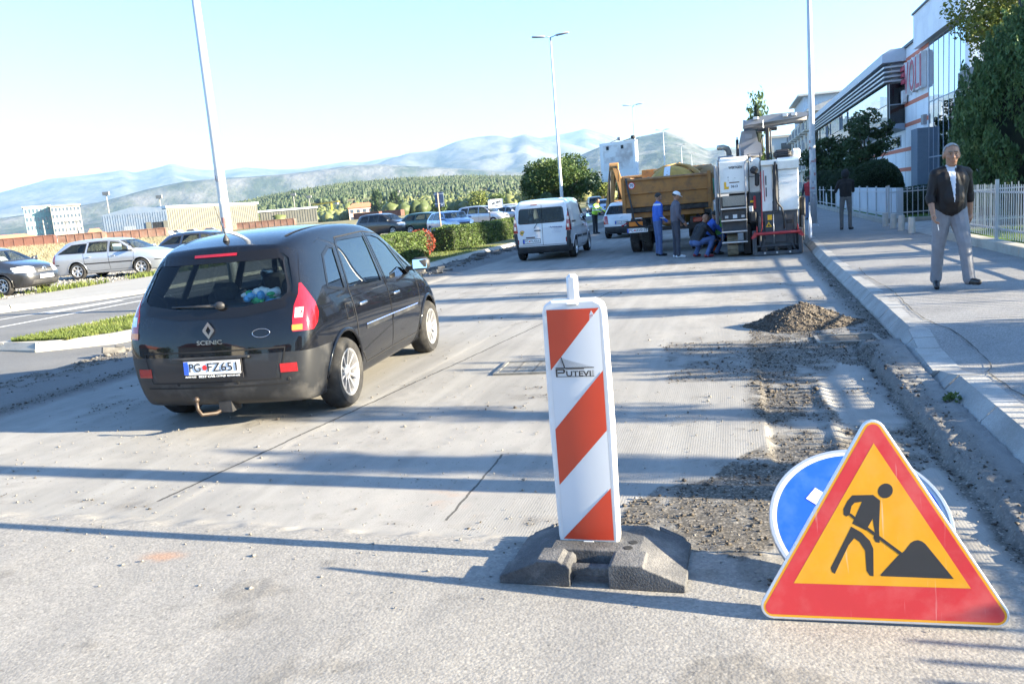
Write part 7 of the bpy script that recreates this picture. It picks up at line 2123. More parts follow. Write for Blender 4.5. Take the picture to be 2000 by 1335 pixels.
def leaves(name, P, size, m, parent=None, seed=0, up=None, aspect=.55, jit=.4):
    """one rhombic leaf per point; up = preferred direction of the long axis"""
    r = np.random.default_rng(seed); n = len(P)
    d = r.normal(0, 1, (n, 3)); 
    if up is not None: d = d * jit + np.asarray(up)
    d /= np.linalg.norm(d, axis=1)[:, None]
    q = np.cross(d, r.normal(0, 1, (n, 3))); q /= np.linalg.norm(q, axis=1)[:, None] + 1e-9
    s = size * r.uniform(.6, 1.35, n)[:, None]
    V = np.stack([P - d * s * .5, P + q * s * aspect * .5, P + d * s * .5, P - q * s * aspect * .5], 1).reshape(-1, 3)
    F = np.arange(n * 4).reshape(-1, 4)
    return soup(name, V, F, m, parent)
def ball_pts(n, r, seed, shell=.55):
    g_ = np.random.default_rng(seed); d = g_.normal(0, 1, (n, 3)); d /= np.linalg.norm(d, axis=1)[:, None]
    return d * (shell + (1 - shell) * g_.uniform(0, 1, n) ** .5)[:, None] * r
def clumped(centers, radii, per, seed):
    out = []
    for i, (c, r) in enumerate(zip(centers, radii)): out.append(np.asarray(c) + ball_pts(per, 1.0, seed + i) * np.asarray(r))
    return np.concatenate(out)
bark = mat('bark', (.13, .10, .075), .9, var=.3, vscale=14, bump=.6, bscale=30)
def broad_tree(name, label, loc, h, cr, c0z, m, seed, n_cl=40, per=160, leaf=.12, trunk_r=.10, flat=.8, group=None, sparse=.34):
    t = thing(name, label, 'tree', loc, 0, group); r = random.Random(seed)
    mb = MB(); mb.tube([(0, 0, -.1), (.03, .02, c0z * .6), (.0, 0, c0z), (.05, .0, c0z + (h - c0z) * .5)], [trunk_r * 1.2, trunk_r, trunk_r * .85, trunk_r * .4], 10)
    cs = []; rs = []
    cz = (h + c0z) / 2; hz = (h - c0z) / 2
    for i in range(n_cl):
        while True:
            p = Vector((r.uniform(-1, 1), r.uniform(-1, 1), r.uniform(-1, 1)))
            if .35 < p.length < 1: break
        c = (p.x * cr * .82, p.y * cr * .82, cz + p.z * hz * .84)
        cs.append(c); k = r.uniform(.7, 1.25) * sparse * cr; rs.append((k, k, k * flat))
        if i % 3 == 0: mb.tube([(0, 0, c0z * r.uniform(.75, 1.0)), (c[0] * .5, c[1] * .5, (c[2] + c0z) * .5), c], [trunk_r * .5, trunk_r * .3, trunk_r * .1], 6)
    mb.build('trunk', bark, t, smooth=True)
    leaves('crown', clumped(cs, rs, per, seed), leaf, m, t, seed, aspect=.6)
    return t
def hedge(name, label, pts, w, h, z0, m, seed, leaf=.06, dens=420, group=None, round_=.15):
    """clipped hedge: leafy shell over a dark core"""
    t = thing(name, label, 'hedge', (0, 0, 0), 0, group); r = np.random.default_rng(seed)
    P = []
    for a, b in zip(pts, pts[1:]):
        a = np.array(a); b = np.array(b); L = np.linalg.norm(b - a); d = (b - a) / L; nrm = np.array([d[1], -d[0]])
        n = int(L * (2 * h + w) * dens); s = r.uniform(-.08, L + .08, n); q = r.uniform(0, 2 * h + w, n)
        x = np.where(q < h, -w / 2, np.where(q < h + w, q - h - w / 2, w / 2)); z = np.where(q < h, q, np.where(q < h + w, h, 2 * h + w - q))
        x = x * (1 - round_ * sstep(h * .75, h, z)); lump = (fbm(s * 1.3, z * 2 + x * 2, seed=seed) - .5) * .22
        x = x + np.sign(x) * lump; z = z + np.where(z > h * .97, lump, 0); inn = r.uniform(0, .12, n); x = x * (1 - inn); 
        P.append(np.stack([a[0] + d[0] * s + nrm[0] * x, a[1] + d[1] * s + nrm[1] * x, z0 + z], -1))
        # closed ends
        for e, pnt in ((-1, a), (1, b)):
            k = int(w * h * dens); xx = r.uniform(-w / 2, w / 2, k); zz = r.uniform(0, h, k)
            ee = e * (.06 + (fbm(xx * 3, zz * 3, seed=seed + 3) - .5) * .2); P.append(np.stack([pnt[0] + d[0] * ee + nrm[0] * xx, pnt[1] + d[1] * ee + nrm[1] * xx, z0 + zz], -1))
        mb = MB(); c = (a + b) / 2; mb.bar((a[0], a[1], z0 + h * .48), (b[0], b[1], z0 + h * .48), w * .78, h * .9); mb.build('woody_core', mat('hedge_core', (.02, .028, .012), .95, var=.3), t)
    leaves('foliage', np.concatenate(P), leaf, m, t, seed, aspect=.65)
    return t
lf_dark = leaf_mat('leaf_dark', (.024, .048, .020), (.046, .082, .032), (.085, .125, .048), 3.0)
lf_mid = leaf_mat('leaf_mid', (.035, .065, .018), (.075, .12, .03), (.15, .19, .05), 3.0)
lf_yel = leaf_mat('leaf_yellowgreen', (.06, .09, .018), (.13, .16, .03), (.22, .22, .05), 2.0)
lf_con = leaf_mat('conifer_spray', (.038, .085, .036), (.070, .14, .052), (.12, .19, .07), 2.2, .25)
lf_red = leaf_mat('leaf_red', (.16, .035, .02), (.26, .06, .035), (.34, .11, .05), 4.0)
lf_clip = leaf_mat('leaf_clipped', (.018, .036, .016), (.030, .055, .024), (.05, .08, .035), 5.0, .12)
def conifer(name, label, loc, R, H, m, seed, n=14000, leaf=.16, shape=2.4, tufts=240, group=None):
    """broad evergreen of upright feathery sprays"""
    t = thing(name, label, 'tree', loc, 0, group); r = np.random.default_rng(seed)
    th = r.uniform(0, 2 * PI, tufts); zz = r.uniform(.02, .985, tufts) ** .85
    rad = R * np.clip(1 - zz ** shape, .02, 1) ** .6 * r.uniform(.86, 1.05, tufts)
    base = np.stack([np.cos(th) * rad, np.sin(th) * rad, zz * H], -1)
    per = n // tufts; P = []; 
    tilt = np.stack([np.cos(th) * .35, np.sin(th) * .35, np.ones(tufts)], -1)
    Lh = r.uniform(.45, .95, tufts) * (H / 5)
    u = r.uniform(0, 1, (tufts, per)); w = (1 - u) ** .7 * .17 * (H / 5)
    off = r.normal(0, 1, (tufts, per, 3)) * w[..., None] * np.array([.8, .8, .5])
    P = (base[:, None] + tilt[:, None] * (u * Lh[:, None])[..., None] + off).reshape(-1, 3)
    leaves('crown', P, leaf, m, t, seed, up=(0, 0, 1.0), aspect=.34, jit=.5)
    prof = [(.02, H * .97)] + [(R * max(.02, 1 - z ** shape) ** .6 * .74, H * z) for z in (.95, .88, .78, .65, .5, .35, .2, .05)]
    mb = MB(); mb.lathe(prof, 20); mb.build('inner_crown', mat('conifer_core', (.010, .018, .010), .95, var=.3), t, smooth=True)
    mb = MB(); mb.tube([(0, 0, -.2), (0, 0, H * .5)], [R * .12, R * .04], 8); mb.build('trunk', bark, t, smooth=True)
    return t
# ---- the big evergreen and what grows on the right
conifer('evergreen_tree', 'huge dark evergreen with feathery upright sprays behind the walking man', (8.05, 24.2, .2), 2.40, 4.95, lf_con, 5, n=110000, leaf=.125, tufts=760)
broad_tree('leafy_tree', 'loose yellow-green tree growing above the terrace at the upper right', (10.3, 34.6, 4.6), 4.2, 2.3, .4, lf_yel, 8, n_cl=46, per=300, leaf=.15, sparse=.40)
broad_tree('magnolia_tree', 'dark glossy-leaved tree in front of the white facade', (7.6, 52.4, .25), 5.6, 1.95, 1.0, lf_dark, 12, n_cl=46, per=105, leaf=.20, trunk_r=.12, sparse=.22)
broad_tree('magnolia_tree', 'smaller dark tree beside the pavement lamp post farther along', (7.0, 66.0, .25), 4.6, 2.0, .8, lf_dark, 14, n_cl=40, per=170, leaf=.24, trunk_r=.12)
def dome(name, label, c, r, h, seed, n=9000):
    t = thing(name, label, 'shrub', (c[0], c[1], .25)); g_ = np.random.default_rng(seed)
    d = g_.normal(0, 1, (n, 3)); d[:, 2] = np.abs(d[:, 2]) * 1.0; d /= np.linalg.norm(d, axis=1)[:, None]
    k = 1 + (fbm(d[:, 0] * 3, d[:, 1] * 3, d[:, 2] * 3, seed=seed) - .5) * .10
    P = d * k[:, None] * np.array([r, r, h * .62]) * g_.uniform(.93, 1.0, n)[:, None]; P[:, 2] += h * .38
    k2 = n // 2; a = g_.uniform(0, 2 * PI, k2); z = g_.uniform(0, h * .4, k2); Q = np.stack([np.cos(a) * r * (.9 + .1 * z / h), np.sin(a) * r * (.9 + .1 * z / h), z], -1)
    leaves('foliage', np.concatenate([P, Q]), .07, lf_clip, t, seed, aspect=.7)
    mb = MB(); mb.ball((0, 0, h * .38), (r * .93, r * .93, h * .58), 24, 14); mb.lathe([(r * .85, 0), (r * .93, h * .4)], 24); mb.build('inner_crown', MATS['conifer_core'], t, smooth=True)
    return t
dome('clipped_shrub', 'big clipped dome-shaped shrub behind the hooded person', (6.35, 41.5), 1.22, 2.15, 3, 15000)
dome('clipped_shrub', 'clipped round shrub directly beyond the big dome shrub', (6.0, 47.5), 1.2, 2.0, 4)
dome('clipped_shrub', 'third clipped round shrub along the white garden wall', (6.0, 53.0), 1.2, 2.0, 5)
dome('clipped_shrub', 'farthest clipped round shrub by the pavement lamp post', (6.1, 60.0), 1.3, 2.1, 6)
hedge('box_hedge', 'low dark square-cut hedge behind the driveway railing', [(5.6, 31.9), (10.0, 31.9)], .7, .95, .25, lf_clip, 31, leaf=.06, dens=500)
# ---- out of frame to the right: the garden trees whose shade falls across the road
for i, (x, y, R, H, sh) in enumerate([(9.0, 4.5, .16, 3.2, 1.2), (9.0, 5.85, .16, 3.75, 1.3), (9.2, 7.85, 1.05, 3.0, 3.0), (9.3, 11.55, .42, 4.3, 1.5), (9.4, 14.1, .50, 4.9, 1.5), (9.6, 17.0, .62, 5.6, 1.6), (9.8, 20.0, .80, 6.0, 1.5)]):
    conifer('garden_cypress', 'dark columnar cypress in the garden row beside the road', (x, y, .2), R, H, lf_con, 70 + i, n=int(2600 + 4200 * R), leaf=.13, shape=sh, tufts=int(40 + 80 * R), group='garden cypresses beside the road')

# ---- railings
zinc = mat('galvanised_steel', (.50, .52, .55), .42, .55, var=.08, vscale=6)
def railing(label, a, b, z0, h, step, bw, group=None, post_every=3.4, post_w=.055, post_h=.10, rails=(.16, .86), cat='fence'):
    t = thing('railing', label, cat, (a[0], a[1], 0), 0, group)
    A_ = Vector((a[0], a[1], 0)); d = Vector((b[0] - a[0], b[1] - a[1], 0)); L = d.length; d.normalize(); rz = math.atan2(d.y, d.x)
    if step:
        mb = MB(); mb.box((0, 0, z0 + h / 2), (bw * .66, .010, h)); o = mb.build('bar', zinc, t); o.location = d * (step / 2); o.rotation_euler.z = rz; data = o.data
        for i in range(1, int(L / step)):
            c = bpy.data.objects.new('bar', data); COL.objects.link(c); c.parent = t; c.location = d * (step * (i + .5)); c.rotation_euler.z = rz
    n = max(1, round(L / post_every)); pd = None
    for i in range(n + 1):
        if pd is None: mb = MB(); mb.box((0, 0, .15 + (z0 + h + post_h - .15) / 2), (post_w, post_w, z0 + h + post_h - .15)); o = mb.build('post', zinc, t); pd = o.data
        else: o = bpy.data.objects.new('post', pd); COL.objects.link(o); o.parent = t
        o.location = d * (L * i / n) + Vector((-d.y, d.x, 0)) * -.03; o.rotation_euler.z = rz
    for f in rails:
        mb = MB(); mb.bar((0, 0, z0 + h * f), tuple(d * L + Vector((0, 0, z0 + h * f))), .03, .035); o = mb.build('rail', zinc, t); o.location = Vector((-d.y, d.x, 0)) * .02
    return t
railing('pale steel railing of close upright bars along the pavement at the right edge', (4.80, 20.9), (4.80, -3.5), .36, .98, .13, .045)
railing('pale railing of upright bars crossing behind the bollards along the driveway', (4.85, 29.15), (9.6, 29.15), .30, .95, .158, .035)
railing('thin steel railing with spaced posts in front of the white garden wall', (4.78, 29.3), (5.2, 92), .30, .98, None, .03, post_every=2.1, post_w=.05, post_h=.05)
railing('pale railing along the near side of the driveway behind the walking man', (5.0, 21.5), (9.4, 21.5), .32, .98, .14, .04)
gw = thing('garden_wall', 'low plain white wall behind the far pavement railing', 'wall', (5.28, 29.6, 0))
wall_w = mat('painted_wall', (.55, .58, .62), .8, var=.05, vscale=1.5, dirt=(.40, .42, .45), dscale=1.2, damt=.3, bump=.12, bscale=40)
for i in range(11): MB().box((.01 * i, 1.5 + 3.0 * i, .70), (.18, 2.97, 1.05)).build('wall_panel', wall_w, gw)
for i, y in enumerate((23.41, 24.76, 25.96, 27.26)):
    b = thing('bollard', ('squat pale concrete bollard nearest the walking man', 'second squat concrete bollard from the walking man', 'third squat concrete bollard from the walking man', 'squat concrete bollard farthest from the walking man')[i], 'bollard', (4.44, y, .15), 0, 'bollards across the driveway')
    mb = MB(); mb.lathe([(.085, -.02), (.085, .40), (.075, .415), (0, .418)], 20); mb.build('bollard_body', mat('bollard_concrete', (.48, .46, .42), .85, var=.12, vscale=8), b, auto=40)
# ---- lamp posts
pole_m = mat('lamp_post_steel', (.50, .515, .53), .45, .45, var=.06, vscale=2, dirt=(.38, .38, .38), dscale=3, damt=.3)
def lamp(label, x, y, z, h=11.6, stickers=0, double=True):
    t = thing('street_lamp', label, 'street lamp', (x, y, z), 0, 'street lamps along the road')
    mb = MB(); mb.tube([(0, 0, -.1), (0, 0, 1.2), (0, 0, 4), (0, 0, h)], [.115, .112, .095, .055], 16); mb.build('post', pole_m, t, smooth=True)
    mb = MB(); mb.lathe([(.17, 0), (.17, .03), (.13, .05), (.12, .10)], 16); mb.build('base_flange', pole_m, t, auto=40)
    for sx in (-1, 1):
        mb = MB(); mb.tube([(0, 0, h - .02), (sx * .35, 0, h + .06)], .03, 8); a = mb.build('bracket', pole_m, t, smooth=True)
        mb = MB(Matrix.Translation((sx * .75, 0, h + .10)) @ Matrix.Rotation(-sx * .09, 4, 'Y')); mb.box((0, 0, 0), (.85, .26, .10), bev=.04); mb.build('lamp_head', gm_, a, auto=40)
    r = random.Random(int(x * 10 + y))
    for i in range(stickers):
        zz = r.uniform(1.0, 3.0); a = r.uniform(2.6, 5.6); rad = float(np.interp(zz, [0, 1.2, 4, h], [.115, .112, .095, .055])) + .002
        w = r.uniform(.25, .6); hh = r.uniform(.06, .14); vs = []
        for k in range(5): q = a + w * k / 2; vs += [(rad * math.cos(q), rad * math.sin(q), zz), (rad * math.cos(q), rad * math.sin(q), zz + hh)]
        MB().add(vs, [(2 * k, 2 * k + 2, 2 * k + 3, 2 * k + 1) for k in range(4)]).build('sticker', [mat('sticker_pale', (.62, .62, .60), .7, var=.25, vscale=40), mat('sticker_worn', (.33, .33, .35), .8, var=.3, vscale=40), mat('sticker_faded_red', (.42, .22, .20), .7, var=.3, vscale=40)][i % 3], t)
    return t
lamp('tall steel lamp post rising behind the black people carrier', -10.5, 15.6, .14, stickers=16)
lamp('double-armed lamp post above the round tree in the median', -10.5, 52.0, .14)
lamp('double-armed lamp post behind the billboard', -10.5, 96, .1); lamp('distant double-armed lamp post right of the billboard', -10.5, 138, .1)
lamp('very distant lamp post above the truck load', -10.5, 187, .1); lamp('farthest lamp post in the median row', -10.5, 234, .1)
lamp('stickered lamp post on the pavement beside the milling machine', 2.66, 30.3, .15, stickers=26)
lamp('lamp post on the near pavement beside the roadworks sign', 2.66, 4.45, .15)

# ---- white commercial building with mirrored glazing
cladding = mat('white_cladding', (.84, .86, .90), .6, var=.05, vscale=.8, dirt=(.48, .50, .54), dscale=.7, damt=.3)
stripe_m = mat('coral_stripe', (.62, .17, .10), .6, var=.06)
mirror_g = mat('mirror_glazing', (.50, .58, .66), .02, 1.0, var=0)
frame_g = mat('blue_grey_frame', (.30, .36, .45), .45, .3, var=.05)
dark_g = mat('dark_glazing', (.05, .07, .10), .05, .0, var=0, spec=.9)
XB = 10.0
bl = thing('commercial_building', 'long white building with coral stripes and mirrored glass along the pavement', 'building', (0, 0, 0))
wl_ = bpy.data.objects.new('facade_wall', None); COL.objects.link(wl_); wl_.parent = bl
def KB(name, x0, x1, y0, y1, z0, z1, m, par=bl): 
    mb = MB(); mb.box(((x0 + x1) / 2, (y0 + y1) / 2, (z0 + z1) / 2), (x1 - x0, y1 - y0, z1 - z0)); return mb.build(name, m, par)
KB('wall', XB, XB + 14, 48.3, 104, 0, 8.80, cladding, wl_)
KB('roof_edge', XB - .12, XB + 14, 48.2, 104, 8.80, 8.95, mat('roof_dark', (.10, .11, .13), .6), wl_)
for z in (1.9, 3.06, 4.45, 5.62, 8.12): KB('stripe', XB - .012, XB - .002, 48.32, 104 if z < 4 else 54.6, z - .11, z + .11, stripe_m, wl_)
for k in range(18): KB('cladding_joint', XB - .006, XB - .001, 48.4 + k * 3.0, 48.43 + k * 3.0, 0, 8.8, gm_, wl_)
gb = bpy.data.objects.new('glass_hall', None); COL.objects.link(gb); gb.parent = bl
KB('hall_core', XB + .35, XB + 12, 40.6, 48.3, 0, 8.2, dark_g, gb)
nC, zs_ = 7, [.3, 2.4, 5.2, 8.15]
for i in range(nC):
    for j in range(3):
        a = 41.0 + 7.2 * i / nC; b = 41.0 + 7.2 * (i + 1) / nC; r = random.Random(i * 7 + j)
        mb = MB(Matrix.Translation((XB, (a + b) / 2, (zs_[j] + zs_[j + 1]) / 2)) @ Matrix.Rotation(r.uniform(-.006, .006), 4, 'Z') @ Matrix.Rotation(r.uniform(-.004, .004), 4, 'Y'))
        mb.box((0, 0, 0), (.03, b - a - .05, zs_[j + 1] - zs_[j] - .06)); mb.build('pane', mirror_g, gb)
for i in range(nC + 1): KB('mullion', XB - .03, XB + .06, 41.0 + 7.2 * i / nC - .025, 41.0 + 7.2 * i / nC + .025, .2, 8.15, frame_g, gb)
for z in zs_: KB('transom', XB - .025, XB + .05, 41.0, 48.2, z - .03, z + .03, frame_g, gb)
KB('fascia', XB - .35, XB + 12, 39.8, 50.3, 8.20, 9.95, cladding, gb); KB('fascia_cap', XB - .42, XB + 12, 39.7, 50.4, 9.95, 10.05, mat('roof_dark', (.10, .11, .13), .6), gb)
KB('end_pier', XB - .08, XB + 1.2, 40.2, 41.0, 0, 8.2, cladding, gb)
KB('blue_pillar', XB - .55, XB + .05, 48.3, 49.9, 0, 3.95, mat('pillar_blue', (.17, .22, .29), .5, var=.06), gb)
KB('wall_unit', XB - .18, XB, 48.7, 49.3, 4.15, 4.65, gm_, gb)
bay = bpy.data.objects.new('glazed_bay', None); COL.objects.link(bay); bay.parent = bl
XY = 9.05; y0, y1 = 54.5, 103
KB('bay_core', XY + .06, XB + .2, y0 + .1, y1, 4.62, 6.95, dark_g, bay); KB('louvre_back', XY + .25, XB + .2, y0 + .1, y1, 6.95, 8.2, frame_g, bay)
np_ = 40
for i in range(np_):
    a = y0 + (y1 - y0) * i / np_; b = y0 + (y1 - y0) * (i + 1) / np_
    for (za, zb) in ((4.66, 5.75), (5.75, 6.92)):
        r = random.Random(i * 3 + int(za)); op = zb > 6 and i in (14, 17, 18, 24, 26, 27)
        M_ = Matrix.Translation((XY, (a + b) / 2, zb)) @ Matrix.Rotation(-.42 if op else r.uniform(-.004, .004), 4, 'Y') @ Matrix.Rotation(r.uniform(-.006, .006), 4, 'Z')
        mb = MB(M_); mb.box((0, 0, -(zb - za) / 2), (.03, b - a - .04, zb - za - .05)); mb.build('pane', dark_g if op else mirror_g, bay)
    KB('mullion', XY - .01, XY + .06, a - .02, a + .02, 4.6, 6.95, frame_g, bay)
KB('end_glass', XY + .12, XB - .02, y0 + .02, y0 + .06, 4.62, 6.92, glass_mat('end_glass', (.25, .30, .36), refl=1.6), bay); KB('end_post', XY - .02, XY + .12, y0 - .02, y0 + .12, 4.6, 6.95, zinc, bay); KB('end_transom', XY + .1, XB, y0 - .01, y0 + .03, 5.70, 5.76, frame_g, bay)
mb = MB(); mb.prism([(XY - .05, 4.62), (XY - .05, 4.52), (XB, 4.20), (XB, 4.62)], y0 - .05, y1, 'y'); mb.build('bay_soffit', frame_g, bay)
for k in range(4): KB('louvre', XY - .22, XB + .1, y0 - .25, y1, 7.02 + k * .27, 7.12 + k * .27, zinc, bay)
mb = MB(); mb.prism([(XY - .34, 8.12), (XY - .34, 8.62), (XY + .1, 8.86), (XB + .3, 8.86), (XB + .3, 8.12)], y0 - .4, y1, 'y'); mb.build('bay_cornice', mat('cornice', (.52, .56, .62), .5, var=.05), bay)
for (a, b) in ((55.6, 59.2), (70, 80), (84, 96)):
    k = int((b - a) / 1.2)
    for i in range(k):
        w_ = KB('window', XB - .03, XB + .02, a + (b - a) * i / k + .03, a + (b - a) * (i + 1) / k - .03, 3.27, 3.98, frame_g, wl_); KB('window_glass', XB - .045, XB - .031, a + (b - a) * i / k + .09, a + (b - a) * (i + 1) / k - .09, 3.33, 3.92, mirror_g, w_)
# shop letters on the wall
sg_ = thing('shop_sign', 'big red and white letters reading VOLI on the white facade', 'sign', (0, 0, 0))
red_l = mat('letter_red', (.42, .05, .09), .5, var=.25, vscale=3); wht_l = mat('letter_white', (.70, .70, .72), .5, var=.1, vscale=3)
for ch, yc, w in (('V', 52.55, 1.3), ('O', 51.05, 1.35), ('L', 49.75, .95), ('I', 48.85, .35)):
    M_ = Matrix.Translation((XB - .16, yc, 6.85)) @ Matrix.Rotation(R_(-90), 4, 'Z')
    mb = MB(M_); add_text(mb, ch, 2.55, Matrix(), w, 0, .26, True); o = mb.build('letter', wht_l, sg_)
    mb = MB(M_); add_text(mb, ch, 2.40, Matrix.Translation((0, -.14, 0)), w * .93, 0, .02, False); mb.build('letter_face', red_l, o)
for k in range(3):
    M_ = Matrix.Translation((XB - .2, 53.75, 7.5 - k * .36)) @ Matrix.Rotation(R_(-90), 4, 'Z')
    mb = MB(M_); mb.prism([(-.5 + k * .08, 0), (.5, 0), (.45, .24), (-.42 + k * .08, .24)], -.1, .1, 'y'); mb.build('emblem_bar', red_l, sg_)
mb = MB(Matrix.Translation((XB - .2, 53.6, 6.2)) @ Matrix.Rotation(R_(-90), 4, 'Z')); mb.prism([(-.45, .2), (.3, .2), (.15, -.45), (-.3, -.55), (-.48, -.2)], -.1, .1, 'y'); mb.build('emblem_drop', wht_l, sg_)
# terrace building nearer, behind the evergreen
tb = thing('terrace_building', 'pale building with a dark-panelled roof terrace at the upper right', 'building', (0, 0, 0))
KB('wall', 10.6, 24, 24.5, 40.0, 0, 4.55, cladding, tb); KB('terrace_slab', 9.2, 24, 24.3, 39.6, 4.55, 4.80, cladding, tb)
for i in range(8): KB('railing_panel', 9.24, 9.30, 24.6 + i * 1.85, 26.35 + i * 1.85, 4.86, 5.60, mat('panel_grey', (.10, .115, .14), .5, var=.08), tb)
for i in range(7): KB('railing_panel', 9.4 + i * 1.9, 11.2 + i * 1.9, 39.50, 39.56, 4.86, 5.60, MATS['panel_grey'], tb)
MB().tube([(8.3, 28.2, 0), (8.3, 28.2, 8.5)], .085, 12).build('dark_post', km, None, smooth=True); tag(bpy.data.objects['dark_post'], 'slim dark metal post rising in front of the terrace tree', 'post')
# ---- apartment block beyond, and a small white house
cream = mat('cream_render', (.62, .57, .49), .85, var=.05, vscale=.5); pinkr = mat('pink_render', (.50, .36, .30), .85, var=.05)
tile = mat('roof_tile_pale', (.52, .48, .43), .8, var=.2, vscale=2.5)
ab = thing('apartment_block', 'cream apartment block with balconies and pale tiled roof beyond the white building', 'building', (0, 0, 0))
KB('wall', 9.6, 26, 108, 146, 0, 9.9, cream, ab); KB('pink_band', 9.7, 26, 107.95, 107.99, 5.2, 8.0, pinkr, ab)
mb = MB(); mb.prism([(8.9, 9.9), (26.5, 9.9), (26.5, 10.2), (19, 12.4), (16, 12.4), (8.9, 10.2)], 107.2, 128, 'y'); mb.build('roof', tile, ab)
for i in range(26): mb = MB(); mb.bar((9.2 + i * .28, 107.15, 10.3 + i * .085), (9.2 + i * .28, 128, 10.3 + i * .085), .09, .06); mb.build('roof_rib', tile, ab)
KB('penthouse', 10.2, 24, 128, 146, 9.9, 13.6, mat('pale_blue_render', (.55, .60, .66), .8), ab); KB('penthouse_roof', 9.4, 25, 127, 147, 13.6, 13.85, cream, ab)
KB('window', 12.6, 14.0, 107.9, 107.98, 8.2, 9.4, dark_g, ab); KB('terrace_rail', 9.6, 15, 107.2, 107.25, 8.0, 8.7, frame_g, ab); KB('planter_hedge', 9.8, 12.4, 107.3, 107.7, 8.0, 8.7, lf_clip, ab); KB('terrace_slab', 9.2, 16, 107.0, 108, 7.7, 8.0, cream, ab)
for f in range(4):
    for k in range(6):
        yb = 110 + k * 6; zb = .6 + f * 2.4
        b_ = KB('balcony', 8.7, 9.6, yb, yb + 3.2, zb + .0, zb + .18, cream, ab); KB('balcony_rail', 8.7, 8.76, yb, yb + 3.2, zb + .18, zb + 1.0, mat('rail_dark', (.16, .17, .19), .6), b_)
        KB('window', 9.55, 9.62, yb + .5, yb + 2.6, zb + .25, zb + 2.0, dark_g, ab)
wh = thing('white_house', 'plain white house beyond the apartment block above the milling machine', 'building', (0, 0, 0))
KB('wall', 6.5, 20, 150, 168, 0, 9.3, mat('white_render', (.66, .69, .72), .85, var=.04), wh); KB('roof_parapet', 6.3, 20.2, 149.8, 168.2, 9.3, 9.7, cream, wh); KB('window', 8.2, 10.4, 149.94, 150.0, 7.2, 8.4, dark_g, wh); KB('balcony_planter', 8.0, 11.5, 149.2, 149.9, 6.6, 7.3, lf_clip, wh)
conifer('cedar_tree', 'tall thin cedar top rising behind the milling machine', (4.4, 150, .2), 2.2, 16.0, lf_mid, 91, n=900, leaf=.8, shape=.8, tufts=60)
# ================================================================== MEDIAN PLANTING, LEFT BACKGROUND, HAZE
hedge('clipped_hedge', 'clipped green median hedge just beyond the people carrier mirror', [(-10.95, 20.5), (-10.95, 27.2)], 1.05, .92, .15, lf_mid, 41, leaf=.075, dens=620)
t = thing('red_shrub', 'small red-leaved shrub at the end of the nearer median hedge', 'shrub', (-10.85, 27.75, .15))
leaves('foliage', ball_pts(1500, 1.0, 5, .6) * np.array([.55, .38, .50]) + np.array([0, 0, .52]), .075, lf_red, t, 6, aspect=.65)
MB().ball((0, 0, .5), (.45, .3, .42), 14, 10).build('woody_core', MATS['hedge_core'], t, smooth=True)
hedge('clipped_hedge', 'long clipped green median hedge to the left of the white van', [(-10.95, 30.4), (-10.9, 44.0), (-10.9, 50.0)], 1.05, .92, .15, lf_mid, 43, leaf=.08, dens=480)
broad_tree('mulberry_tree', 'broad dense round-crowned tree in the median behind the white van', (-11.3, 55.0, .15), 4.5, 2.75, 1.55, leaf_mat('leaf_mulberry', (.022, .05, .016), (.05, .09, .025), (.11, .15, .035), 1.4), 23, n_cl=70, per=300, leaf=.17, trunk_r=.14, sparse=.33)
broad_tree('young_tree', 'small green sapling showing right of the billboard', (-5.2, 74, .15), 4.6, 1.5, 1.4, lf_mid, 25, n_cl=20, per=120, leaf=.2)
t = thing('cypress_shrub', 'dark pointed shrub in the median behind the leaning worker', 'shrub', (-8.95 - .9, 44.5, .15))
leaves('foliage', ball_pts(2600, 1.0, 51, .6) * np.array([.75, .9, 1.15]) * np.array([1, 1, 1]) + np.array([0, 0, 1.0]), .12, lf_dark, t, 52, up=(0, 0, 1))
MB().ball((0, 0, .9), (.6, .75, 1.0), 14, 10).build('woody_core', MATS['hedge_core'], t, smooth=True)
# grass blades on the median nose and along the verges
def blades(name, label, P, h, m, seed, w=.012):
    r = np.random.default_rng(seed); n = len(P); a = r.uniform(0, 6.28, n); L = h * r.uniform(.5, 1.4, n)
    d = np.stack([np.cos(a), np.sin(a), np.zeros(n)], -1); q = np.stack([-np.sin(a), np.cos(a), np.zeros(n)], -1)
    tip = P + np.stack([np.zeros(n), np.zeros(n), L], -1) + d * (L * r.uniform(.1, .7, n))[:, None]; mid = P + np.stack([np.zeros(n), np.zeros(n), L * .55], -1) + d * (L * .12)[:, None]
    V = np.stack([P - q * w, P + q * w, mid + q * w * .8, mid - q * w * .8, tip], 1).reshape(-1, 3); b = (np.arange(n) * 5)[:, None]
    F = np.concatenate([b + [0, 1, 2], b + [0, 2, 3], b + [3, 2, 4]]); return tag(soup(name, V, F, m), label, 'grass', kind='stuff')
gr_m = leaf_mat('grass_green', (.06, .085, .02), (.12, .16, .035), (.22, .22, .07), 2.5, .3); gr_d = leaf_mat('grass_dry', (.19, .165, .10), (.27, .24, .155), (.35, .315, .22), 1.5, .3)
n = 30000; px_ = rng.uniform(-12.0, -9.4, n); py_ = 10.9 + 22 * rng.uniform(0, 1, n) ** 1.9; ok = in_poly(px_, py_, inner) & (fbm(px_ * 1.5, py_ * 1.5, seed=77) > .30)
P = np.stack([px_, py_, np.full(n, .148)], -1)[ok]; blades('verge_grass', 'short green grass growing on the nose of the median', P, .055, gr_m, 3, .007)
n = 7000; py_ = rng.uniform(8, 48, n); px_ = -20.4 - rng.gamma(1.2, .35, n) ; ok = fbm(px_ * .8, py_ * .8, seed=78) > .42
P = np.stack([px_, py_, lotz(px_, py_) - .01], -1)[ok]; blades('weed_strip', 'straggly green weeds along the edge of the gravel parking', P, .17, gr_m, 4, .014)
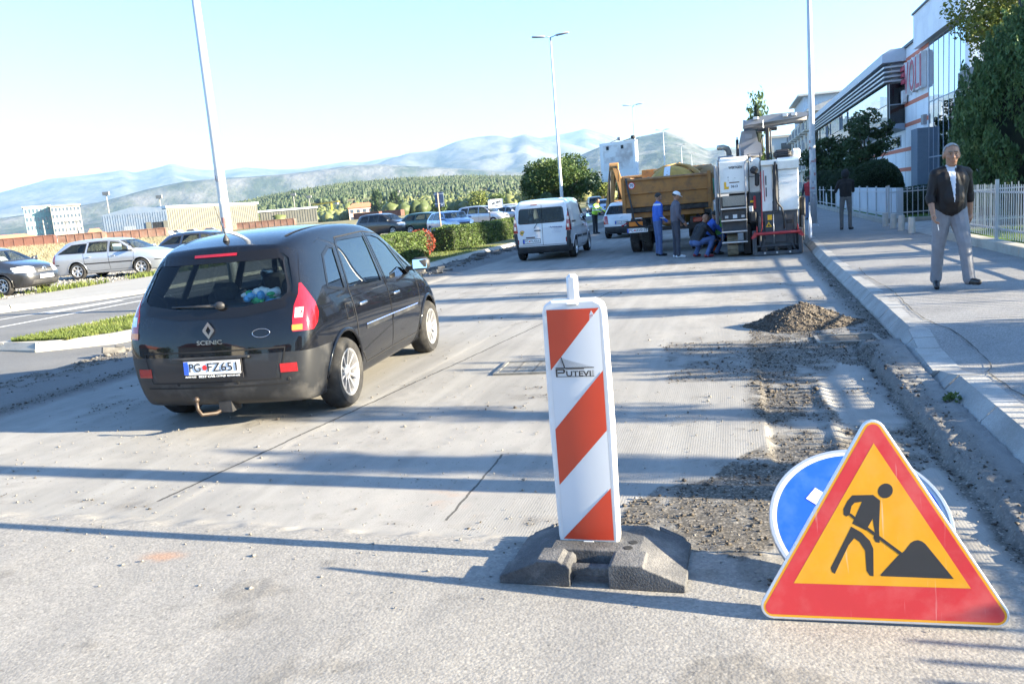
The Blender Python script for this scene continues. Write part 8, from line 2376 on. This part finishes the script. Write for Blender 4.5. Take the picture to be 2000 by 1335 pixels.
n = 60000; d_ = rng.uniform(0, 1, n) ** .6; az_ = rng.uniform(-50, -14, n); rad_ = 36 + d_ * 80; px_ = rad_ * np.sin(np.radians(az_)); py_ = rad_ * np.cos(np.radians(az_)); ok = (px_ < -27.5) & (fbm(px_ * .2, py_ * .2, seed=79) > .33)
P = np.stack([px_, py_, lotz(px_, py_) - .02], -1)[ok]; blades('dry_grass', 'tall dry straw-coloured grass covering the field behind the parked cars', P, .42, gr_d, 5, .03)
n = 1300; px_ = rng.uniform(5.0, 12, n * 3); py_ = rng.uniform(6, 21, n * 3); blades('lawn_grass', 'bright lawn grass behind the right-hand railing', np.stack([px_, py_, np.full(n * 3, .268)], -1), .06, gr_m, 6, .008)
tf = thing('kerb_weed', 'small green weed growing in the joint of the near kerb', 'weed', (1.47, 6.35, .035)); leaves('weed_leaves', ball_pts(90, 1.0, 3, .2) * np.array([.06, .06, .05]) + np.array([0, 0, .04]), .035, lf_mid, tf, 4)
# gravel stones by the parked cars
n = 5000; py_ = rng.uniform(14, 40, n); px_ = -20.6 - rng.uniform(0, 1, n) ** 1.3 * 8; Sg = rng.lognormal(math.log(.035), .4, n)
tag(stones('gravel', np.stack([px_, py_, lotz(px_, py_) + .005], -1), Sg, mat('pale_gravel', (.22, .213, .20), .9, var=.3, vscale=8), 33), 'pale gravel of the parking area', 'gravel', kind='stuff')
# ---- signs on the left
t = thing('road_sign', 'square blue road sign seen from behind on a thin leaning pole', 'road sign', (-12.0, 33.2, .1))
MB().tube([(0, 0, 0), (-.03, 0, 2.4)], .03, 8).build('pole', mat('rusty_pole', (.34, .26, .19), .7, var=.2), t, smooth=True); mb = MB(); mb.box((.02, .035, 2.12), (.40, .02, .62), bev=.006); mb.build('sign_plate', mat('sign_back_blue', (.07, .11, .20), .5, .2, var=.15), t)
for z in (1.95, 2.35): MB().box((.0, .02, z), (.42, .015, .04)).build('clamp', zinc, t)
mb = MB(); mb.box((.12, .022, 1.92), (.07, .006, .10)); mb.build('white_label', plate_w, t)
t = thing('notice_board', 'white advertising board on two thin posts among the parked cars', 'sign', (-17.2, 60.0, .3), R_(14))
for x in (-.5, .52): MB().tube([(x, 0, 0), (x, 0, 2.1)], .025, 8).build('post', km, t, smooth=True)
MB().box((0, -.03, 1.68), (1.12, .03, .66)).build('board', mat('board_white', (.66, .70, .74), .6, var=.05), t); mb = MB(); add_text(mb, 'aROMA', .24, Matrix.Translation((.05, -.05, 1.74)) @ Matrix.Rotation(R_(-12), 4, 'Y'), .72, 0, .006, True); add_text(mb, 'MARKET', .09, Matrix.Translation((.05, -.05, 1.50)), .40, 0, .006); mb.build('board_lettering', ink, t)
# ---- railway wagons
rust_w = mat('wagon_rust', (.115, .05, .038), .85, var=.25, vscale=.6, dirt=(.14, .06, .045), dscale=.8, damt=.7); rust_l = mat('wagon_faded', (.16, .085, .065), .85, var=.3, vscale=.7, dirt=(.21, .16, .13), dscale=.6, damt=.6)
def polar(az, D, z=0): return (D * math.sin(R_(az)), D * math.cos(R_(az)), z)
def wagon(label, a, b, D, m, h=2.7):
    h *= .72
    p = Vector(polar(a, D)); q = Vector(polar(b, D * .985)); L = (q - p).length
    t = thing('railway_wagon', label, 'railway wagon', ((p.x + q.x) / 2, (p.y + q.y) / 2, 1.0), math.atan2(q.y - p.y, q.x - p.x), 'railway wagons across the field')
    MB().box((0, 0, .55 + h / 2), (L, 2.8, h)).build('wagon_body', m, t); n = max(4, int(L / 1.6))
    for i in range(n + 1): MB().box((-L / 2 + L * i / n, -1.44, .55 + h / 2), (.16, .10, h * .96)).build('stake', m, t)
    MB().box((0, -1.45, .55 + h), (L, .14, .16)).build('top_rail', m, t); MB().box((0, -1.2, .35), (L * .9, .3, .3)).build('underframe', km, t)
wagon('dark rusty wagon at the left edge beyond the dry field', -48, -43.9, 185, rust_w); wagon('rusty wagon with stencilled panels left of the warehouse', -43.6, -41.2, 187, rust_l, 2.5); wagon('long faded wagon in front of the blue warehouse', -41.0, -37.6, 190, rust_l, 2.3)
wagon('low rusty wagon just right of the lamp post', -33.2, -29.6, 240, rust_l, 2.4); wagon('red wagon below the pink house', -25.6, -23.9, 330, rust_w, 3.2); wagon('dark red wagon beside the two dark pines', -23.8, -22.4, 330, rust_w, 3.2)
# ---- warehouse
blue_s = mat('corrugated_blue', (.17, .22, .30), .5, .3, var=.12, vscale=.4, dirt=(.25, .27, .30), dscale=.5, damt=.5); pale_s = mat('translucent_cladding', (.125, .123, .105), .6, var=.15, vscale=.5)
D = 290
A0 = Vector(polar(-41.2, D * 1.0)); A1 = Vector(polar(-37.45, D * .98)); L = (A1 - A0).length
wh_ = thing('warehouse', 'blue corrugated warehouse with a long pale glazed side beyond the field', 'building', (A0.x, A0.y, .8), math.atan2(A1.y - A0.y, A1.x - A0.x))
dp = 86
mb = MB(); mb.prism([(0, 0), (L, 0), (L, 9.3), (L * .52, 10.6), (0, 8.6)], 0, .4, 'y'); mb.build('gable_wall', blue_s, wh_)
for i in range(26): MB().box((L * (i + .5) / 26, -.05, 4.2), (.12, .12, 8.3)).build('cladding_rib', blue_s, wh_)
MB().box((L * .84, -.06, 2.6), (3.2, .1, 5.2)).build('door_opening', km, wh_); MB().box((L * .70, -.3, 2.7), (1.5, .2, 5.4)).build('door_leaf', pale_s, wh_); MB().box((L * .965, -.3, 2.7), (1.3, .2, 5.4)).build('door_leaf', pale_s, wh_); MB().box((L * .40, -.06, 2.4), (3.6, .1, 4.4)).build('roller_door', mat('roller_grey', (.22, .25, .30), .6), wh_)
A2 = Vector(polar(-31.9, 318)); dp = (A2 - A1).length
M_ = Matrix.Translation((L, 0, 0)) @ Matrix.Rotation(math.atan2(A2.y - A1.y, A2.x - A1.x) - wh_.rotation_euler.z, 4, 'Z')
sd = bpy.data.objects.new('side_wall', None); COL.objects.link(sd); sd.parent = wh_; sd.matrix_local = M_
MB().box((dp / 2, 6, 4.7), (dp, 12, 9.2)).build('hall', pale_s, sd); MB().box((dp / 2, 6, 9.6), (dp + 1, 13, .7)).build('roof_edge', mat('roof_pale_blue', (.55, .62, .70), .5), sd); MB().box((dp / 2, -.1, 1.2), (dp, .3, 2.4)).build('plinth', rust_l, sd)
for i in range(44): MB().box((dp * (i + .5) / 44, -.08, 5.6), (.28, .14, 6.2)).build('glazing_bar', mat('bar_dark', (.085, .086, .08), .6), sd)
t = thing('low_warehouse', 'lower pale shed continuing right of the blue warehouse', 'building', (0, 0, 0))
p0 = Vector(polar(-31.8, 330)); p1 = Vector(polar(-28.1, 330)); L2 = (p1 - p0).length; t.location = (p0.x, p0.y, .8); t.rotation_euler.z = math.atan2(p1.y - p0.y, p1.x - p0.x)
MB().box((L2 / 2, 5, 3.6), (L2, 10, 5.6)).build('hall', pale_s, t); MB().box((L2 / 2, 5, 6.7), (L2 + 1, 11, .6)).build('roof_edge', mat('roof_pale_blue', (.55, .62, .70), .5), t)
for i in range(22): MB().box((L2 * (i + .5) / 22, -.1, 3.8), (.25, .14, 4.6)).build('glazing_bar', MATS['bar_dark'], t)
# ---- distant blocks and houses
def block(label, az0, az1, D, z0, z1, m, roof=None, floors=0, cols=0, gable=0, cat='building', name='far_building', dep=14):
    p = Vector(polar(az0, D)); q = Vector(polar(az1, D)); L = (q - p).length
    t = thing(name, label, cat, (p.x, p.y, 0), math.atan2(q.y - p.y, q.x - p.x))
    MB().box((L / 2, dep / 2, (z0 + z1) / 2), (L, dep, z1 - z0)).build('wall', m, t)
    if roof:
        if gable:
            mb = MB(); mb.prism([(-.6, z1), (L + .6, z1), (L * .82, z1 + gable), (L * .18, z1 + gable)], -.6, dep + .6, 'y'); mb.build('roof', roof, t)
        else: MB().box((L / 2, dep / 2, z1 + .3), (L + 1.2, dep + 1.2, .6)).build('roof', roof, t)
    for f in range(floors):
        for c in range(cols):
            x = L * (c + .5) / cols; z = z0 + (z1 - z0) * (f + .55) / floors
            MB().box((x, -.05, z), (L / cols * .5, .14, (z1 - z0) / floors * .45)).build('window', dark_g, t)
    return t
teal = mat('teal_render', (.22, .34, .34), .85, var=.08); whitef = mat('white_concrete', (.24, .237, .228), .85, var=.06); redroof = mat('red_tile', (.50, .16, .10), .85, var=.15); pinkh = mat('pink_house', (.60, .42, .34), .85, var=.05)
block('teal green office block with rows of windows at far left', -45.3, -43.9, 470, 0, 20.5, teal, whitef, 5, 7)
block('white concrete office block with balconies beside the teal one', -43.9, -42.3, 462, 0, 19.8, whitef, whitef, 6, 8)
block('long low building with a red roof at the left edge', -49.5, -44.6, 330, 0, 4.6, whitef, redroof, 1, 16, 1.6)
block('small white house with a terracotta roof left of the warehouse', -42.1, -41.3, 400, 0, 4.6, whitef, redroof, 1, 3, 2.4)
block('pink house with a red hipped roof in front of the wooded hill', -26.0, -24.3, 440, 0, 7.4, pinkh, redroof, 2, 4, 2.4)
block('small white building right of the dark pines', -21.9, -20.9, 400, 0, 5.2, whitef, whitef, 1, 2)
for i, (a, D_, w_, z_) in enumerate([(-19.6, 620, .7, 9.0), (-18.4, 640, .5, 9.5), (-17.6, 600, .6, 7.5), (-16.6, 680, .5, 9), (-14.2, 640, .8, 10), (-12.6, 600, .6, 9.5), (-20.6, 700, .5, 10)]):
    t = block(('pale flat-roofed house left of the blue sign', 'pale house with red roof right of the blue sign', 'low flat house between the valley trees', 'small red-roofed house above the silver family car', 'flat white house left of the round median tree', 'red-roofed house partly behind the round median tree', 'flat pale house on the slope above the green estate car')[i], a, a + w_, D_, 1, z_, whitef, redroof if i % 2 else whitef, 1, 3, 1.6 if i % 2 else 0); t['group'] = 'pale houses at the foot of the hill'
# lattice tower crane and floodlight masts
t = thing('tower_crane', 'small yellow tower crane in front of the wooded hill', 'crane', polar(-27.1, 560, 0)); MB().tube([(0, 0, 0), (0, 0, 13)], .45, 6).build('mast', ym, t); MB().bar((-16, 5, 13.4), (7, -3, 13.9), .9, .9).build('jib', ym, t); MB().box((5, -2, 12.9), (2, 2, 1.6)).build('counterweight', gm_, t)
for i, (a, D_, h_) in enumerate([(-40.75, 320, 17.0), (-37.75, 340, 15.5), (-29.5, 420, 15.5), (-28.5, 440, 14.5), (-22.6, 460, 14)]):
    t = thing('floodlight_mast', ('floodlight mast above the left end of the blue warehouse', 'floodlight mast behind the blue warehouse ridge', 'floodlight mast above the lower shed', 'floodlight mast just right of the lower shed', 'floodlight mast beside the two dark pines')[i], 'mast', polar(a, D_, 0), 0, 'floodlight masts in the rail yard'); MB().tube([(0, 0, 0), (0, 0, h_)], [.28, .18], 6).build('mast', whitef, t); MB().box((0, 0, h_ + .5), (2.6, .6, 1.2)).build('lamp_rack', whitef, t)
for i, a in enumerate((-44.4, -43.2, -42.6)):
    t = thing('power_pylon', ('lattice pole in front of the teal office block', 'lattice pole in front of the white office block', 'lattice pole right of the white office block')[i], 'pylon', polar(a, 300, 0), 0, 'lattice poles in the rail yard'); MB().tube([(0, 0, 0), (0, 0, 9.5)], [.35, .18], 5).build('mast', whitef, t); MB().box((0, 0, 8.4), (3.4, .2, .2)).build('cross_arm', whitef, t)
# cars in front of the warehouse, a few pixels each
for i, (a, c) in enumerate([(-38.4, (.55, .03, .04)), (-37.5, (.6, .62, .65)), (-36.9, (.65, .66, .68)), (-36.0, (.5, .52, .56)), (-34.9, (.2, .22, .26)), (-31.0, (.5, .5, .52))]):
    x, y, _ = polar(a, 230 + i * 4); t = thing('distant_car', ('red car', 'silver car', 'white car', 'pale grey car', 'dark car', 'grey car')[i] + (' in front of the warehouse door', ' beside the warehouse corner', ' along the warehouse plinth', ' farther along the warehouse side', ' near the lamp post by the warehouse', ' before the lower shed')[i], 'car', (x, y, 1.3), R_(-40 + i * 15), 'distant cars by the warehouse')
    cm_ = mat('far_car_%d' % i, c, .35, coat=.5); mb = MB(); mb.prism([(-2, .25), (2.1, .25), (2.1, .75), (1.1, .9), (.4, 1.42), (-1.3, 1.42), (-2.0, .95)], -.8, .8, 'y'); mb.build('car_body', cm_, t); mb = MB(); mb.prism([(-1.75, .95), (.95, .93), (.35, 1.36), (-1.25, 1.36)], -.82, .82, 'y'); mb.build('glasshouse', dark_g, t)
    for sx in (-1.25, 1.3): 
        for sy in (-.72, .72): MB().lathe([(0, -.1), (.3, -.1), (.3, .1), (0, .1)], 10, 'y', (sx, sy, .3)).build('wheel', tyre_m, t)
# ---- two dark pines and the scrub belt
for (a, h_, lab) in ((-24.0, 12.5, 'left of two dark pines before the hill'), (-22.85, 11.5, 'right of two dark pines before the hill')):
    x, y, _ = polar(a, 400); conifer('pine_tree', lab, (x, y, .5), 4.2, h_, lf_dark, int(-a * 10), n=3800, leaf=1.0, shape=1.2, tufts=110)
def tree_mass(name, label, P, H, m, seed, cone=True, tri=10):
    """many small far trees joined: each a lumpy cone or ball of a few faces"""
    r = np.random.default_rng(seed); n = len(P); k = 6; lv = 3 if cone else 4
    prof = [(1.0, .12), (.62, .5), (.05, 1.0)] if cone else [(.55, .1), (1.0, .42), (.75, .8), (.1, 1.0)]
    ang = np.arange(k) * 2 * PI / k
    V = np.zeros((n, lv, k, 3)); rad = H * r.uniform(.16, .26, n) if cone else H * r.uniform(.42, .65, n)
    for j, (rr, zz) in enumerate(prof):
        q = rad[:, None] * rr * r.uniform(.7, 1.3, (n, k)); V[:, j, :, 0] = P[:, 0:1] + q * np.cos(ang + j * .5); V[:, j, :, 1] = P[:, 1:2] + q * np.sin(ang + j * .5); V[:, j, :, 2] = P[:, 2:3] + H[:, None] * zz * r.uniform(.92, 1.08, (n, k)) - .5
    base = (np.arange(n) * lv * k)[:, None, None]; Fq = []
    for j in range(lv - 1):
        i0 = np.arange(k); i1 = (i0 + 1) % k; Fq.append(np.stack([j * k + i0, j * k + i1, (j + 1) * k + i1, (j + 1) * k + i0], -1))
    F = (np.concatenate(Fq)[None] + base).reshape(-1, 4); return tag(soup(name, V.reshape(-1, 3), F, m), label, 'forest', kind='stuff')
hm_ = hill.data; hco = np.empty(len(hm_.vertices) * 3, np.float32); hm_.vertices.foreach_get('co', hco); hco = hco.reshape(-1, 3)
bvh = BVHTree.FromPolygons([Vector(v) for v in hco], [tuple(p.vertices) for p in hm_.polygons])
def drop_(x, y, d=1.2):
    h_ = bvh.ray_cast(Vector((x, y, 500)), Vector((0, 0, -1))); return h_[0].z if h_[0] else d
lf_far = leaf_mat('forest_green', (.022, .036, .018), (.04, .06, .025), (.075, .095, .04), .02, 0.0)
r = np.random.default_rng(4)
def scatter(n, a0, a1, r0, r1, dens, cap):
    a = r.uniform(a0, a1, n); rr = r.uniform(r0, r1, n); x = rr * np.sin(np.radians(a)); y = rr * np.cos(np.radians(a))
    k = np.nonzero(r.uniform(0, 1, n) < dens(a, rr, x, y))[0][:cap]
    return np.array([(x[i], y[i], max(.8, drop_(x[i], y[i]))) for i in k])
def d_pine(a, rr, x, y):
    d = .95 * sstep(800, 1020, rr) + .25; d = np.where(a > -17, d * np.where(rr > 1100, .65, .35), d)
    return np.where((fbm(x * .006, y * .006, seed=15) < .40) & (rr < 1080), d * .12, d)
Pf = scatter(30000, -38, -5, 560, 1290, d_pine, 11000); tree_mass('pine_forest', 'dense pine wood covering the low hill', Pf[:5200], r.uniform(3.5, 8.5, 5200), lf_far, 5, True); tree_mass('mixed_wood', 'rounded broadleaf trees mixed into the pine wood on the low hill', Pf[5200:], r.uniform(3, 6, len(Pf) - 5200), lf_far, 8, False)
Pf = scatter(4500, -34, 1, 330, 640, lambda a, rr, x, y: (fbm(x * .012, y * .012, seed=19) > .46) * 1.0, 1500); tree_mass('scrub_belt', 'belt of pale green scrub and bushes at the foot of the hill', Pf, r.uniform(2.5, 6.5, len(Pf)), leaf_mat('scrub_green', (.05, .07, .025), (.10, .12, .04), (.18, .17, .07), .03, 0.0), 6, False)
VL = ['bushy yellow-green tree behind the blue sign pole', 'low bush between the valley trees left of the advertising board', 'round green tree above the advertising board', 'small yellow-green tree just left of the round median tree', 'low pale bush right of the two dark pines', 'bush showing left of the white van roof', 'yellow-green bush beneath the round median tree', 'green bush beyond the white van and far dark van', 'low bush beside the small white building near the pines', 'yellow-green tree low behind the truck', 'green tree between billboard and truck load']
for i, (a, D_, h_) in enumerate([(-17.2, 330, 8.5), (-15.9, 300, 6.0), (-13.3, 290, 8.5), (-12.0, 310, 7.0), (-19.9, 310, 6.0), (-10.4, 260, 6.5), (-8.6, 240, 6.0), (-7.0, 220, 6.5), (-21.2, 360, 6), (-2.6, 250, 7), (-4.6, 240, 6.5)]):
    x, y, _ = polar(a, D_); broad_tree('valley_tree', VL[i], (x, y, .6), h_, h_ * .48, h_ * .12, lf_yel if i % 3 == 0 else lf_mid, 200 + i, n_cl=26, per=46, leaf=.85, group='valley trees behind the parked cars', sparse=.42)
for i, (a, D_) in enumerate([(-12.75, 420), (-12.45, 430), (-15.1, 450)]):
    x, y, _ = polar(a, D_); conifer('slim_cypress', ('slim dark cypress just left of the round median tree', 'second slim cypress touching the round median tree', 'lone slim cypress above the advertising board')[i], (x, y, .6), 1.3, 9.5, lf_dark, 300 + i, n=700, leaf=1.0, shape=1.2, tufts=40, group='slim cypresses in the valley')
# ---- overhead wires whose thin shadows cross the road are strung between the pavement lamps
# ---- haze
hz = MB(); hz.box((0, 3000, 560), (36000, 38000, 1124)); h_ = hz.build('haze', [])
hm2 = bpy.data.materials.new('haze_air'); hm2.use_nodes = True; nt = hm2.node_tree; nt.nodes.clear(); o_ = nt.nodes.new('ShaderNodeOutputMaterial'); pv = nt.nodes.new('ShaderNodeVolumePrincipled')
pv.inputs['Color'].default_value = (.40, .66, 1.0, 1); pv.inputs['Density'].default_value = .000060; pv.inputs['Anisotropy'].default_value = .2
nt.links.new(pv.outputs[0], o_.inputs['Volume']); h_.data.materials.append(hm2); tag(h_, 'thin pale blue haze filling the valley air', 'haze', kind='stuff')

# ---- the street behind the camera, seen only mirrored in paint and glass
for i, (x, y, w, d, h, m_, lab) in enumerate([(-34, -52, 22, 14, 9, cream, 'cream apartment house behind the viewpoint on the far side'), (-6, -70, 16, 12, 7, whitef, 'white house closing the street behind the viewpoint'), (16, -48, 16, 18, 8, pinkr, 'pink-brown house behind the viewpoint beside the pavement'), (-62, -40, 20, 14, 7, whitef, 'long white house behind the viewpoint beyond the car park')]):
    t = thing('street_house', lab, 'building', (x, y, 0)); MB().box((0, 0, h / 2), (w, d, h)).build('wall', m_, t); mb = MB(); mb.prism([(-w / 2 - .6, h), (w / 2 + .6, h), (w * .3, h + 2.4), (-w * .3, h + 2.4)], -d / 2 - .6, d / 2 + .6, 'y'); mb.build('roof', redroof, t)
    for f in range(2):
        for c in range(5): MB().box((-w / 2 + w * (c + .5) / 5, d / 2 + .03, 1.6 + f * 3), (1.3, .1, 1.5)).build('window', dark_g, t)
for i, (x, y, R, H) in enumerate([(-22, -34, 3.0, 8), (-15, -40, 2.6, 7), (8, -30, 2.4, 7), (-44, -36, 3.2, 9)]):
    broad_tree('street_tree', ('street tree behind the viewpoint by the cream house', 'street tree behind the viewpoint in the median', 'street tree behind the viewpoint on the pavement', 'street tree behind the viewpoint beyond the car park')[i], (x, y, 0), H, R, 1.6, lf_mid, 400 + i, n_cl=24, per=60, leaf=.5)
